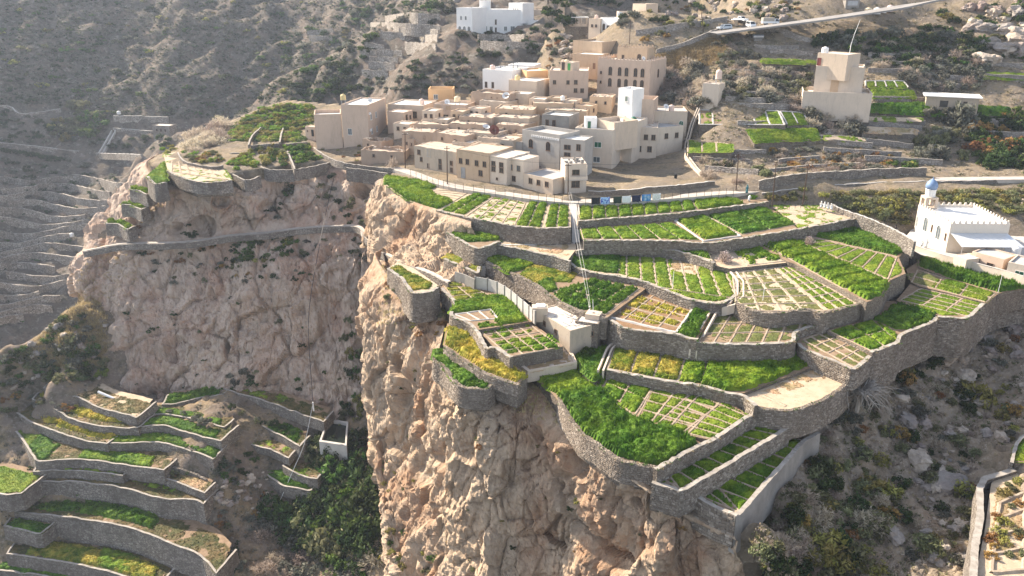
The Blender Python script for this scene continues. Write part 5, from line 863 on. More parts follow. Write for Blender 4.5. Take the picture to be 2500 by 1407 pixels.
aw = empty('awning', local(mq, mq['_w'], 0, 0), 'sloping white metal awning on thin posts beside the mosque', 'awning', rz=mq.rotation_euler.z)
Dm = mq['_d']
MB().add([(0.05, .3, 4.2), (0.05, Dm - .2, 4.2), (5.2, Dm + .6, 3.0), (5.2, .2, 3.0), (0.05, .3, 4.28), (0.05, Dm - .2, 4.28), (5.2, Dm + .6, 3.08), (5.2, .2, 3.08)], [[0, 1, 2, 3], [7, 6, 5, 4], [0, 4, 5, 1], [1, 5, 6, 2], [2, 6, 7, 3], [3, 7, 4, 0]]).obj('roof_sheet', M['tin_roof'], aw)
for y in (.5, 4.2, 8.0, Dm): MB().box(4.9, 5.0, y - .05, y + .05, -.8, 3.05).obj('post', M['metal'], aw)
hs('mqA', 'low pink annex with a blue door below the mosque awning', (2374, 614), (2452, 634), 146, 3.3, 5, 'plaster_pink', 'roof_grey', .2, [('F', .2, .3, 1.0, 2.0, 'pane_blue', 'D'), ('F', .62, .8, 1.0, 1.0, 'd')], z=-3.4)
hs('mqB', 'cream house with a teal window cut by the picture edge', (2462, 640), (2570, 662), 141, 4.2, 6, 'plaster_pale', 'roof_grey', .3, [('F', .3, 1.2, 1.2, 1.5, 'g')], z=-3.2)
hs('mqC', 'small pale washroom cube at the mosque corner', (2330, 622), (2360, 634), 146, 2.4, 3, 'plaster_pale', 'roof_white', .1, z=-4.2)
field('mosque_yard', 'paved yard on which the mosque stands', 'yard', -5.9, [(2200, 592), (2226, 560), (2480, 520), (2640, 600), (2640, 680), (2500, 672), (2380, 650), (2246, 622)], [], 'concrete', depth=3.0)
wall('cream boundary wall below the mosque yard', [(2216, 594), (2252, 606), (2300, 622), (2370, 640), (2440, 658), (2520, 680), (2620, 700)], -4.9, 2.8, t=.3, mat='plaster_pale', cap='concrete', jit=.01, cat='boundary wall')
wall('pale wall strip beside the mosque corner', [(2030, 500), (2070, 516), (2120, 534), (2180, 560), (2232, 590)], -1.0, 3.0, t=.4, mat='wall_grey', cap='concrete', cat='boundary wall')
# ================================================================ terraces on the hill, in the basin and across the valley
def hit(fn, px, py, y0, y1, n=400, lift=0.0):
    Y = np.linspace(y0, y1, n); d = ray(px, py); t = Y / d[1]; x = d[0] * t; z = CAMH + d[2] * t; g = fn(x, Y) + lift; b = np.flatnonzero(z < g)
    if not len(b): return np.array([x[-1], Y[-1], g[-1]])
    k = max(b[0], 1); a0, a1 = z[k - 1] - g[k - 1], z[k] - g[k]; w = a0 / (a0 - a1 + 1e-9); Yh = Y[k - 1] + w * (Y[k] - Y[k - 1]); t = Yh / d[1]
    return np.array([d[0] * t, Yh, CAMH + d[2] * t])
def gat(px, py): return hit(Gz, px, py, 168, 430)
def mat_(px, py): return hit(Mz, px, py, 255, 700)
def bat(px, py): return hit(Bz, px, py, 100, 258)
def rat(px, py): return hit(Rz, px, py, 60, 174)
def wallw(label, P_, h, up, **k):
    """wall along world points that already lie on the ground"""
    P_ = [np.array(q) for q in P_]; pts = []
    for q in P_:
        e = np.array([q[0], q[1], q[2] + up - CAMH]); c = e[1] * CP - e[2] * SP; pts.append((1250 + FPX * e[0] / c, 703.5 - FPX * (e[1] * SP + e[2] * CP) / c, q[2] + up))
    return wall(label, pts, 0, h, **k)
def gfield(name, label, poly, crops, soil='soil', grids=(), dz=1.3, wl=None, **k):
    z = Plane([gat(*q) + np.array([0, 0, dz]) for q in poly]); r = field(name, label, 'field', z, poly, crops, soil, grids, **k); return r
gfield('plot_terrace', 'row of narrow striped green plots with pale channels right of the white houses', [(1706, 268), (1900, 270), (1918, 306), (1830, 304), (1708, 304)], [([(1712, 270), (1800, 270), (1820, 302), (1712, 302)], 'weeds', 1.6), ([(1800, 270), (1898, 272), (1912, 303), (1822, 302)], 'short')], 'soil', [([(1708, 269), (1900, 271), (1916, 305), (1708, 304)], 6, 1, .22, .15, 'concrete')])
gfield('wheat_plot', 'bright green plot among leafless trees on the hillside', [(1825, 318), (1992, 314), (2003, 340), (1842, 347)], [(None, 'short', 1.5)])
gfield('wheat_plot', 'patchy green plot below the striped plots beside the pipe channel', [(1680, 341), (1785, 352), (1787, 371), (1680, 372)], [(None, 'short')], 'soil', [([(1680, 341), (1785, 352), (1787, 371), (1680, 372)], 3, 1, .2, .1)])
gfield('wheat_plot', 'small green plot with pale dividers right of the tall house', [(2113, 198), (2206, 198), (2218, 214), (2113, 211)], [(None, 'short', 1.5)], 'soil', [([(2113, 198), (2206, 198), (2218, 214), (2113, 211)], 4, 1, .2, .2, 'concrete')])
gfield('wheat_plot', 'green strip under the small divided plot right of the tall house', [(2131, 219), (2228, 222), (2236, 238), (2131, 238)], [(None, 'short', 1.5)])
gfield('wheat_plot', 'long dark green strip in front of the ruined shed', [(2098, 256), (2258, 250), (2464, 263), (2458, 278), (2323, 286), (2098, 270)], [(None, 'dark', .8)])
gfield('wheat_plot', 'thin green strip between stone walls at the far right', [(2392, 178), (2520, 182), (2520, 194), (2392, 191)], [(None, 'short')])
gfield('wheat_plot', 'thin green strip left of the tall hillside house', [(1860, 143), (1992, 148), (1992, 157), (1860, 153)], [(None, 'short')])
HW = [([(1704, 262), (1850, 264), (1992, 268)], 1.6, 'wall above the narrow striped plots'), ([(1800, 306), (1900, 309), (2004, 314)], 1.6, 'wall between the striped plots and the bright plot'), ([(1862, 350), (2004, 342), (2107, 348), (2228, 364)], 1.6, 'wall stepping below the bright plot'), ([(2100, 277), (2180, 277), (2258, 280)], 1.7, 'wall under the long dark green strip'),
 ([(2100, 297), (2180, 300), (2258, 307)], 1.7, 'wall with dark stains two steps below the ruined shed'), ([(2012, 327), (2120, 330), (2244, 333)], 1.5, 'wall in front of three small bushes'), ([(1681, 375), (1780, 377), (1870, 376)], 1.4, 'wall below the patchy plot'), ([(1900, 399), (1950, 395), (2000, 391)], 1.4, 'short wall among brown thickets'),
 ([(2113, 158), (2170, 159), (2220, 161)], 1.6, 'upper wall right of the tall house roof'), ([(2118, 177), (2170, 178), (2220, 180)], 1.6, 'second wall right of the tall house'), ([(2396, 163), (2450, 164), (2530, 168)], 1.7, 'spotted stone wall under the big boulder'), ([(2388, 194), (2450, 197), (2530, 203)], 2.2, 'lower spotted stone wall at the right edge'),
 ([(1602, 131), (1668, 114), (1720, 92), (1752, 80)], 1.6, 'sloping wall above the straw coloured bank'), ([(1552, 88), (1610, 80), (1655, 72), (1721, 64), (1775, 55)], 2.4, 'long retaining wall climbing to the parked cars'), ([(1720, 214), (1800, 212), (1880, 212)], 1.5, 'low wall behind the pump house'), ([(1830, 78), (1900, 78), (1960, 100), (2010, 106)], 1.5, 'stepped wall under the parking place'), ([(1840, 118), (1900, 121), (1950, 121)], 1.5, 'lower stepped wall under the parking place'), ([(1880, 420), (1960, 412), (2100, 405)], 1.0, 'half buried wall above the road bend')]
for pts, h, lb in HW: wallw(lb, [gat(*q) for q in pts], h + 1.4, h * .75, t=.4, mat='wall_far', cap='coping', step=1.2)
RW = [[(1690, 395), (1760, 400), (1830, 402)], [(1720, 418), (1790, 424), (1850, 428)], [(1990, 350), (2060, 356), (2130, 362)], [(2010, 372), (2100, 378), (2200, 384)], [(2110, 392), (2200, 398), (2300, 404)], [(2120, 308), (2190, 314), (2250, 320)], [(2130, 246), (2190, 247), (2255, 250)], [(2120, 140), (2190, 143), (2260, 150)], [(1760, 178), (1850, 182), (1950, 186)], [(1740, 196), (1830, 199), (1900, 202)], [(1760, 232), (1850, 236), (1945, 240)], [(1770, 248), (1850, 251), (1950, 255)], [(2270, 168), (2330, 171), (2385, 176)], [(2250, 190), (2320, 195), (2380, 200)], [(2240, 208), (2300, 212), (2350, 216)], [(2330, 298), (2410, 302), (2500, 300)], [(2380, 330), (2440, 334), (2510, 336)], [(1880, 130), (1930, 134), (1985, 138)]]
RN = ['low wall just right of the pipe channel foot', 'low wall behind the leftmost of the three poles', 'low wall right of the bright hillside plot', 'low wall across the brown thicket bank', 'long low wall below the silvery grove', 'short wall left of the silvery grove', 'wall under the green strip beside the tall house', 'wall on the bushy slope right of the tall house roof', 'upper wall in the bare orchard left of the tall house', 'second wall in the bare orchard left of the tall house', 'third wall in the bare orchard left of the tall house', 'lowest wall in the bare orchard left of the tall house', 'top wall in the bare orchard above the ruined shed', 'middle wall in the bare orchard above the ruined shed', 'lower wall in the bare orchard above the ruined shed', 'upper wall in the dark thicket at the right edge', 'lower wall in the dark thicket at the right edge', 'short wall behind the thin green strip left of the tall house']
for lb_, pts in zip(RN, RW): wallw(lb_, [gat(*q) for q in pts], 3.0, 1.3, t=.4, mat='wall_far', cap='coping', step=1.2)
gfield('fallow_plot', 'bare brown plot right of the bright hillside plot', [(2015, 332), (2110, 336), (2115, 345), (2012, 342)], [(None, 'weeds', 1.2)], 'soil_dry'); gfield('fallow_plot', 'stony plot with three round bushes below the stained wall', [(2105, 308), (2240, 316), (2238, 328), (2105, 324)], [(None, 'straw')], 'soil_dry'); gfield('fallow_plot', 'weedy strip under the stained wall on the hillside', [(2105, 285), (2250, 288), (2250, 298), (2105, 294)], [(None, 'weeds', 1.6)], 'soil_dry')
gfield('wheat_plot', 'second row of green ribbed plots left of the bare thicket', [(1905, 272), (1960, 275), (1975, 300), (1922, 304)], [(None, 'short', 1.2)], 'soil', [([(1905, 272), (1960, 275), (1975, 300), (1922, 304)], 2, 1, .2, .15, 'concrete')])
wallw('high roadside retaining wall right of the power poles', [gat(*q) for q in [(1852, 462), (1940, 446), (2060, 437), (2175, 431), (2260, 430)]], 3.5, 1.9, t=.5, mat='wall_grey', cap='coping', step=1.2)
wallw('long low concrete kerb along the road past the orchard', [gat(*q) for q in [(1860, 476), (1950, 464), (2100, 452), (2300, 446), (2540, 443)]], 1.6, .35, t=.3, mat='wall_grey', cap='concrete', step=1.5)
wallw('rubble wall in front of the dusty plaza', [gat(*q) for q in [(1436, 478), (1500, 476), (1580, 468), (1660, 462), (1745, 452)]], 1.8, .9, t=.4, mat='wall_stone', cap='concrete', step=1.0)
ribbon('upper_road', [tuple(q) + (gat(*q)[2] + .35,) for q in [(1740, 78), (1800, 70), (1850, 64), (1950, 51), (2050, 37), (2130, 25), (2230, 8), (2330, -10)]], 0, 7.5, 'asphalt_grey', th=.5, lift=-.3)
# left plateau walls
PW = [([(608, 358), (618, 375), (634, 405), (660, 414), (716, 415)], -1.0, 3.2, 'curved wall of the left walled garden'), ([(716, 415), (760, 408), (800, 398), (832, 388)], -.8, 3.0, 'front wall of the right walled garden'), ([(692, 351), (704, 378), (718, 412)], .2, 1.6, 'partition wall between the two walled gardens'), ([(752, 346), (770, 365), (800, 384), (832, 396), (880, 404), (960, 412)], .3, 1.8, 'pale block wall winding along the plateau rim path'),
 ([(546, 398), (560, 420), (600, 440), (636, 430)], -1.4, 3.0, 'rock and rubble wall below the bushy terrace'), ([(432, 372), (446, 392), (480, 402), (520, 408), (545, 404)], -.1, 1.6, 'curved wall of the thorny terrace'), ([(612, 356), (645, 353), (682, 351)], 1.6, 1.6, 'back wall of the left walled garden'), ([(560, 375), (610, 372)], .2, .9, 'short low wall beside the thorny terrace'), ([(696, 352), (725, 349), (750, 347)], 1.8, 1.6, 'back wall of the right walled garden'),
 ([(608, 354), (618, 330), (650, 300), (652, 285)], 2.2, 1.0, 'wavy low wall climbing through the green bushes'), ([(684, 348), (690, 320), (700, 300)], 2.2, 1.0, 'narrow wavy wall right of the green bushes'), ([(845, 410), (900, 416), (945, 424)], -.6, 3.5, 'low wall closing the plateau rim near the bare sapling')]
for pts, z, h, lb in PW: wall(lb, pts, z, h, t=.35, mat='wall_grey', cap='coping', step=.9)
# basin terraces under the left cliff
def strip(label, pts, z, h, back, crops=(), soil='soil', name='terrace', wmat='wall_grey', facing=None, wl=None):
    """terrace: front retaining wall along pts, earth floor reaching back metres into the slope"""
    P_ = resample(ats(pts, z), 1.0); n = len(P_); root = empty(name, (0, 0, 0), label, 'terrace'); b = P_ + np.array([0.0, back, 0.0])
    g = max(3, int(back / .6)); rows = np.stack([P_ * (1 - k / g) + b * (k / g) for k in range(g + 1)], 0); v = rows.reshape(-1, 3).copy(); v[:, 2] += .12 * fbm(v / 1.5, 3, 5) - .12
    link('soil', mesh_np('soil', v, grid_faces(n, g + 1), M[soil], True), root)
    P0, n0 = P_, n; m_ = int(back * .8); e0 = np.array([[P_[0, 0] - .12 * k, P_[0, 1] + k, z] for k in range(m_, 0, -1)]); e1 = np.array([[P_[-1, 0] + .25 * k, P_[-1, 1] + k, z] for k in range(1, m_ + 1)]); P_ = np.concatenate([e0, P_, e1]); n = len(P_)
    d = np.gradient(P_[:, :2], axis=0); d /= np.linalg.norm(d, axis=1, keepdims=True); nb = np.stack([-d[:, 1], d[:, 0]], 1); zt = P_[:, 2] + .12 + .22 * vnoise(P_ / 2, 3) + rng.uniform(-.05, .05, n)
    fb = np.c_[P_[:, :2] - nb * .08 * h, zt - h]; ft = np.c_[P_[:, :2], zt]; bt = np.c_[P_[:, :2] + nb * .45, zt]; bb = np.c_[P_[:, :2] + nb * .45, zt - h]
    v = np.stack([fb, ft, bt, bb], 1).reshape(-1, 3); f = []
    for k in range(n - 1): a = 4 * k; c = a + 4; f += [[a, c, c + 1, a + 1], [a + 1, c + 1, c + 2, a + 2], [a + 2, c + 2, c + 3, a + 3]]
    link('retaining_wall', mesh_np('retaining_wall', v, f, M[wmat], False), root)
    v = []; f = []
    for k in range(n):
        lo, hi = P_[k, :2] - nb[k] * .04, P_[k, :2] + nb[k] * .36; v += [(*lo, zt[k]), (*lo, zt[k] + .05), (*hi, zt[k] + .05), (*hi, zt[k])]
        if k: a = 4 * k - 4; c = 4 * k; f += [[a, c, c + 1, a + 1], [a + 1, c + 1, c + 2, a + 2], [a + 2, c + 2, c + 3, a + 3]]
    link('coping', mesh_np('coping', v, f, M['coping'], False), root)
    P_, n = P0, n0
    crop(root, np.concatenate([P_ + np.array([0, .6, 0]), (P_ + np.array([0, back * .75, 0]))[::-1]]), z - .05, 'ground', (), 'weeds', int(abs(z)))
    for q in crops:
        s0, s1, o0, o1, kd, hs_ = q; i0, i1 = int(s0 * (n - 1)), int(s1 * (n - 1)) + 1; A = P_[i0:i1] + np.array([0, o0, 0]); B_ = P_[i0:i1] + np.array([0, o1, 0]); crop(root, np.concatenate([A, B_[::-1]]), z, kd, (), CROPN[kd], int(s0 * 50), hs=hs_)
    return root
strip('uppermost left basin terrace with a straw edge and white pipe', [(106, 948), (150, 962), (187, 971), (240, 997), (290, 1010), (332, 1021)], -46.5, 2.8, 9, [(.0, .9, .7, 4, 'straw', 1.5)], 'soil_dry')
strip('basin terrace lined with orange dried plants', [(78, 976), (130, 1000), (180, 1027), (240, 1042), (300, 1046), (337, 1046)], -48.5, 3.0, 8, [(.05, .95, 2.5, 5, 'yellow', 1.6)], 'soil')
strip('middle basin terrace with a curved light wall top and narrow grass', [(337, 1044), (393, 1040), (449, 1055), (500, 1070), (540, 1079)], -48.7, 3.0, 9, [(.05, .95, .8, 4, 'dark', .7)], 'soil')
strip('basin terrace edged with pale yellow bushes', [(40, 1009), (80, 1034), (131, 1053), (200, 1075), (262, 1086)], -50.4, 3.2, 8, [(.2, 1., 2.5, 5, 'yellow', 1.8)], 'soil')
strip('curving basin terrace with bright grass strip', [(262, 1085), (337, 1082), (390, 1082), (449, 1097), (490, 1110), (520, 1122)], -50.6, 3.2, 8, [(0., .45, .8, 3.5, 'wheat', .9), (.45, 1., .8, 4, 'dark', .9)], 'soil')
strip('broad basin terrace of ribbed green beds ending in a point', [(-20, 1004), (20, 1040), (49, 1068), (79, 1113), (97, 1128), (187, 1124), (258, 1130), (318, 1139), (400, 1150)], -52.6, 3.4, 10, [(.12, .40, .8, 7, 'short', 1.5), (.4, .55, 1, 7, 'dark', .8), (.66, .95, .8, 4.5, 'wheat', .8)], 'soil')
strip('wide basin terrace of brown scrub above a tall grey wall', [(52, 1182), (110, 1178), (168, 1178), (262, 1186), (322, 1199), (393, 1218), (468, 1222), (497, 1233)], -56.4, 5.2, 9, [(.1, .9, 3, 7, 'weeds', 2.)], 'soil')
strip('lower left basin corner of bright ribbed grass', [(-60, 1190), (-20, 1200), (20, 1210), (52, 1206)], -55.6, 4.0, 10, [(.1, 1., .8, 8, 'short', 1.6)], 'soil')
strip('low basin terrace of bushes with little dividing walls', [(34, 1250), (90, 1256), (150, 1263), (262, 1278), (337, 1297), (412, 1327), (487, 1358), (528, 1402)], -61.0, 6.2, 9, [(.05, .6, 2, 6, 'bushy', 1.3)], 'soil')
strip('small boxed garden corner in the lower basin', [(8, 1285), (60, 1296), (95, 1305), (118, 1290)], -62.6, 3.4, 4, [(.1, .9, .6, 3, 'bushy', 1.)], 'soil')
strip('lowest basin terrace of yellow green rows at the bottom edge', [(15, 1353), (60, 1360), (112, 1368), (225, 1388), (300, 1408), (380, 1440)], -66.8, 4.5, 9, [(.12, .95, 1, 5.5, 'mixed', 1.), (.55, .8, 1, 6, 'wheat', .9)], 'soil')
strip('dark garden strip at the bottom left corner', [(-40, 1390), (20, 1396), (100, 1408), (160, 1420)], -70, 4, 8, [(0., 1., .6, 6, 'dark', .8)], 'soil')
strip('back basin terrace at the foot of the cliff', [(548, 952), (590, 966), (637, 978), (712, 1005), (760, 1022), (790, 1032)], -48.0, 2.6, 7, [(.05, .6, 2, 5, 'weeds', 1.5)], 'soil')
strip('short back terrace of dark shrubs left of the cliff foot wall', [(395, 990), (440, 985), (490, 972), (545, 965)], -48.2, 2.4, 7, [(.05, .95, 1, 5, 'bushy', 1.2)], 'soil')
strip('second terrace left of the water tank with leafy plants', [(556, 1016), (600, 1028), (637, 1042), (690, 1068), (732, 1092)], -51.4, 2.8, 7, [(.05, .95, .8, 5.5, 'bushy', 1.)], 'soil')
strip('small terrace with bare saplings in the middle of the basin', [(345, 1014), (400, 1014), (449, 1021), (500, 1033), (548, 1046)], -48.6, 2.4, 6, [(.05, .95, .8, 3, 'dark', .7)], 'soil')
strip('curved dark green terrace under the rope cable', [(643, 1153), (665, 1172), (693, 1188), (725, 1195), (760, 1199)], -57.5, 2.8, 7, [(.02, .98, .7, 5, 'dark', 1.2)], 'soil')
strip('scrub terrace pocket right of the curved dark green terrace', [(690, 1140), (715, 1155), (745, 1165), (775, 1172)], -55.4, 2.4, 6, [(.05, .95, .6, 3, 'weeds', 1.6)], 'soil')
strip('low scrubby ledge between the basin scree and the water tank', [(560, 1072), (610, 1085), (660, 1100), (705, 1120)], -53.0, 1.8, 5, [(.05, .95, .5, 3, 'weeds', 1.8)], 'soil')
strip('brown ledge below the curving bright grass terrace', [(330, 1160), (400, 1170), (460, 1190), (500, 1206)], -54.8, 2.2, 5, [(.05, .95, .5, 3.5, 'straw', 1.6)], 'soil')
strip('narrow rust coloured ledge over the tall grey basin wall', [(80, 1152), (160, 1150), (240, 1156), (300, 1164)], -54.6, 2.0, 5, [(.05, .95, .5, 3.5, 'weeds', 2.)], 'soil')
wallw('leaning grey wall fragment in the basin scree', [bat(*q) for q in [(375, 1150), (420, 1158), (470, 1172), (505, 1190)]], 3.4, 1.8, t=.5, mat='wall_grey', step=1.0)
wallw('short wall by the straw patch at the basin bottom', [bat(*q) for q in [(510, 1392), (540, 1372), (570, 1354)]], 2.2, 1.0, t=.4, mat='wall_grey', step=1.0)
for lb_, pts, z_ in (('lowest green ledge garden stepping down the left end of the cliff', [(258, 546), (285, 549), (312, 562)], -13.2), ('middle green ledge garden stepping down the left end of the cliff', [(296, 500), (320, 503), (345, 514)], -9.2), ('highest green ledge garden stepping down the left end of the cliff', [(316, 462), (338, 468), (358, 476)], -5.4)): strip(lb_, pts, z_, 3.2, 4, [(.02, .98, .4, 3.2, 'leafy', 1.5)], 'soil')
# water tank in the basin
tk = empty('water_tank', (0, 0, 0), 'open concrete water tank with dark water beside the cliff foot', 'tank'); Z = -50.0
TP = ats([(779, 1078), (800, 1022), (850, 1030), (846, 1088)], Z)[:, :2]
def quad_ring(poly, t): c = poly.mean(0); return c + (poly - c) * (1 - t)
TI = quad_ring(TP, .14); mb = MB(); v = [(*p, Z - 4) for p in TP] + [(*p, Z) for p in TP] + [(*p, Z) for p in TI] + [(*p, Z - 1.5) for p in TI]
mb.add(v, [[i, (i + 1) % 4, 4 + (i + 1) % 4, 4 + i] for i in range(4)] + [[4 + i, 4 + (i + 1) % 4, 8 + (i + 1) % 4, 8 + i] for i in range(4)] + [[8 + i, 8 + (i + 1) % 4, 12 + (i + 1) % 4, 12 + i] for i in range(4)]).obj('basin', M['concrete'], tk)
t_ = NT('tank_water', .08, .5); t_.col((.012, .018, .014)); M['tank_water'] = t_.m
MB().add([(*p, Z - .7) for p in TI], [[0, 1, 2, 3]]).obj('water_surface', M['tank_water'], tk)
# terraces across the valley and below the far white building
ORD = 'uppermost second third fourth fifth sixth seventh eighth ninth tenth eleventh twelfth thirteenth fourteenth fifteenth sixteenth lowest'.split()
for k in range(17):
    y = 448 + k * 21.5; xr = [345, 330, 300, 285, 270, 262, 250, 232, 215, 205, 195, 185, 175, 160, 150, 130, 120][k]; x0 = -30 + (k * 37) % 60
    if k % 3 == 1: xr -= 60
    wallw('%s of the dry stone terrace walls stepping down the shaded valley left of the cliff' % ORD[k], [mat_(x, y + 9 * math.sin(x / 40 + k) + (x - 100) * (-.05 if k > 5 else .04)) for x in np.linspace(x0 if k % 2 else -40, xr, 8)], 5.6, 3.0, t=.9, mat='wall_valley', step=2.5, group='walls of the valley terraces', jit=.25)
UW = [[(905, 68), (960, 72), (1076, 80)], [(929, 92), (960, 95), (990, 98)], [(992, 101), (1030, 102), (1068, 104)], [(890, 119), (915, 123), (938, 127)], [(989, 119), (1025, 122), (1064, 127)], [(880, 135), (900, 137), (920, 138)], [(922, 138), (950, 139), (982, 140)], [(902, 154), (935, 155), (972, 156)], [(900, 167), (930, 168), (964, 169)], [(884, 186), (915, 188), (948, 188)], [(750, 88), (780, 84), (814, 82)], [(755, 99), (780, 100), (812, 101)], [(1168, 104), (1220, 103), (1280, 104)], [(1173, 119), (1250, 121), (1328, 125)], [(940, 52), (1000, 48), (1075, 52)], [(975, 84), (1020, 86), (1070, 90)]]
UL = ['long wall at the top of the far terraces', 'short left wall in the second row of the far terraces', 'short right wall in the second row of the far terraces', 'curved left wall in the middle of the far terraces', 'right wall above the bare spur rock', 'rounded left end wall with a green ledge', 'straight wall right of the rounded green ledge', 'third lowest wall of the far terraces', 'second lowest wall of the far terraces', 'lowest curved wall of the far terraces', 'upper wall fragment left of the wooded gully', 'lower wall fragment left of the wooded gully', 'upper wall in the thicket below the large white building', 'lower long wall in the thicket below the large white building', 'half hidden wall in the wood above the far terraces', 'wall under the long top wall of the far terraces']
for lb_, pts in zip(UL, UW): wallw(lb_, [mat_(*q) for q in pts], 5.0, 2.8, t=.5, mat='wall_valley', step=2.0, group='walls of the terraces by the far white building', jit=.2)
# valley water works
wallw('long pale channel wall along the valley side', [mat_(*q) for q in [(-20, 352), (80, 362), (180, 374), (240, 380), (345, 384)]], 3.0, 1.2, t=1.0, mat='wall_valley', cap='concrete', step=2.0)
wallw('upper wall of the valley reservoir', [mat_(*q) for q in [(278, 297), (330, 297), (370, 299), (412, 300)]], 6, 3.0, t=.7, mat='wall_valley', cap='concrete', step=2.0)
wallw('front wall of the valley reservoir', [mat_(*q) for q in [(276, 318), (320, 322), (372, 326)]], 5, 1.2, t=.7, mat='wall_valley', cap='concrete', step=2.0)
wallw('winding pale wall above the valley trees', [mat_(*q) for q in [(-10, 264), (25, 266), (45, 283), (90, 282), (150, 272)]], 3, 1.4, t=.7, mat='wall_valley', cap='concrete', step=2.0)
for dx, lb in ((0, 'left'), (9, 'right')): wallw('steep stair channel wall below the valley reservoir, %s one of two' % lb, [mat_(272 + dx, 322), mat_(258 + dx, 348), mat_(240 + dx, 378)], 2.0, .9, t=.6, mat='concrete', step=2.0)
p = mat_(392, 332); A = at(372, 306, p[2] + 7); hs('valley', 'small stone tower house with three windows by the valley reservoir', (371, 306), (412, 308), None, 7, 6, 'wall_far', 'roof_cream', .3, [('F', u, 4.0, .8, 1.1, 'd') for u in (.25, .5, .75)], z=p[2] + 7)
# right bottom terrace across the ravine
field('thorn_terrace', 'dry terrace with stone ring beds at the bottom right corner', 'field', -21.5, [(2392, 1450), (2385, 1390), (2405, 1290), (2420, 1180), (2480, 1130), (2640, 1080), (2760, 1300), (2700, 1460)], [([(2430, 1200), (2560, 1140), (2640, 1300), (2560, 1420), (2420, 1330)], 'straw')], 'soil_dry', [([(2440, 1230), (2620, 1150), (2660, 1380), (2420, 1400)], 3, 4, .25, .3)])
wall('angular concrete parapet across the ravine at the bottom right', [(2366, 1410), (2372, 1330), (2385, 1260), (2384, 1190), (2396, 1166), (2470, 1143)], -21.0, 4.0, t=.8, mat='wall_grey', cap='coping', smooth=False, jit=.02, cat='concrete wall', flip=True)
wall('white curved wall of the green plot at the right edge', [(2466, 1130), (2476, 1090), (2490, 1068), (2520, 1050)], -20.0, 3.5, t=.4, mat='wall_grey', cap='coping', cat='concrete wall', flip=True)
field('grass_plot', 'bit of green plot behind the white curved wall at the right edge', 'field', -20.3, [(2478, 1128), (2484, 1092), (2500, 1066), (2620, 1050), (2640, 1130)], [(None, 'short', 1.4)])
# drying floor, panel fence, stairs, channels by the block house
df = empty('drying_floor', (0, 0, 0), 'white plastered drying floor strewn with straw by the cliff fields', 'platform'); Z = -10.7
DP = ats([(1245, 874), (1394, 852), (1409, 884), (1288, 906)], Z)[:, :2]; DI = quad_ring(DP, .12)
MB().add([(*p, Z - 2.0) for p in DP] + [(*p, Z) for p in DP] + [(*p, Z) for p in DI] + [(*p, Z - .25) for p in DI], [[i, (i + 1) % 4, 4 + (i + 1) % 4, 4 + i] for i in range(4)] + [[4 + i, 4 + (i + 1) % 4, 8 + (i + 1) % 4, 8 + i] for i in range(4)] + [[8 + i, 8 + (i + 1) % 4, 12 + (i + 1) % 4, 12 + i] for i in range(4)] + [[12, 13, 14, 15]]).obj('slab', M['plaster_cream'], df)
so = crop(df, [(*p, 0) for p in quad_ring(DI, .06)], Z - .25, 'straw', (), 'straw_litter', 5, hs=1.0)
pf = empty('panel_fence', (0, 0, 0), 'grey concrete panel fence with square pillars leading to the block house', 'fence'); Z = -5.9
PFP = resample(ats([(1160, 676), (1200, 683), (1237, 702), (1270, 728), (1307, 760)], Z), 2.6, True)
for k in range(len(PFP)):
    p = PFP[k]; MB().box(-.14, .14, -.14, .14, -2.4, .12).obj('pillar', M['concrete_grey'], pf, p)
    if k:
        q = PFP[k - 1]; L = float(np.linalg.norm((p - q)[:2])); MB().box(.14, L - .14, -.06, .06, -2.4, 0).obj('panel', M['concrete'], pf, q, math.atan2(p[1] - q[1], p[0] - q[0]))
wall('stepped grey block wall left of the panel fence gate', [(1110, 664), (1135, 672), (1158, 682)], -6.2, 2.6, t=.25, mat='concrete_grey', smooth=False, jit=.0, cat='block wall')
st = empty('stone_stairs', (0, 0, 0), 'worn stone stairs between the wedge field wall and the brown wall', 'stairs'); s0, s1 = at(1176, 660, -7.6), at(1186, 604, -4.6)
for k in range(12):
    p = s0 * (1 - k / 11) + s1 * (k / 11); MB().box(-.7, .7, -.3, .3, -1.2, 0).obj('step', M['path'], st, p, .1 * math.sin(k))
def channel(label, pts, z, w=.7):
    r = empty('water_channel', (0, 0, 0), label, 'channel'); P_ = resample(np.array([at(q[0], q[1], q[2] if len(q) > 2 else z) for q in pts]), 1.0, False); d = np.gradient(P_[:, :2], axis=0); d /= np.linalg.norm(d, axis=1, keepdims=True); nb = np.stack([-d[:, 1], d[:, 0]], 1)
    for sgn in (-1, 1):
        a = P_[:, :2] + nb * sgn * w / 2; b = P_[:, :2] + nb * sgn * (w / 2 + .28); z_ = P_[:, 2]; v = np.stack([np.c_[a, z_ - .9], np.c_[a, z_], np.c_[b, z_], np.c_[b, z_ - 1.6]], 1).reshape(-1, 3); f = []
        for k in range(len(P_) - 1): i = 4 * k; j = i + 4; f += [[i, j, j + 1, i + 1], [i + 1, j + 1, j + 2, i + 2], [i + 2, j + 2, j + 3, i + 3]]
        f += [[0, 1, 2, 3], [4 * len(P_) - 1, 4 * len(P_) - 2, 4 * len(P_) - 3, 4 * len(P_) - 4]]; link('channel_side', mesh_np('channel_side', v, f, M['plaster_pale'], False), r)
    v = np.stack([np.c_[P_[:, :2] - nb * w / 2, P_[:, 2] - .75], np.c_[P_[:, :2] + nb * w / 2, P_[:, 2] - .75]], 1).reshape(-1, 3); f = [[2 * k, 2 * k + 2, 2 * k + 3, 2 * k + 1] for k in range(len(P_) - 1)]
    link('channel_bed', mesh_np('channel_bed', v, f, M['pipe_dark'], False), r); return r
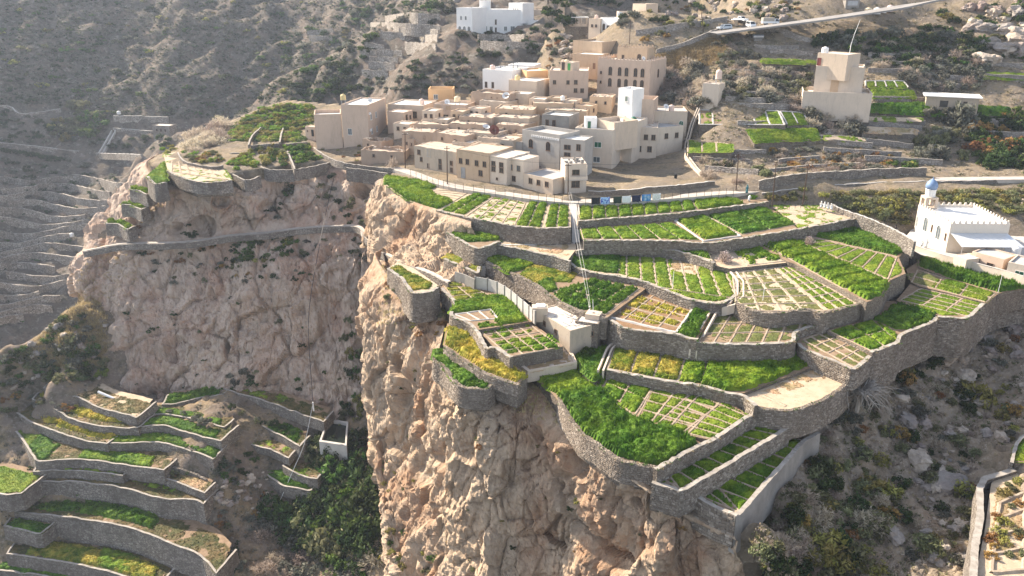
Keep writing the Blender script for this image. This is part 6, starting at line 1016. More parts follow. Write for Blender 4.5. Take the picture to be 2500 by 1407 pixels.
channel('white lipped channel curving round the striped field and down past the seedling beds', [(1790, 662, -5.0), (1808, 686, -5.05), (1808, 720, -5.1), (1786, 742, -5.3), (1745, 754, -6.6), (1716, 806, -7.0), (1692, 856, -8.6)], 0)
channel('short white lipped channel along the yellow flecked wheat', [(1690, 862, -10.3), (1600, 850, -10.3), (1500, 838, -10.2), (1488, 850, -10.3), (1466, 904, -10.5)], 0, .5)
channel('pale pipe channel running down beside the white corner house', [(1706, 262, gat(1706, 262)[2] + .4), (1690, 300, gat(1690, 300)[2] + .4), (1676, 350, gat(1676, 350)[2] + .4), (1676, 378, gat(1676, 378)[2] + .4), (1700, 410, gat(1700, 410)[2] + .4), (1715, 425, gat(1715, 425)[2] + .4)], 0, .4)
channel('channel between the walkway and the field by the laundry fence', [(1408, 497, -.2), (1411, 530, -1.1), (1413, 556, -2.0)], 0, .35)
# ================================================================ vegetation and boulders
def proj(p):
    p = np.atleast_2d(p); e = p - np.array([0, 0, CAMH]); c = e[:, 1] * CP - e[:, 2] * SP
    return np.stack([1250 + FPX * e[:, 0] / c, 703.5 - FPX * (e[:, 1] * SP + e[:, 2] * CP) / c], 1)
leafmat('l_green', (0.03, 0.06, 0.012), (0.065, 0.115, 0.022), (0.12, 0.175, 0.035)); leafmat('l_bright', (0.07, 0.13, 0.012), (0.15, 0.24, 0.025), (0.26, 0.34, 0.05)); leafmat('l_dark', (0.018, 0.034, 0.010), (0.035, 0.058, 0.016), (0.07, 0.095, 0.028))
leafmat('l_olive', (0.08, 0.085, 0.038), (0.15, 0.155, 0.07), (0.25, 0.245, 0.125)); leafmat('l_yellow', (0.11, 0.105, 0.025), (0.22, 0.20, 0.05), (0.36, 0.31, 0.10)); leafmat('l_twig', (0.23, 0.18, 0.135), (0.40, 0.325, 0.25), (0.56, 0.475, 0.39), .4)
leafmat('l_straw', (0.26, 0.19, 0.085), (0.42, 0.325, 0.16), (0.55, 0.45, 0.26)); leafmat('l_blossom', (0.35, 0.24, 0.24), (0.55, 0.42, 0.42), (0.70, 0.58, 0.57)); leafmat('l_rust', (0.16, 0.085, 0.03), (0.28, 0.15, 0.05), (0.40, 0.24, 0.09)); leafmat('l_grey', (0.085, 0.085, 0.06), (0.14, 0.14, 0.105), (0.21, 0.205, 0.165))
two('bark', (0.16, 0.125, 0.095), (0.26, 0.215, 0.17), 2.0, obj=True); two('bark_pale', (0.26, 0.225, 0.19), (0.38, 0.34, 0.29), 2.0, obj=True)
def foliage(n, clumps, leaf=.11, flat_=.8, seed=0, spread=.24, low=-.15, long=1.0):
    r = np.random.default_rng(seed); c = r.standard_normal((clumps, 3)); c /= np.linalg.norm(c, axis=1, keepdims=True); c *= r.uniform(.45, .85, (clumps, 1)); c[:, 2] = np.abs(c[:, 2]) * flat_ + low + .25
    k = r.integers(0, clumps, n); d = r.standard_normal((n, 3)); d /= np.linalg.norm(d, axis=1, keepdims=True); rad = spread * (r.uniform(.35, 1.15, n) ** .6); cs = r.uniform(.7, 1.3, clumps)[k]
    p = c[k] + d * (rad * cs)[:, None] * np.array([1, 1, .8]); p[:, 2] = np.maximum(p[:, 2], .02)
    a = r.standard_normal((n, 3)); a /= np.linalg.norm(a, axis=1, keepdims=True); b = np.cross(a, d + .3 * r.standard_normal((n, 3))); b /= np.linalg.norm(b, axis=1, keepdims=True) + 1e-9
    s = leaf * r.uniform(.6, 1.4, (n, 1)); v = np.stack([p - a * s * long, p + b * s * .55, p + a * s * long, p - b * s * .55], 1).reshape(-1, 3)
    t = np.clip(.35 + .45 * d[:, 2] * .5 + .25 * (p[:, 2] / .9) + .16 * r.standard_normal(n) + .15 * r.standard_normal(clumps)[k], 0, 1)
    return v, np.arange(4 * n).reshape(n, 4), np.repeat(t, 4)
def twigs(n, seed=0, up=.6, fork=3, thick=.021, spread=1.0):
    """leafless crown: stems that fork twice, as thin three-sided blades"""
    r = np.random.default_rng(seed); V = []; T = []
    def seg(a, b, w, t):
        d = b - a; s = np.cross(d, r.standard_normal(3)); s /= np.linalg.norm(s) + 1e-9; V.extend([a + s * w, a - s * w, b]); T.extend([t, t, min(1, t + .2)])
    for _ in range(n):
        d = r.standard_normal(3) * spread; d[2] = abs(d[2]) * up + .35; d /= np.linalg.norm(d); a = r.standard_normal(3) * .06; a[2] = 0; L = r.uniform(.3, .5); b = a + d * L; seg(a, b, thick * 2.2, .25)
        for _ in range(fork):
            e = d + .55 * r.standard_normal(3); e /= np.linalg.norm(e); c = b + e * r.uniform(.2, .38); seg(b, c, thick * 1.4, r.uniform(.3, .6))
            for _ in range(fork + 1):
                g = e + .7 * r.standard_normal(3); g /= np.linalg.norm(g); q = c + g * r.uniform(.12, .28); q[2] = max(q[2], .02); seg(c, q, thick, r.uniform(.35, .9))
    V = np.array(V); return V, np.arange(len(V)).reshape(-1, 3), np.array(T)
def tuftmesh(n, seed=0, h=.8):
    r = np.random.default_rng(seed); a = r.uniform(0, 6.28, n); o = r.standard_normal((n, 2)) * .28; w = .05; ln = r.uniform(.1, .7, n); hh = h * r.uniform(.5, 1.1, n); la = np.arctan2(o[:, 1], o[:, 0]) + r.normal(0, .6, n)
    v = np.stack([np.c_[o + np.c_[np.cos(a), np.sin(a)] * w, np.zeros(n)], np.c_[o - np.c_[np.cos(a), np.sin(a)] * w, np.zeros(n)], np.c_[o + np.c_[np.cos(la), np.sin(la)] * ln[:, None] * .6, hh]], 1).reshape(-1, 3)
    return v, np.arange(3 * n).reshape(n, 3), np.repeat(r.uniform(0, 1, n), 3)
VM = {}
def var(key, gen, mat, k=3):
    VM[key] = [mesh_np(key, *(lambda q: (q[0], q[1]))(g), M[mat], False, tint=g[2]) for g in [gen(100 * len(VM) + j) for j in range(k)]]
for key, mat in (('green', 'l_green'), ('bright', 'l_bright'), ('dark', 'l_dark'), ('olive', 'l_olive'), ('yellow', 'l_yellow'), ('rust', 'l_rust'), ('grey', 'l_grey')):
    var(key, lambda s: foliage(620, 16, .10, .75, s), mat)
var('twig', lambda s: twigs(44, s, .7, 3), 'l_twig'); var('blossom', lambda s: foliage(260, 20, .06, .8, s, .3), 'l_blossom', 1); var('straw', lambda s: tuftmesh(70, s), 'l_straw')
var('airy', lambda s: foliage(420, 22, .085, .8, s, .30, long=1.6), 'l_olive'); var('airyy', lambda s: foliage(420, 22, .085, .8, s, .30, long=1.6), 'l_yellow')
var('droop', lambda s: foliage(520, 14, .10, 1.3, s, .28, long=1.8), 'l_grey')
KN = {'green': 'leafy_shrub', 'bright': 'garden_bush', 'dark': 'dark_shrub', 'olive': 'olive_shrub', 'yellow': 'yellow_shrub', 'rust': 'rusty_shrub', 'grey': 'grey_shrub', 'twig': 'bare_shrub', 'airy': 'thorn_bush', 'airyy': 'airy_bush', 'droop': 'silvery_bush'}
KW = {'green': 'green leafy', 'bright': 'bright green', 'dark': 'dark green', 'olive': 'grey-green', 'yellow': 'yellow-green', 'rust': 'rust brown', 'grey': 'dusty grey', 'twig': 'leafless brown', 'airy': 'thin leaved olive', 'airyy': 'airy yellowish', 'droop': 'drooping grey'}
trunk_me = MB().tube([(0, 0, -.4), (.03, 0, .15), (-.02, .03, .4)], [.10, .07, .045], 6).tube([(0, 0, .2), (.18, .05, .45), (.28, .1, .6)], [.05, .04, .02], 5).tube([(0, 0, .25), (-.16, .1, .45), (-.24, .15, .62)], [.05, .035, .02], 5).tube([(0, 0, .2), (0, -.18, .42), (.04, -.3, .6)], [.045, .03, .02], 5).mesh('trunk', M['bark'])
PL = []
def plant(p, kind, r, where, cat=None, tall=None, sink=.12):
    if p[1] < 60: return
    sc = (r * random.uniform(.85, 1.15), r * random.uniform(.85, 1.15), (tall or r) * random.uniform(.8, 1.15)); rz = random.uniform(0, 6.28); loc = (p[0], p[1], p[2] - sink * r)
    tree = r > 2.4 and kind != 'twig'; nm = {'dark': 'dark_tree', 'green': 'green_tree'}.get(kind, 'valley_tree') if tree else KN[kind]
    PL.append((nm, kind, loc, rz, sc, r, where, tree, r / mpp(np.array(loc))))
def grow():
    """the 290 plants of a kind that show largest stay single; the smaller rest becomes one undergrowth mesh per foliage"""
    by = {}; rest = {}
    for q in PL: by.setdefault(q[0], []).append(q)
    for nm, qs in by.items():
        qs.sort(key=lambda q: -q[8])
        for i, (n_, kind, loc, rz, sc, r, where, tree, s_) in enumerate(qs):
            if i >= 290: rest.setdefault(kind, []).append((loc, rz, sc)); continue
            me = VM[kind][random.randrange(len(VM[kind]))]
            if r >= 1.5 and kind not in ('twig', 'straw'):
                o = empty(nm, loc, '%s %s %s' % (KW[kind], 'tree' if tree else 'bush', where), 'tree' if tree else 'shrub', 'plants ' + where, rz); o.scale = sc; link('crown', me, o); link('trunk', trunk_me, o)
            else: tag(link(nm, me, None, loc, rz, sc), '%s bush %s' % (KW[kind], where), 'shrub', 'plants ' + where)
    for kind, L in rest.items():
        V = []; Fq = []; T = []; b = 0; base = [twigs(10, s) if kind == 'twig' else foliage(150, 12, .17, .75, s, .26) for s in range(4)]
        for loc, rz, sc in L:
            v, f, t = base[random.randrange(4)]; c, s = math.cos(rz), math.sin(rz); V.append((v * np.array(sc)) @ np.array([[c, s, 0], [-s, c, 0], [0, 0, 1]]) + np.array(loc)); Fq.append(f + b); b += len(v); T.append(np.clip(t + random.uniform(-.2, .2), 0, 1))
        tag(link('undergrowth', mesh_np('undergrowth', np.concatenate(V), np.concatenate(Fq), VM[kind][0].materials[0], False, tint=np.concatenate(T))), KW[kind] + ' undergrowth scattered between the larger plants', None, None, 'stuff')
def rpix(poly, n, seed=None):
    a = np.array(poly, float); lo, hi = a.min(0), a.max(0); out = []
    while len(out) < n:
        q = np.random.default_rng(len(out) + (seed or 0) * 977 + 5).uniform(lo, hi, (4 * n, 2)); q = q[inside(q[:, 0], q[:, 1], poly)]; out += q.tolist()
    return out[:n]
def zone(fn, poly, n, kinds, r0, r1, where, seed=0, tall=1.0, sink=.12):
    for q in rpix(poly, n, seed):
        p = fn(*q); k = random.choice(kinds); r = random.uniform(r0, r1) * random.uniform(.7, 1.1); plant(p, k, r, where, tall=r * tall, sink=sink)
def mass(name, label, cat, fn, poly, n, kinds, r0, r1, seed=0, tall=1.0, world=None):
    """uncountable cover: many small plants joined in one mesh"""
    V = []; Fq = []; T = []; b = 0; tri = kinds in ('straw', 'twig')
    pts = world if world is not None else [fn(*q) for q in rpix(poly, n, seed)]
    base = [tuftmesh(16, s) if kinds == 'straw' else foliage(26, 6, .26, .7, s, .35) for s in range(4)]
    for p in pts:
        v, f, t = base[random.randrange(4)]; r = random.uniform(r0, r1); a = random.uniform(0, 6.28); c, s = math.cos(a), math.sin(a); R_ = np.array([[c, s, 0], [-s, c, 0], [0, 0, 1]])
        V.append(v @ R_ * np.array([r, r, r * tall]) + np.array(p) - np.array([0, 0, .1 * r])); Fq.append(f + b); b += len(v); T.append(np.clip(t + random.uniform(-.25, .25), 0, 1))
    o = link(name, mesh_np(name, np.concatenate(V), np.concatenate(Fq), M[cat], False, tint=np.concatenate(T))); tag(o, label, None, None, 'stuff'); return o
PLB = []
# --- mountainside
MP = [(0, 0), (1090, 0), (1000, 60), (870, 100), (850, 230), (560, 290), (400, 290), (290, 290), (100, 255), (0, 255)]
zone(mat_, MP, 230, ['olive', 'green', 'green', 'grey', 'yellow', 'dark', 'dark'], 1.6, 4.0, 'dotting the shaded mountainside', 1, .85)
mass('scrub', 'low grey scrub scattered over the shaded mountainside', 'l_grey', mat_, MP, 4200, 'x', .5, 1.8, 2, .8); mass('scrub', 'low dark scrub scattered over the shaded mountainside', 'l_dark', mat_, MP, 2600, 'x', .5, 2.0, 3, .8)
zone(mat_, [(690, 60), (890, 30), (910, 110), (870, 250), (740, 262), (700, 200)], 85, ['dark', 'dark', 'green', 'grey'], 2.2, 4.6, 'in the dark wooded gully left of the far terraces', 4, .9)
zone(mat_, [(800, 0), (1110, 0), (1105, 60), (900, 60)], 55, ['dark', 'green', 'grey'], 2.0, 4.2, 'in the wood left of the far white building', 5, .9)
zone(mat_, [(1120, 85), (1380, 70), (1385, 135), (1180, 145), (1150, 110)], 80, ['dark', 'grey', 'dark', 'twig'], 1.4, 3.2, 'in the thicket below the far white building', 6, .9)
zone(mat_, [(880, 180), (1130, 120), (1180, 230), (1040, 240), (900, 240)], 140, ['grey', 'dark', 'dark', 'grey', 'twig'], 1.3, 3.0, 'on the shaded spur above the village', 7, .8)
zone(mat_, [(110, 262), (180, 250), (275, 300), (270, 335), (150, 340), (100, 300)], 22, ['olive', 'olive', 'yellow', 'green'], 4.5, 7.5, 'in the grove left of the valley reservoir', 8, .95)
zone(mat_, [(0, 270), (110, 290), (260, 340), (340, 340), (420, 300), (420, 370), (0, 348)], 60, ['dark', 'grey', 'dark'], 1.8, 3.6, 'on the valley side round the reservoir', 9, .9)
zone(mat_, [(0, 385), (330, 400), (300, 470), (240, 560), (0, 480)], 100, ['grey', 'dark', 'twig', 'grey'], 1.4, 3.4, 'on the dim valley terraces', 10, .8)
zone(mat_, [(0, 480), (230, 560), (200, 640), (160, 760), (0, 800)], 70, ['grey', 'dark', 'green'], .9, 1.8, 'between the dim valley terrace walls', 11, .7)
for k in range(28): p = mat_(5 + k * 5.6, 368 + k * .9 + random.uniform(-3, 3)); plant(p, 'dark', random.uniform(1.8, 2.4), 'in the row below the valley channel wall')
# --- hill behind the village
zone(gat, [(1330, 70), (1480, -20), (1600, -20), (1560, 40), (1500, 75), (1400, 75)], 26, ['dark', 'green', 'grey'], 2.0, 4.0, 'round the houses at the top', 12)
zone(gat, [(1590, 0), (1960, 0), (1940, 45), (1790, 45), (1620, 95), (1560, 100)], 60, ['green', 'olive', 'yellow', 'dark', 'rust'], 1.0, 2.8, 'on the rocky hill above the parked cars', 13)
zone(gat, [(1620, 165), (1700, 150), (1740, 260), (1700, 265), (1600, 240)], 70, ['twig', 'twig', 'twig', 'grey'], 2.4, 4.0, 'in the bare thicket left of the pump house', 14)
zone(gat, [(1740, 95), (1840, 85), (1850, 160), (1740, 170)], 26, ['twig', 'grey', 'olive'], 1.8, 3.0, 'behind the straw bank', 15)
zone(gat, [(1760, 150), (1990, 160), (1960, 250), (1770, 245)], 120, ['twig', 'twig', 'twig', 'olive', 'grey'], 2.0, 3.6, 'in the bare orchard left of the tall hillside house', 16)
zone(gat, [(1960, 100), (2300, 60), (2400, 110), (2380, 180), (2130, 165), (2110, 130), (1990, 130)], 130, ['olive', 'green', 'dark', 'grey', 'twig', 'dark'], 2.0, 3.8, 'on the bushy slope above the tall hillside house', 17)
zone(gat, [(2200, 130), (2400, 120), (2400, 225), (2270, 225), (2210, 210)], 90, ['twig', 'twig', 'grey'], 2.2, 3.6, 'in the bare orchard above the ruined shed', 18)
zone(gat, [(2260, 40), (2420, 0), (2500, 0), (2500, 150), (2400, 150), (2290, 100)], 48, ['green', 'dark', 'olive', 'yellow'], 1.3, 3.0, 'among the boulders at the top right', 19)
zone(gat, [(1930, 240), (2090, 260), (2090, 330), (1990, 330), (1940, 290)], 70, ['twig', 'twig', 'twig', 'grey'], 2.4, 4.0, 'in the bare thicket in front of the tall hillside house', 20)
zone(gat, [(2245, 290), (2360, 285), (2370, 400), (2230, 400)], 16, ['droop', 'olive', 'droop'], 2.6, 4.2, 'in the silvery grove below the ruined shed', 21, 1.2)
zone(gat, [(2360, 280), (2500, 270), (2500, 420), (2380, 410)], 70, ['rust', 'dark', 'dark', 'green', 'dark'], 2.2, 4.2, 'in the dark thicket at the right edge', 22)
zone(gat, [(1860, 360), (2180, 370), (2180, 425), (1990, 430), (1880, 410)], 75, ['rust', 'twig', 'straw', 'twig', 'grey'], 1.0, 2.0, 'on the brown thicket bank above the road', 23, .8) if False else zone(gat, [(1860, 360), (2180, 370), (2180, 425), (1990, 430), (1880, 410)], 110, ['rust', 'twig', 'twig', 'grey'], 1.4, 2.4, 'on the brown thicket bank above the road', 23, .8)
zone(gat, [(1700, 375), (1800, 385), (1880, 430), (1800, 450), (1720, 440)], 22, ['twig', 'olive', 'twig'], 1.6, 3.4, 'beside the plaza and the power poles', 24)
zone(gat, [(2170, 395), (2250, 395), (2255, 420), (2175, 420)], 7, ['yellow', 'green'], 2.0, 2.6, 'in the olive green clump above the high roadside wall', 25)
mass('dry_grass', 'straw coloured grass bank behind the stately tan house', 'l_straw', gat, [(1600, 135), (1670, 115), (1740, 90), (1790, 120), (1740, 160), (1640, 170)], 2600, 'straw', .7, 1.3, 26, .6)
mass('dry_grass', 'dry grass and weeds over the terraced hillside', 'l_straw', gat, [(1620, 60), (2500, 0), (2500, 430), (1880, 440), (1690, 380)], 1500, 'straw', .35, .9, 27, .8)
mass('scrub', 'low brown scrub over the terraced hillside', 'l_twig', gat, [(1560, 60), (2500, 0), (2500, 430), (1880, 440), (1690, 380)], 1500, 'x', .4, 1.0, 28, .8); mass('scrub', 'low olive scrub over the terraced hillside', 'l_olive', gat, [(1560, 20), (2500, 0), (2500, 430), (1880, 440), (1690, 380)], 900, 'x', .4, 1.1, 29, .8)
zone(gat, [(1335, 95), (1400, 88), (1402, 150), (1340, 165), (1310, 150)], 34, ['grey', 'twig', 'dark', 'rust'], 1.0, 2.2, 'on the steep bank left of the orange tan house', 30)
for q in rpix([(1370, 80), (1400, 85), (1402, 150), (1375, 155)], 16, 65): PLB.append((q, 'gat', random.uniform(.9, 2.0)))
zone(gat, [(1330, -10), (1470, -20), (1460, 45), (1340, 80)], 30, ['dark', 'green', 'grey'], 2.2, 4.0, 'in the wood above the small top houses', 66)
mass('scrub', 'brown and olive scrub on the slope beyond the right edge', 'l_olive', gat, [(2500, 0), (2720, 0), (2720, 600), (2500, 540)], 700, 'x', .6, 2.2, 91, .8); mass('scrub', 'bare brown scrub on the slope beyond the right edge', 'l_twig', gat, [(2500, 0), (2720, 0), (2720, 600), (2500, 540)], 600, 'x', .6, 2.0, 92, .8)
# --- orchard right of the road, rows of low bushes
for r in range(8):
    for c in range(24):
        x = 1960 + c * 24 + r * 9 + random.uniform(-8, 8); y = 474 + r * 12 - (x - 2200) * .012 + random.uniform(-4, 4)
        if not inside(np.array([x]), np.array([y]), [(1985, 478), (2100, 462), (2520, 452), (2520, 520), (2450, 520), (2240, 480), (2225, 555), (2090, 520)])[0]: continue
        plant(gat(x, y), random.choice(['airyy', 'airy', 'airyy', 'olive', 'airy']), random.uniform(1.5, 2.3), 'in the orchard behind the mosque', tall=1.5)
zone(gat, [(1860, 480), (1960, 462), (1985, 485), (1900, 495)], 12, ['airy', 'airyy', 'olive'], 1.0, 1.6, 'between the power poles', 31)
mass('dry_grass', 'dry weeds under the orchard bushes', 'l_straw', gat, [(1985, 478), (2100, 462), (2520, 452), (2520, 520), (2225, 560), (2090, 520)], 500, 'straw', .3, .6, 32)
wt = np.concatenate(WTOP); wt = wt[rng.choice(len(wt), 1100)] + np.c_[rng.uniform(-.35, .35, (1100, 2)), np.full(1100, .02)]
mass('weeds', 'dry weeds sprouting along the terrace wall tops', 'l_straw', None, None, 0, 'straw', .15, .42, world=wt[:600]); mass('weeds', 'green weeds sprouting along the terrace wall tops', 'l_green', None, None, 0, 'x', .12, .38, world=wt[600:])
# --- left plateau
for r in range(15):
    for c in range(17):
        x = 556 + c * 13.5 + random.uniform(-5, 5); y = 258 + r * 6.6 + random.uniform(-2.5, 2.5)
        if not inside(np.array([x]), np.array([y]), [(565, 318), (600, 288), (640, 262), (760, 250), (768, 300), (744, 318), (742, 346), (610, 352), (560, 345)])[0]: continue
        plant(gat(x, y), random.choice(['bright', 'bright', 'yellow', 'airyy', 'green']), random.uniform(1.5, 2.2), 'on the green terraces left of the big pink house', tall=1.4)
zone(gat, [(432, 330), (470, 302), (550, 305), (560, 345), (545, 372), (450, 372)], 26, ['twig'], 3.4, 5.0, 'in the thorny brown thicket on the left plateau', 33)
zone(gat, [(440, 372), (540, 378), (545, 398), (470, 398)], 34, ['rust', 'twig', 'yellow', 'bright', 'olive'], 1.0, 1.8, 'on the thorny terrace', 34)
zone(gat, [(385, 350), (432, 345), (430, 372), (392, 380)], 9, ['bright', 'yellow'], 1.2, 1.8, 'at the left tip of the plateau', 35)
zone(gat, [(556, 385), (616, 372), (628, 408), (575, 415)], 30, ['bright', 'bright', 'yellow'], 1.2, 1.9, 'on the little terrace left of the walled gardens', 36)
zone(gat, [(625, 362), (680, 356), (705, 405), (640, 405)], 40, ['airyy', 'airy', 'yellow', 'green'], 1.1, 1.7, 'in the left walled garden', 37, 1.2)
zone(gat, [(700, 356), (748, 352), (782, 388), (722, 404)], 34, ['green', 'bright', 'green'], 1.2, 1.9, 'in the right walled garden', 38, 1.1)
zone(gat, [(780, 352), (880, 352), (880, 395), (800, 388)], 14, ['rust', 'airyy', 'twig'], .6, 1.1, 'by the ruins near the big pink house', 39)
plant(gat(958, 412), 'twig', 2.2, 'standing alone by the village road bend', tall=4.0)
# --- cliffs: plants rooted on the rock itself
def on_cliff(L, poly, n, kinds, r0, r1, where, seed=0, tall=1.0):
    v = L[0].reshape(-1, 3); q = proj(v); k = np.flatnonzero(inside(q[:, 0], q[:, 1], poly)); r = np.random.default_rng(seed); k = r.choice(k, n)
    for i in k: rr = random.uniform(r0, r1); plant(v[i], random.choice(kinds), rr, where, tall=rr * tall, sink=.25)
def cliff_pts(L, poly, n, seed=0):
    v = L[0].reshape(-1, 3); q = proj(v); k = np.flatnonzero(inside(q[:, 0], q[:, 1], poly)); return v[np.random.default_rng(seed).choice(k, n)]
on_cliff(L1, [(330, 612), (560, 590), (880, 575), (900, 640), (780, 680), (560, 700), (380, 690)], 95, ['grey', 'dark', 'olive', 'rust', 'twig'], .6, 1.5, 'on the scrub slope under the cliff ledge path', 1)
on_cliff(L1, [(560, 590), (720, 570), (720, 610), (640, 650), (570, 640)], 34, ['dark', 'green', 'green', 'yellow'], 1.0, 1.8, 'in the ivy green patch under the ledge path', 2)
on_cliff(L1, [(690, 425), (760, 420), (750, 470), (690, 480)], 12, ['dark', 'grey', 'green'], 1.3, 2.2, 'hanging from the cliff rim below the walled gardens', 3)
on_cliff(L1, [(760, 420), (930, 430), (900, 560), (780, 540)], 30, ['dark', 'grey', 'olive'], .7, 1.6, 'on the shaded cliff below the village road', 4)
on_cliff(L1, [(460, 540), (520, 540), (510, 580), (450, 580)], 7, ['dark'], .9, 1.4, 'in the small cave above the ledge path', 5)
on_cliff(L1, [(650, 490), (690, 480), (680, 540), (650, 530)], 6, ['dark', 'grey'], .8, 1.4, 'in the cleft of the left cliff', 6)
on_cliff(L1, [(300, 740), (850, 700), (850, 980), (320, 960)], 26, ['dark', 'green', 'olive'], .5, 1.2, 'clinging to the big left cliff', 7)
on_cliff(L1, [(560, 900), (620, 900), (620, 950), (560, 950)], 7, ['dark', 'grey'], 1.2, 2.0, 'at the foot of the left cliff', 8)
on_cliff(L1, [(840, 780), (900, 780), (905, 1060), (830, 1060)], 46, ['green', 'dark', 'olive', 'yellow'], .8, 1.7, 'in the mossy gully between the cliffs', 9, 1.5)
on_cliff(L1, [(340, 430), (390, 470), (360, 560), (290, 560)], 14, ['bright', 'yellow', 'green', 'rust'], .6, 1.2, 'on the crags at the left end of the plateau', 10)
on_cliff(L2, [(930, 680), (1090, 740), (1085, 800), (1060, 840), (930, 780)], 26, ['rust', 'olive', 'yellow', 'grey'], .5, 1.3, 'on the crags below the herb plot', 11)
on_cliff(L2, [(1080, 960), (1700, 1230), (1600, 1400), (1000, 1400)], 26, ['olive', 'dark', 'rust', 'yellow'], .3, .8, 'clinging to the front cliff', 12)
on_cliff(L2, [(900, 850), (1050, 880), (1000, 1250), (940, 1200)], 20, ['olive', 'dark', 'yellow'], .4, 1.0, 'on the left flank of the front cliff', 13)
on_cliff(L2, [(940, 1260), (1010, 1300), (1100, 1407), (960, 1407)], 14, ['yellow', 'green', 'olive'], .8, 1.6, 'at the bottom of the front cliff', 14)
mass('dry_grass', 'golden dry grass on the left end of the cliffs', 'l_straw', None, None, 0, 'straw', .5, 1.0, world=np.concatenate([cliff_pts(L1, [(220, 600), (340, 600), (330, 700), (200, 760), (190, 690)], 220, 1), cliff_pts(L1, [(380, 460), (440, 470), (420, 490), (340, 560), (340, 500)], 60, 2)]))
mass('dry_grass', 'dry golden grass along the front cliff rim', 'l_straw', None, None, 0, 'straw', .4, .8, world=np.concatenate([cliff_pts(L2, [(1240, 930), (1370, 940), (1370, 1040), (1260, 1010)], 160, 3), cliff_pts(L2, [(930, 640), (1090, 720), (1085, 780), (920, 800)], 160, 4)]))
zone(lambda x, y: hit(Gz, x, y, 100, 128), [(1250, 925), (1320, 915), (1366, 960), (1362, 1010), (1300, 990)], 22, ['airy', 'rust', 'olive', 'twig'], .7, 1.5, 'on the crumbling rim above the front cliff', 40)
# --- spur and basin
zone(bat, [(0, 880), (60, 850), (150, 780), (240, 760), (260, 930), (120, 930), (0, 960)], 90, ['olive', 'grey', 'dark', 'green', 'olive'], 1.2, 2.8, 'on the spur left of the big cliff', 41)
mass('dry_grass', 'golden grass on the spur left of the big cliff', 'l_straw', bat, [(60, 850), (150, 780), (200, 690), (260, 760), (260, 900), (120, 900)], 1500, 'straw', .6, 1.3, 42)
plant(bat(250, 915), 'bright', 2.1, 'standing at the left foot of the big cliff', tall=2.4)
zone(bat, [(0, 960), (80, 960), (60, 1010), (0, 1010)], 8, ['rust', 'dark', 'olive'], 1.0, 1.8, 'at the left end of the basin terraces', 43)
zone(bat, [(770, 1080), (890, 1070), (960, 1300), (880, 1400), (720, 1330), (650, 1250), (780, 1180)], 120, ['dark', 'dark', 'green', 'olive', 'dark'], 2.6, 5.4, 'in the dark grove at the mouth of the gully', 44, 1.25)
zone(bat, [(640, 1250), (780, 1250), (960, 1330), (960, 1407), (640, 1407)], 60, ['twig', 'grey', 'twig'], 2.2, 3.8, 'in the grey thicket below the dark grove', 45, .8)
zone(bat, [(820, 1340), (960, 1340), (970, 1410), (780, 1410)], 20, ['yellow', 'green', 'bright'], .9, 1.9, 'at the bottom below the front cliff', 46)
zone(bat, [(480, 1230), (660, 1200), (650, 1400), (500, 1400)], 40, ['rust', 'twig', 'grey', 'dark'], .7, 1.6, 'on the basin scree under the rope cable', 47)
zone(bat, [(540, 1080), (640, 1120), (620, 1200), (520, 1160)], 26, ['dark', 'green', 'grey'], .7, 1.5, 'round the basin scree', 48)
mass('dry_grass', 'straw grass on the basin scree', 'l_straw', bat, [(480, 1200), (680, 1180), (700, 1400), (480, 1400)], 420, 'straw', .4, .9, 49); mass('scrub', 'low scrub left of the basin terraces', 'l_olive', bat, [(-250, 960), (0, 900), (0, 1400), (-250, 1400)], 400, 'x', .5, 1.6, 94, .8)
mass('scrub', 'low scrub over the basin slope', 'l_grey', bat, [(0, 900), (560, 960), (800, 1080), (900, 1400), (0, 1400)], 900, 'x', .3, .9, 50)
zone(bat, [(0, 1130), (500, 1150), (560, 1240), (540, 1400), (420, 1330), (0, 1230)], 60, ['dark', 'olive', 'grey', 'rust', 'green'], .7, 1.5, 'on the brown ledges of the basin', 59)
TS = [(( 60, 985), (330, 1035), 14, 'rust'), ((60, 1160), (480, 1215), 30, 'dark'), ((60, 1240), (350, 1285), 26, 'green'), ((330, 1000), (520, 1040), 12, 'grey'), ((560, 1005), (740, 1080), 16, 'dark'), ((120, 1140), (470, 1170), 26, 'dark')]
for (a, b, n, kd) in TS:
    for k in range(n): t = random.random(); x, y = a[0] + (b[0] - a[0]) * t, a[1] + (b[1] - a[1]) * t + random.uniform(-6, 6); p = bat(x, y); p[2] += 1.4; plant(p, random.choice([kd, kd, 'grey', 'olive']), random.uniform(.7, 1.4), 'growing along the basin terraces', sink=.3)
# --- ravine
RP = [(1830, 1320), (1930, 1180), (2010, 1070), (2100, 940), (2260, 830), (2420, 770), (2500, 740), (2500, 1050), (2380, 1150), (2360, 1407), (1880, 1407)]
zone(rat, RP, 150, ['olive', 'airy', 'rust', 'dark', 'twig', 'airyy', 'grey'], .9, 2.2, 'in the rocky ravine', 51)
zone(rat, [(1850, 1290), (1960, 1170), (2100, 1080), (2200, 1250), (2150, 1407), (1900, 1407)], 70, ['twig', 'airy', 'olive', 'airyy', 'dark'], 1.6, 3.0, 'in the thicket at the ravine mouth', 52)
zone(rat, [(1990, 960), (2110, 900), (2180, 1000), (2120, 1090), (2010, 1080)], 26, ['twig', 'twig', 'grey'], 1.4, 2.6, 'in the pale brushwood below the bare terrace tip', 53, 1.0)
zone(rat, [(2140, 880), (2300, 800), (2420, 770), (2300, 900), (2180, 940)], 22, ['dark', 'rust', 'twig'], 1.2, 2.2, 'in the shade below the high terrace walls', 54)
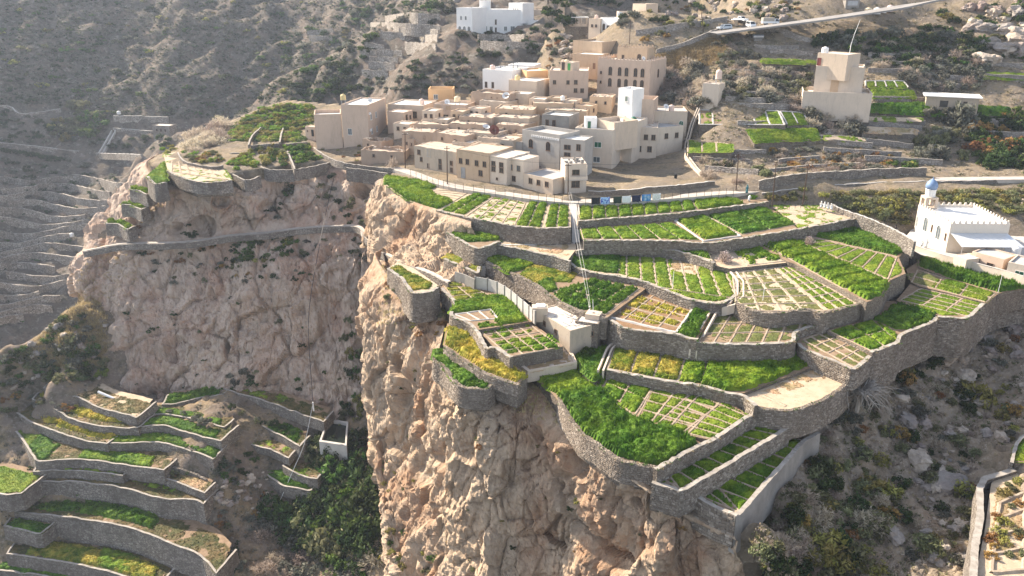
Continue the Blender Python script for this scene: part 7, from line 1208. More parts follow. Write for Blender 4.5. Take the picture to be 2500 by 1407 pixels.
for q, k, r in [((2385, 975), 'airyy', 3.4), ((2120, 1190), 'yellow', 2.6), ((2170, 1200), 'airyy', 2.4), ((2010, 1330), 'airyy', 3.0), ((2100, 1370), 'airy', 3.0), ((2260, 1330), 'airy', 2.2), ((1960, 1220), 'twig', 3.4)]: plant(rat(*q), k, r, 'standing out in the ravine', tall=r * 1.05)
mass('scrub', 'mixed scrub on the far bank of the ravine', 'l_olive', rat, [(2500, 760), (2750, 800), (2750, 1300), (2520, 1060)], 500, 'x', .4, 1.4, 93, .8)
mass('dry_grass', 'dry grass tufts in the ravine', 'l_straw', rat, RP, 520, 'straw', .3, .7, 55); mass('scrub', 'low brown scrub in the ravine', 'l_twig', rat, RP, 900, 'x', .3, .8, 56); mass('scrub', 'low olive scrub in the ravine', 'l_olive', rat, RP, 420, 'x', .3, .8, 57)
zone(lambda x, y: at(x, y, -21.4), [(2410, 1300), (2430, 1190), (2500, 1160), (2500, 1380), (2420, 1400)], 20, ['rust', 'airyy', 'olive'], .7, 1.3, 'on the dry corner terrace across the ravine', 58)
# --- lone plants on the fields
for q, z, k, r, w in [((1768, 640), -4.5, 'blossom', 1.9, 0), ((1975, 597), -4.2, 'blossom', 1.5, 0), ((1848, 596), -4.5, 'blossom', 1.1, 0), ((1435, 858), -10.6, 'green', 1.3, 0)]:
    p = at(*q, z)
    if k == 'blossom':
        o = empty('almond_tree', p, {1768: 'pink blossoming tree beside the bare brown apron', 1975: 'pink blossoming tree among the channelled wheat plots', 1848: 'small pink blossoming tree in the garlic plot'}[q[0]], 'tree'); o.scale = (r, r, r * 1.25); link('crown', VM['blossom'][0], o); link('branches', VM['twig'][0], o); link('trunk', trunk_me, o)
    else: plant(p, k, r, 'at the corner of the block house')
grow()
# pale dry tree on the terrace tip
dt = empty('dead_tree', rat(2085, 1020), 'pale dead tree with long drooping branches below the bare terrace tip', 'tree'); mb = MB(); r_ = np.random.default_rng(4)
mb.tube([(0, 0, -.5), (.2, .1, 1.2), (.1, .3, 2.4)], [.35, .28, .2], 7); tr = mb.obj('trunk', M['bark_pale'], dt)
dt.scale = (1.5, 1.5, 1.5)
for k in range(40):
    a = r_.uniform(0, 6.28); L = r_.uniform(2.2, 4.2); pts = [(.1, .25, 2.2)] + [(.1 + math.cos(a + .15 * s) * L * s / 5, .25 + math.sin(a + .15 * s) * L * s / 5, 2.2 + 1.8 * math.sin(s / 5 * 2.4) - .9 * (s / 5) ** 2) for s in range(1, 6)]
    b = MB().tube(pts, [.13, .10, .08, .06, .045, .02], 5)
    for _ in range(7):
        s = r_.integers(1, 5); p0 = Vector(pts[s]); e = Vector(r_.standard_normal(3)) * .7; e.z -= .35; b.tube([p0, p0 + e * .6, p0 + e + Vector((0, 0, -.3))], [.035, .025, .012], 4, cap=False)
    b.obj('branch', M['bark_pale'], dt)
# --- boulders
def bmesh_ico(seed, sub=3, flatz=.75):
    import bmesh
    bm = bmesh.new(); bmesh.ops.create_icosphere(bm, subdivisions=sub, radius=1.0); v = np.array([q.co[:] for q in bm.verts]); f = np.array([[q.index for q in t.verts] for t in bm.faces]); bm.free()
    n = v.copy(); f1, f2, i = worley(v * 1.3 + seed * 5.1, seed); d = .35 * fbm(v * 1.1 + seed * 9, 4, seed, .55) + .5 * (i - .5) + .12 * fbm(v * 4 + seed, 3, seed); return mesh_np('boulder', (v + n * d[:, None]) * np.array([1, .85, flatz]), f, M['rock_pale' if seed % 2 else 'rock_far'], False)
BM = [bmesh_ico(s) for s in range(5)]
def boulder(p, r, label, group=None):
    o = link('boulder', BM[random.randrange(5)], None, (p[0], p[1], p[2] + .15 * r), random.uniform(0, 6.28), (r * random.uniform(.8, 1.2), r * random.uniform(.8, 1.2), r * random.uniform(.7, 1.0))); return tag(o, label, 'boulder', group)
for q in rpix([(2180, 950), (2330, 850), (2500, 800), (2500, 1040), (2380, 1160), (2360, 1380), (2220, 1380), (2230, 1100)], 90, 61): boulder(rat(*q), random.choice([.3, .4, .6, .8, 1.2]) * random.uniform(.8, 1.2), 'pale weathered boulder lying in the rocky ravine', 'boulders of the ravine')
for q, r, lb in [((2325, 1185), 2.6, 'largest pale boulder in the middle of the ravine'), ((2250, 1130), 2.0, 'rounded pale boulder left of the largest one in the ravine'), ((2300, 880), 2.2, 'big rounded boulder below the high terrace wall'), ((2180, 1310), 1.5, 'lone boulder low in the ravine')]: boulder(rat(*q), r, lb)
boulder(at(1842, 782, -7.4), 2.0, 'big grey rock leaning against the rough wall by the seedling terrace')
for q in rpix([(2350, 20), (2500, 0), (2500, 160), (2420, 160)], 26, 62): boulder(gat(*q), random.uniform(1.2, 3.2), 'tan boulder on the slope at the top right', 'boulders at the top right')
for q in rpix([(1600, 0), (1950, 0), (1930, 45), (1650, 60)], 40, 63): boulder(gat(*q), random.uniform(.6, 1.8), 'pale rock on the hill above the parked cars', 'rocks above the parked cars')
boulder(gat(2405, 150), 3.2, 'wide tan boulder above the spotted stone wall')
for q in rpix([(520, 1170), (660, 1150), (640, 1260), (500, 1240)], 34, 64): boulder(bat(*q), random.uniform(.3, .9), 'rubble stone on the basin scree', 'rubble stones on the basin scree')
for q, _, r in PLB: boulder(gat(*q), r, 'brown rock on the steep bank left of the orange tan house', 'rocks left of the orange tan house')
for q in rpix([(0, 880), (150, 785), (260, 780), (265, 930), (100, 935), (0, 960)], 26, 67): boulder(bat(*q), random.uniform(.4, 1.1), 'grey rock among the shrubs of the spur', 'rocks of the spur')
boulder(bat(347, 1272), 1.0, 'round pale stone on the low basin terrace')
# ================================================================ small things in the village
def tank(p, r, h, mat, label, stand=0.0, group=None):
    o = empty('water_tank', p, label, 'tank', group)
    if stand:
        for sx in (-1, 1):
            for sy in (-1, 1): MB().box(sx * r * .7 - .06, sx * r * .7 + .06, sy * r * .7 - .06, sy * r * .7 + .06, 0, stand).obj('stand_leg', M['metal'], o)
        MB().box(-r, r, -r, r, stand, stand + .1).obj('stand_plate', M['concrete_grey'], o)
    z = stand + (.1 if stand else 0)
    prof = [(r, z)]
    for k in range(4): prof += [(r, z + h * (.05 + .2 * k)), (r * 1.03, z + h * (.1 + .2 * k)), (r, z + h * (.15 + .2 * k))]
    prof += [(r, z + h * .84), (r * .8, z + h * .94), (r * .35, z + h), (r * .32, z + h + .06)]
    MB().lathe(prof, 14).obj('barrel', M[mat], o, smooth=True); MB().lathe([(r * .34, z + h + .05), (r * .34, z + h + .14), (0, z + h + .17)], 10).obj('lid', M[mat], o); return o
def dish(p, r, az, el, mat, label):
    o = empty('satellite_dish', p, label, 'satellite dish', None, az); m = MB(); n = 16; rings = [(0.0, 0.0)] + [(r * k / 4, .28 * r * (k / 4) ** 2) for k in range(1, 5)]; v = []; f = []
    c, s = math.cos(el), math.sin(el)
    def T(x, y, z): return (x, -z * c - y * s * 0 + y * s, y * c + z * s + r + .35)                     # opens towards -y, tilted up
    for rr, d in rings[1:]: v += [T(rr * math.cos(6.2832 * k / n), rr * math.sin(6.2832 * k / n), d) for k in range(n)]
    v.append(T(0, 0, 0)); f = [[len(v) - 1, k, (k + 1) % n] for k in range(n)]
    for i in range(3): f += [[i * n + k, i * n + (k + 1) % n, (i + 1) * n + (k + 1) % n, (i + 1) * n + k] for k in range(n)]
    m.add(v, f).obj('reflector', M[mat], o, smooth=True); MB().tube([(0, 0, -.2), (0, .1, r * .6), (0, 0, r + .3)], .05, 6).obj('mast', M['metal'], o)
    MB().tube([T(0, -r * .9, .25 * r), T(0, 0, .9 * r)], .025, 4).obj('feed_arm', M['metal'], o); return o
def top(key, u, v, dz=0.0): h = H[key]; return local(h, u * h['_w'], v * h['_d'], h['_h'] - dz)
tank(top('bigleft', .06, .06, .3), .75, 1.5, 'tank_yellow', 'yellow domed water tank on the front corner of the big pink house', 1.3)
tank(top('backL', .8, .4, .4), .8, 1.6, 'tank_pink', 'pink water tank on the stepped roof behind the big pink house'); tank(top('orange', .55, .5, .9), .9, 1.5, 'tank_cream', 'cream water tank standing on the orange house terrace', 1.0)
tank(top('creamD', .2, .25, .3), .8, 1.5, 'tank_yellow', 'yellow domed tank on the flat cream house'); tank(top('pink', .42, .45, .4), .7, 1.4, 'tank_cream', 'cream tank beside the little room with the green door', 1.6); tank(top('greyroof', .55, .35, .4), .75, 1.6, 'tank_pink', 'pink water tank on the grey roof at the village right end')
tank(top('whiteL', .85, .25, .4), .75, 1.5, 'tank_green', 'dark green water tank on the white house wing'); tank(top('tallRT', .1, .3, .2), .9, 1.6, 'tank_white', 'white water tank on top of the tall hillside house'); tank(top('pump', .75, .5, .4), .85, 2.4, 'tank_pink', 'tall pink tank on the pump house', 1.4)
tank(top('mud11', .72, .3, .25), .6, 1.2, 'tank_white', 'small white tank on the wide tan roof', .5); tank(top('mud2', .5, .4, .25), .55, .9, 'metal', 'short metal tank on the small concrete roofed box'); tank(top('top1', .2, .5, .2), .6, 1.2, 'tank_pink', 'pink tank on the small tan house below the wooded rocks')
tank(top('whA', .15, .3, .5), .8, 1.5, 'tank_pink', 'pink tank on the white house with the pergola'); tank(at(2478, 622, -4.5), .9, 1.7, 'tank_white', 'white tank beside the mosque washrooms at the right edge'); tank(at(2368, 634, -5.8), 1.0, 1.1, 'tank_cream', 'wide cream tub below the mosque awning')
for k, (q, m, lb, r) in enumerate([((2118, 36), 'tank_cream', 'cream tank leftmost on the roadside of the upper road', 1.1), ((2140, 36), 'tank_white', 'white tank second on the roadside of the upper road', 1.1), ((2157, 33), 'tank_white', 'small white tank third on the roadside of the upper road', .8), ((2172, 30), 'tank_pink', 'pinkish tank rightmost on the roadside of the upper road', 1.0)]):
    p = gat(*q); tank((p[0], p[1], p[2] + .1), r, 2.0 if k != 2 else 1.2, m, lb)
tank(mat_(178, 586) + np.array([0, 0, 1.5]), .9, 1.6, 'tank_white', 'white tank on a post among the dim valley terraces'); tank(mat_(293, 293) + np.array([0, 0, 3.0]), 1.0, 1.6, 'tank_white', 'white tank on the valley reservoir wall')
dish(top('mud6', .35, .35, .25), 1.35, .35, .6, 'dish_red', 'big dark red satellite dish in the old quarter'); dish(top('mud14', .8, .35, .2), 1.1, -.3, .7, 'dish_white', 'large white satellite dish on the cream roof'); dish(top('mud5', .6, .2, .25), .95, .5, 1.1, 'dish_white', 'white dish lying tilted behind the front row')
dish(top('bigleft', .9, .3, .4), .7, .2, .6, 'dish_white', 'small grey white dish on the big pink house'); dish(top('greyroof', .38, .3, .4), .8, .3, .8, 'dish_white', 'white dish on the grey roof at the village right end'); dish(top('orange', .3, .3, .9), .8, .2, .6, 'dish_white', 'white dish on the orange house terrace'); dish(top('top2', .75, .4, .3), .9, -.2, .6, 'dish_white', 'white dish on the white house below the wooded rocks'); dish(top('palace', .8, .2, .5), .6, .3, .6, 'dish_white', 'small white dish on the stately tan house roof')
# roof rubble, beams and clutter on the old roofs
for k in range(19):
    if k in (2, 14): continue
    h = H['mud%d' % k]
    for j in range(6):
        L = random.uniform(1.2, 3.2); p = (random.uniform(.5, h['_w'] - .6), random.uniform(.5, h['_d'] - .6), h['_h'] - .12); a = random.uniform(0, 3.1)
        MB().tube([(-L / 2, 0, .08), (0, 0, .10), (L / 2, 0, .06)], .07, 5).obj('roof_beam', M['wood_grey'], h, p, a)
    for j in range(10):
        p = (random.uniform(.4, h['_w'] - .4), random.uniform(.4, h['_d'] - .4), h['_h'] - .22); o = link('roof_stone', BM[j % 5], h, p, random.uniform(0, 6), random.uniform(.12, .32))
for k in range(14): p = top('blockW', random.uniform(.3, .9), random.uniform(.2, .8), .08); a = random.uniform(0, 3.1); L = random.uniform(.5, 1.3); tag(MB().tube([(-L, 0, .05), (0, .1, .14), (L, 0, .05)], .05, 5).obj('scrap_pipe', M['metal'], None, p, a), 'bit of bent metal scrap lying on the block house roof', 'scrap', 'scrap on the block house roof')
# rooftop pergola and tan pavilion
pg = empty('pergola', top('whA', .3, .5, .5), 'dark rooftop pergola of slats on the white house', 'pergola', None, H['whA'].rotation_euler.z)
for x in (0, 4.5):
    for y in (0, 3): MB().box(x - .06, x + .06, y - .06, y + .06, 0, 2.2).obj('post', M['metal_dark'], pg)
for k in range(9): MB().box(-.3, 4.8, k * .4 - .15, k * .4 - .02, 2.2, 2.28).obj('slat', M['metal_dark'], pg)
p = gat(1411, 66); pv_ = empty('pavilion', (p[0], p[1], p[2] + .2), 'open pavilion with a white flat roof on a rock', 'pavilion')
MB().box(-3.6, 3.6, -2, 2, 3.0, 3.25).obj('roof', M['roof_white'], pv_)
for x in (-3.2, -1, 1, 3.2):
    for y in (-1.7, 1.7): MB().box(x - .1, x + .1, y - .1, y + .1, -1.5, 3.0).obj('post', M['plaster_cream'], pv_)
MB().box(-3.4, 3.4, -1.8, -1.7, 0, .9).obj('railing', M['plaster_cream'], pv_)
MB().box(-3.5, 3.5, -1.9, 1.9, -3, 0).obj('floor_slab', M['wall_stone'], pv_)
# balcony of the narrow house and ruined top
tw = H['tower']; MB().box(-.1, tw['_w'] + .1, -1.0, .0, 2.85, 3.0).obj('balcony_floor', M['concrete'], tw); MB().box(-.1, tw['_w'] + .1, -1.0, -.85, 3.0, 3.7).obj('balcony_wall', M['plaster_pale'], tw)
for x in (.02, tw['_w'] - .2): MB().box(x, x + .18, -.98, -.8, 3.0, 6.3).obj('pillar', M['plaster_pale'], tw)
for k in range(16): MB().box(0, random.uniform(.4, .8), 0, .25, 0, random.uniform(.25, .8)).obj('broken_block', M['concrete_grey'], tw, (random.uniform(.2, tw['_w'] - .9), random.uniform(.2, 6), 6.3), random.uniform(-.3, .3))
gh = H['grey']; MB().box(gh['_w'] * .25, gh['_w'] * .98, -.06, .02, 5.75, 6.25).obj('frieze', M['plaster_white'], gh)
for k in range(14): MB().box(0, .22, -.10, -.06, 0, .34).obj('frieze_ornament', M['plaster_grey'], gh, (gh['_w'] * (.27 + .05 * k), 0, 5.83))
cr_ = H['cream']; MB().add([(-.45, 0, 0), (.45, 0, 0), (.0, 0, 4.6), (-.45, -.5, 0), (.45, -.5, 0), (0, -.06, 4.6)], [[3, 4, 5], [0, 3, 5, 2], [4, 1, 2, 5]]).obj('buttress', M['plaster_grey'], cr_, (cr_['_w'] * .42, 0, 1.2))
for hk, u, z in (('bigleft', .06, 9.6), ('bigleft', .06, 5.0)): h = H[hk]; MB().box(h['_w'], h['_w'] + .35, h['_d'] * u, h['_d'] * u + .9, z, z + .6).obj('air_conditioner', M['white_paint'], h)
h = H['enclosure']; MB().box(1.6, 2.5, h['_d'] - .65, h['_d'] - .27, h['_h'] - 1.1, h['_h'] - .45).obj('air_conditioner', M['white_paint'], h)
# rubble yard between the front row houses
for q in rpix([(1290, 385), (1365, 388), (1372, 440), (1340, 425), (1285, 412)], 40, 71): boulder(hit(Gz, q[0], q[1], 186, 240), random.uniform(.25, .7), 'rubble block in the ruined yard behind the low flat house', 'rubble of the ruined yard')
# ---------------------------------------------------------------- poles, wires, fence
def pole(b, t, label, r=.14, mat='wood_pole', arms=True):
    o = empty('utility_pole', b, label, 'pole'); d = np.array(t) - np.array(b); MB().tube([(0, 0, -.6), tuple(d * .5), tuple(d)], [r, r * .85, r * .65], 8).obj('shaft', M[mat], o)
    if arms: MB().box(-.7, .7, -.06, .06, d[2] - .6, d[2] - .46).obj('crossarm', M[mat], o, (d[0], d[1], 0))
    for x in (-.6, .6) if arms else (): MB().lathe([(.05, 0), (.07, .08), (.04, .18)], 8).obj('insulator', M['white_paint'], o, (d[0] + x, d[1], d[2] - .46))
    return np.array(t)
def topat(b, px, py): return aty(px, py, b[1])
PT = []
for (bx, by, z, tx, ty, lb) in [(1387, 486, .05, 1387, 398, 'tall dark pole at the alley beside the narrow balcony house'), (989, 407, .4, 989, 323, 'dark pole at the left end of the front row'), (1092, 450, .0, 1091, 357, 'dark pole in front of the weathered grey house'), (1797, 466, .15, 1803, 376, 'leftmost of three dark poles right of the plaza'), (1886, 498, -.6, 1895, 397, 'middle one of three dark poles right of the plaza'), (1960, 496, -1.2, 1974, 400, 'rightmost of three dark poles right of the plaza')]:
    b = at(bx, by, z); PT.append(pole(b, topat(b, tx, ty), lb))
for bx, by, tx, ty, lb in [(1315, 224, 1316, 175, 'left one of two dark poles beside the ochre house'), (1320, 224, 1323, 172, 'right one of two dark poles beside the ochre house'), (1718, 78, 1712, 28, 'thin dark pole above the climbing retaining wall'), (1536, 108, 1540, 52, 'dark pole behind the stately tan house')]:
    b = gat(bx, by); pole(b, topat(b, tx, ty), lb, .12, arms=False)
b = top('tallRT', .7, .8, .2); t_ = np.array(b) + np.array([1.6, 0, 8.5]); o = empty('telephone_pole', b, 'slender curved white mast behind the tall hillside house', 'mast'); MB().tube([(0, 0, -4), (.2, 0, 2.5), (.8, 0, 5.5), (1.7, 0, 8.8)], [.09, .08, .07, .04], 6).obj('shaft', M['white_paint'], o)  # curved white telephone pole, carries no lamp
for (q, z, hgt, lb) in [((1642, 700), -5.2, 2.8, 'thin white post standing among the tall wheat stripes'), ((1862, 735), -5.2, 3.2, 'thin white post standing in the pale grid of beds'), ((2436, 716), -7.2, 3.6, 'thin white post at the corner of the leafy strip')]:
    o = empty('marker_post', at(*q, z), lb, 'post'); MB().tube([(0, 0, -.2), (.03, 0, hgt / 2), (.05, 0, hgt)], [.05, .045, .035], 6).obj('shaft', M['white_paint'], o)
def wire(pts, r, mat, label, name='cable', sag=0.0, group=None, n=14):
    pts = [np.array(p, float) for p in pts]; out = []
    if len(pts) == 2:
        for k in range(n + 1): t = k / n; q = pts[0] * (1 - t) + pts[1] * t; q[2] -= sag * 4 * t * (1 - t); out.append(tuple(q))
    else: out = [tuple(q) for q in cr(np.array(pts), len(pts) * 5)]
    return tag(MB().tube(out, r, 5).obj(name, M[mat]), label, 'cable', group)
for a, b, lb in [(0, 2, 'power line between the alley pole and the front row pole'), (2, 1, 'power line between the two poles of the front row'), (3, 4, 'power line from the left to the middle pole right of the plaza'), (4, 5, 'power line from the middle to the right pole right of the plaza'), (0, 3, 'long power line crossing over the plaza')]: wire([PT[a], PT[b]], .025, 'cable', lb, 'power_line', 1.2)
wire([aty(820, 412, 214), aty(800, 500, 200), aty(780, 600, 187), aty(760, 715, 174), aty(753, 810, 166), aty(764, 985, 157)], .07, 'cable', 'dark upper run of the rope cable hanging down the left cliff', 'rope_cable')
wire([aty(764, 985, 157), aty(744, 1080, 152), aty(715, 1150, 149), aty(680, 1230, 146), aty(640, 1310, 143.5), aty(600, 1395, 141)], .075, 'cable_pale', 'pale lower run of the rope cable above the basin scree', 'rope_cable')
o = empty('cable_carriage', aty(764, 985, 157), 'white carriage hanging on the rope cable', 'carriage'); MB().box(-.15, .15, -.1, .1, -1.9, .3).obj('hanger', M['white_paint'], o); MB().lathe([(.22, -.05), (.22, .05)], 10).obj('pulley', M['metal'], o)
for dx, lb in ((0, 'left'), (1.2, 'right')): wire([at(1388 + 4 * dx, 470, 2.2), at(1398 + 5 * dx, 520, 1.0), at(1408 + 5 * dx, 590, -1.0), at(1420 + 6 * dx, 655, -3.0), at(1436 + 3 * dx, 735, -4.4), at(1439, 758, -5.2)], .022, 'cable_pale', '%s strand of the pale cable running from the alley pole to the block house' % lb, 'rope_cable')
b = top('block', .6, .5, .1); o = empty('cable_post', b, 'thin white post on the block house roof holding the pale cables', 'post'); MB().tube([(0, 0, 0), (0, 0, 1.5), (-.1, 0, 3.2)], [.06, .05, .04], 6).obj('shaft', M['white_paint'], o)
def fence(label, pts, n, h, zs=None):
    P_ = cr(np.array([at(*q) for q in pts]), n); o = empty('wire_fence', (0, 0, 0), label, 'fence')
    for p in P_: MB().tube([(0, 0, -.3), (rng.uniform(-.04, .04), 0, h)], .045, 5).obj('post', M['metal_dark'], o, p)
    for w in (.35, .7, 1.0): MB().tube([(p[0], p[1], p[2] + h * w - .02) for p in P_], .012, 3).obj('wire', M['metal_dark'], o)
    return P_
FP = fence('thin dark wire fence along the front row road', [(1003, 432, -.2), (1060, 452, -.2), (1119, 464, -.2), (1224, 479, -.2), (1310, 491, -.2), (1392, 499, -.2)], 22, 1.7)
FP2 = fence('thin dark wire fence with laundry along the plaza road', [(1412, 503, -.3), (1500, 500, -.3), (1600, 492, -.3), (1700, 484, -.3), (1790, 477, -.2)], 21, 1.7)
fence('thin dark wire fence along the road past the two middle poles', [(1885, 505, -1.2), (1930, 508, -1.4), (1975, 505, -1.6), (2030, 516, -1.6), (2100, 540, -1.6), (2190, 572, -2.0)], 17, 1.5)
flat('cloth_black', (.02, .02, .025), .9); flat('cloth_green', (.03, .05, .035), .9); flat('cloth_navy', (.02, .025, .06), .9); flat('cloth_white', (.72, .72, .70), .9)
def pattern(name, a, b, c, sc):
    t = NT(name, .9, .1); t.obj(); v = t.vor(sc); k = t.ramp(v, [(0, a), (.4, b), (.7, c)]); t.col(k); M[name] = t.m
pattern('cloth_blue', (.05, .25, .60), (.45, .65, .80), (.08, .12, .45), 3.0); pattern('cloth_rug', (.55, .60, .62), (.10, .28, .50), (.05, .12, .35), 1.0); pattern('cloth_print', (.75, .74, .70), (.60, .58, .52), (.78, .77, .74), 4.0)
for x, w, m, lb in [(1454, 1.9, 'cloth_black', 'black cloth'), (1477, 2.1, 'cloth_blue', 'blue patterned blanket'), (1507, 1.9, 'cloth_green', 'dark green cloth'), (1529, 2.1, 'cloth_white', 'white sheet'), (1553, 2.1, 'cloth_navy', 'navy blue cloth'), (1577, 2.2, 'cloth_rug', 'blue rug with a pale round centre'), (1602, 2.0, 'cloth_print', 'white printed cloth')]:
    i = int(np.argmin(np.abs(proj(FP2)[:, 0] - x))); t = (x - 1412) / (1790 - 1412); p = np.array([np.interp(x, proj(FP2)[:, 0], FP2[:, k]) for k in range(3)]); j = min(i + 1, len(FP2) - 1); d = FP2[j] - FP2[j - 1]; rz = math.atan2(d[1], d[0]); v = []; f = []
    for a in range(9):
        for (zz, yy) in ((-.9 - random.uniform(0, .25), .10), (-.4, .05), (.0, .03), (0, -.05), (-.5, -.08), (-1.35 - random.uniform(0, .15), -.14)): v.append((w * (a / 8 - .5), yy + .07 * math.sin(a * 1.9), zz + .02 * math.sin(a)))
    for a in range(8):
        for q in range(5): i0 = a * 6 + q; f.append([i0, i0 + 6, i0 + 7, i0 + 1])
    tag(link('laundry', mesh_np('laundry', v, f, M[m], True), None, (p[0], p[1], p[2] + 1.72), rz), lb + ' hung over the wire fence by the plaza road', 'laundry')
# ---------------------------------------------------------------- people
flat('skin', (.30, .17, .11), .6); flat('robe_white', (.74, .73, .70), .8); flat('robe_teal', (.05, .17, .19), .8); flat('robe_black', (.015, .015, .017), .9); flat('robe_brown', (.16, .10, .07), .8)
def person(p, rz, cloth, label, pose='stand', s=1.0, cap='robe_white'):
    """one continuous skinned body; robe and headscarf are clothing children"""
    hip, ch = .93, 1.38; lean = 0.0
    J = {'pelvis': (0, 0, hip), 'chest': (0, 0, ch), 'neck': (0, 0, 1.50), 'head': (0, -.02, 1.66), 'ls': (.19, 0, 1.40), 'le': (.25, .02, 1.13), 'lh': (.24, -.08, .88), 'rs': (-.19, 0, 1.40), 're': (-.25, .02, 1.13), 'rh': (-.24, -.08, .88),
         'lk': (.10, -.02, .50), 'lf': (.11, 0, .08), 'lt': (.12, -.16, .04), 'rk': (-.10, -.02, .50), 'rf': (-.11, 0, .08), 'rt': (-.12, -.16, .04)}
    if pose == 'walk': J.update(lk=(.09, -.18, .52), lf=(.10, -.20, .10), lt=(.10, -.35, .05), rf=(-.10, .28, .12), rt=(-.10, .16, .05), lh=(.24, .18, .92), rh=(-.24, -.26, .95))
    if pose == 'bend': J.update(chest=(0, -.42, 1.02), neck=(0, -.54, 1.00), head=(0, -.68, .94), ls=(.19, -.44, 1.02), le=(.22, -.52, .74), lh=(.14, -.58, .46), rs=(-.19, -.44, 1.02), re=(-.22, -.52, .74), rh=(-.14, -.60, .44))
    if pose == 'sit': J = {k: (v[0], v[1], v[2] - .48) for k, v in J.items()}; J.update(pelvis=(0, 0, .45), lk=(.12, -.42, .46), lf=(.12, -.44, .06), lt=(.12, -.58, .03), rk=(-.12, -.42, .46), rf=(-.12, -.44, .06), rt=(-.12, -.58, .03), lh=(.14, -.34, .52), rh=(-.14, -.34, .52))
    names = list(J); E = [('pelvis', 'chest'), ('chest', 'neck'), ('neck', 'head'), ('chest', 'ls'), ('ls', 'le'), ('le', 'lh'), ('chest', 'rs'), ('rs', 're'), ('re', 'rh'), ('pelvis', 'lk'), ('lk', 'lf'), ('lf', 'lt'), ('pelvis', 'rk'), ('rk', 'rf'), ('rf', 'rt')]
    me = bpy.data.meshes.new('person'); me.from_pydata([J[k] for k in names], [(names.index(a), names.index(b)) for a, b in E], []); me.materials.append(M['skin'])
    o = link('person', me, None, p, rz, s); mod = o.modifiers.new('skin', 'SKIN'); lay = me.skin_vertices[0] if me.skin_vertices else None
    if lay is None: me.skin_vertices.new() if hasattr(me.skin_vertices, 'new') else None
    R_ = {'pelvis': .15, 'chest': .16, 'neck': .065, 'head': .11, 'ls': .075, 'rs': .075, 'le': .05, 're': .05, 'lh': .035, 'rh': .035, 'lk': .07, 'rk': .07, 'lf': .05, 'rf': .05, 'lt': .035, 'rt': .035}
    if me.skin_vertices:
        for i, k in enumerate(names): me.skin_vertices[0].data[i].radius = (R_[k], R_[k]); me.skin_vertices[0].data[i].use_root = (k == 'pelvis')
    sb = o.modifiers.new('smooth', 'SUBSURF'); sb.levels = 1; sb.render_levels = 1; tag(o, label, 'person')
    pel, chs = Vector(J['pelvis']), Vector(J['chest']); m = MB()
    if pose == 'sit': m.tube([(0, -.52, .12), (0, -.40, .40), (0, -.05, .44), tuple(chs * .5 + pel * .5), tuple(chs), J['neck']], [.20, .24, .25, .22, .23, .10], 12)
    elif pose == 'bend': m.tube([(0, .02, .12), (0, .04, .5), (0, .05, .92), (0, -.22, 1.0), J['chest'], J['neck']], [.26, .22, .21, .21, .22, .11], 12)
    else: m.tube([(0, 0, .10), (0, 0, .6), (0, 0, hip), (0, 0, 1.2), (0, 0, 1.41), (0, 0, 1.52)], [.27, .22, .20, .205, .22, .09], 12)
    for a in ('l', 'r'): m.tube([J[a + 's'], J[a + 'e'], tuple(Vector(J[a + 'e']) * .2 + Vector(J[a + 'h']) * .8)], [.095, .075, .06], 8)
    m.obj('robe', M[cloth], o, smooth=True); hd = Vector(J['head']); MB().lathe([(.13, -.10), (.145, 0), (.135, .07), (.09, .13), (0, .145)], 12, (hd.x, hd.y + .015, hd.z)).obj('headscarf', M[cap], o, smooth=True); return o
person(at(1823, 472, .15), .3, 'robe_teal', 'person in dark teal clothes standing on the road between the poles', 'stand', 1.1, 'robe_teal')
person(at(1828, 492, -1.0), 2.6, 'robe_white', 'person in pale clothes bending down in the small plot below the road', 'bend', 1.05)
for k, x in enumerate((2004, 2012, 2020, 2028)): person(at(x, 507 + k * 2, -1.5), -.3 + .1 * k, 'robe_white', 'person in white robe, %s of four sitting in a row by the orchard path' % ('first', 'second', 'third', 'last')[k], 'sit', 1.1)
person(at(2184, 572, -3.6), 1.2, 'robe_black', 'person wrapped in black walking along the orchard wall', 'walk', 1.1, 'robe_black')
person(at(2250, 604, -5.85), -1.0, 'robe_white', 'person in white robe sitting low beside the mosque wall', 'sit', 1.1); person(at(2260, 606, -5.85), -.8, 'robe_white', 'person in white robe standing beside the mosque wall', 'stand', 1.1)
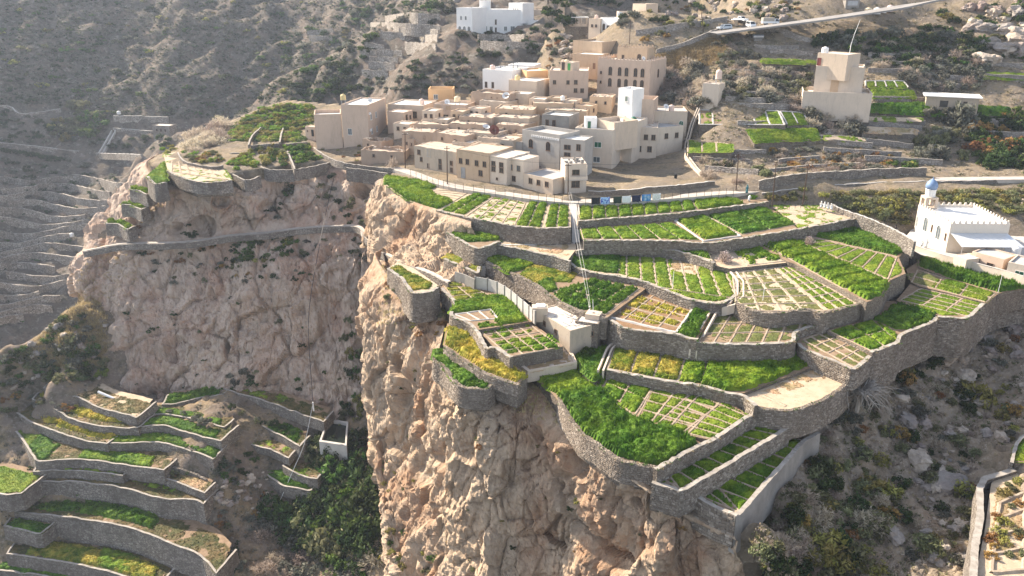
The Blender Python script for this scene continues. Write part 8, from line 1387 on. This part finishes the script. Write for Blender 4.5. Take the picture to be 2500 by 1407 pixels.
# ---------------------------------------------------------------- vehicles
flat('car_white', (.76, .76, .75), .25, 0, .03, .5); flat('car_silver', (.42, .46, .50), .3, .4, .03, .5); flat('car_glass', (.02, .025, .03), .08, 0, .1, .6); flat('tyre', (.02, .02, .02), .9); flat('lamp_glass', (.8, .8, .78), .1); flat('tail_red', (.35, .02, .02), .3)
def car(p, rz, kind, col, label):
    o = empty({'suv': 'parked_car', 'pickup': 'pickup_truck', 'van': 'parked_van', 'truck': 'small_truck'}[kind], p, label, {'suv': 'car', 'pickup': 'pickup', 'van': 'van', 'truck': 'truck'}[kind], None, rz)
    pr = {'suv': [(-2.3, .45), (2.3, .45), (2.35, .85), (2.2, 1.0), (1.1, 1.12), (.45, 1.72), (-1.9, 1.78), (-2.25, 1.1), (-2.35, .8)], 'pickup': [(-2.6, .5), (2.5, .5), (2.55, .9), (2.4, 1.08), (1.2, 1.15), (.6, 1.75), (-.5, 1.78), (-.65, 1.15), (-2.6, 1.15)], 'van': [(-2.3, .4), (2.2, .4), (2.3, .85), (2.05, 1.1), (1.2, 1.9), (-2.2, 2.0), (-2.35, .8)], 'truck': [(-2.8, .6), (2.5, .6), (2.55, 1.1), (2.4, 1.9), (1.1, 2.0), (1.0, 1.2), (-2.8, 1.2)]}[kind]
    n = len(pr); w = .9; tw = lambda z: w - .16 * max(0, (z - 1.05) / .8); v = [(x, -tw(z), z) for x, z in pr] + [(x, tw(z), z) for x, z in pr]
    MB().add(v, [[i, (i + 1) % n, n + (i + 1) % n, n + i] for i in range(n)] + [list(range(n))[::-1], [n + i for i in range(n)]]).obj('body', M[col], o)
    zt = max(z for x, z in pr); x0, x1 = {'suv': (-1.8, .5), 'pickup': (-.4, .65), 'van': (-2.0, 1.25), 'truck': (1.2, 2.2)}[kind]
    for s in (-1, 1):
        y0 = lambda z: s * (tw(z) + .012); MB().add([(x0, y0(1.18), 1.18), (x1 + .35, y0(1.18), 1.18), (x1 - .1, y0(zt - .12), zt - .12), (x0 + .1, y0(zt - .12), zt - .12)], [[0, 1, 2, 3] if s < 0 else [3, 2, 1, 0]]).obj('side_window', M['car_glass'], o)
        MB().box(2.28, 2.37, s * .75 - .15, s * .75 + .15, .72, .9).obj('headlight', M['lamp_glass'], o); MB().box(pr[0][0] - .06, pr[0][0] + .04, s * .75 - .1, s * .75 + .1, .8, 1.05).obj('tail_light', M['tail_red'], o)
        for x in (1.45, -1.45):
            wh = MB().lathe([(.2, -.11), (.33, -.11), (.36, -.05), (.36, .05), (.33, .11), (.2, .11)], 14).obj('wheel', M['tyre'], o, (x, s * .82, .36)); wh.rotation_euler = (math.pi / 2, 0, 0); MB().lathe([(.0, -.12), (.2, -.115), (.2, .115), (0, .12)], 10).obj('rim', M['metal'], wh)
    a, b = {'suv': ((1.12, 1.15), (.48, 1.70)), 'pickup': ((1.22, 1.18), (.63, 1.72)), 'van': ((2.0, 1.16), (1.22, 1.88)), 'truck': ((2.54, 1.2), (2.42, 1.85))}[kind]
    MB().add([(a[0] + .02, -.75, a[1] + .01), (a[0] + .02, .75, a[1] + .01), (b[0] + .02, .66, b[1] + .01), (b[0] + .02, -.66, b[1] + .01)], [[0, 1, 2, 3]]).obj('windscreen', M['car_glass'], o)
    if kind == 'truck': MB().box(-2.75, .9, -.88, .88, 1.2, 2.3).obj('cargo_box', M['wood_grey'], o)
    if kind == 'pickup': MB().box(-2.5, -.75, -.72, .72, 1.152, 1.156).obj('load_bed', M['metal_dark'], o)
    return o
for q, rz, kd, c, lb in [((1768, 76), 3.5, 'suv', 'car_silver', 'silver car parked at the end of the upper road'), ((1808, 56), -1.1, 'pickup', 'car_white', 'white pickup parked nose down on the upper road'), ((1832, 70), -1.5, 'van', 'car_white', 'small white van parked beside the white pickup'), ((1880, 64), .1, 'truck', 'car_white', 'little open truck standing on the upper road')]:
    p = gat(*q); car((p[0], p[1], p[2] + .25), rz, kd, c, lb)
for k, x in enumerate((1888, 1897, 1906)):
    p = gat(x, 48); o = empty('motorbike', (p[0], p[1], p[2] + .25), 'dark motorbike, %s of three beside the upper road' % ('first', 'second', 'third')[k], 'motorbike', None, .6)
    for s in (-.65, .65): wh = MB().lathe([(.22, -.06), (.31, -.05), (.31, .05), (.22, .06)], 12).obj('wheel', M['tyre'], o, (s, 0, .31)); wh.rotation_euler = (math.pi / 2, 0, 0)
    MB().box(-.5, .45, -.14, .14, .4, .8).obj('frame', M['metal_dark'], o); MB().box(-.6, .1, -.15, .15, .8, .92).obj('seat', M['tyre'], o); MB().tube([(.62, 0, .3), (.45, 0, .95), (.42, -.35, 1.05)], .03, 5).tube([(.45, 0, .95), (.42, .35, 1.05)], .03, 5).obj('handlebar', M['metal'], o)
p = gat(2080, 22); o = empty('kiosk', (p[0], p[1], p[2] + .2), 'dark grey kiosk with white roof edge beside the upper road', 'kiosk'); MB().box(-2.2, 2.2, 0, 3, -.5, 2.6).obj('walls', M['concrete_grey'], o); MB().box(-2.5, 2.5, -.3, 3.3, 2.6, 2.85).obj('roof', M['roof_white'], o); MB().box(-1.6, 1.6, -.04, .02, .8, 2.2).obj('shutter', M['metal'], o)
p = gat(1796, 62); o = empty('gate_post', (p[0], p[1], p[2]), 'pale stone gate post beside the parked cars', 'post'); MB().box(-.5, .5, -.5, .5, -.5, 1.6).obj('block', M['plaster_tan'], o); MB().box(-1.4, 1.4, -.9, .9, 1.6, 1.8).obj('cap_slab', M['roof_white'], o)
p = gat(1850, 98); o = empty('tank_drum', (p[0], p[1], p[2] + 1.0), 'long grey cylinder lying on the stepped wall', 'tank'); MB().tube([(-1.6, 0, 0), (1.6, 0, 0)], .7, 12).obj('drum', M['metal'], o); MB().box(-1.2, 1.2, -.5, .5, -1.3, -.6).obj('cradle', M['concrete_grey'], o)
p = gat(1649, 436); o = empty('litter_bin', (p[0], p[1], p[2]), 'small black bin standing on the dusty plaza', 'bin'); MB().lathe([(.32, 0), (.40, 1.0), (.42, 1.02)], 12).obj('barrel', M['tyre'], o); MB().lathe([(.43, 1.02), (.43, 1.08), (.1, 1.14), (0, 1.15)], 12).obj('lid', M['metal_dark'], o)
o = empty('cistern_box', at(1318, 752, -6.0), 'cream cistern box with white lid above the panel fence end', 'box'); MB().box(-1.3, 1.3, -.9, .9, -2.2, .3).obj('walls', M['plaster_cream'], o); MB().box(-.6, .9, -.5, .7, .3, .5).obj('lid', M['plaster_white'], o)
tag(MB().tube([bat(246, 988) + np.array([0, 0, 3.4]), bat(285, 1003) + np.array([0, 0, 3.2])], .3, 8).obj('white_pipe', M['white_paint']), 'thick white pipe lying on the uppermost basin terrace', 'pipe')
# ================================================================ haze
hz_t = NT('haze_air'); hz_t.n.remove(hz_t.b); pv = hz_t.n.new('ShaderNodeVolumePrincipled'); pv.inputs['Color'].default_value = (0.72, 0.83, 1.0, 1); pv.inputs['Density'].default_value = 0.00016; pv.inputs['Anisotropy'].default_value = 0.3
hz_t.l(pv.outputs[0], hz_t.n['Material Output'].inputs['Volume'])
tag(MB().box(-660, 440, -6, 820, -130, 420).obj('haze', hz_t.m), 'thin bluish haze filling the valley air', None, None, 'stuff')
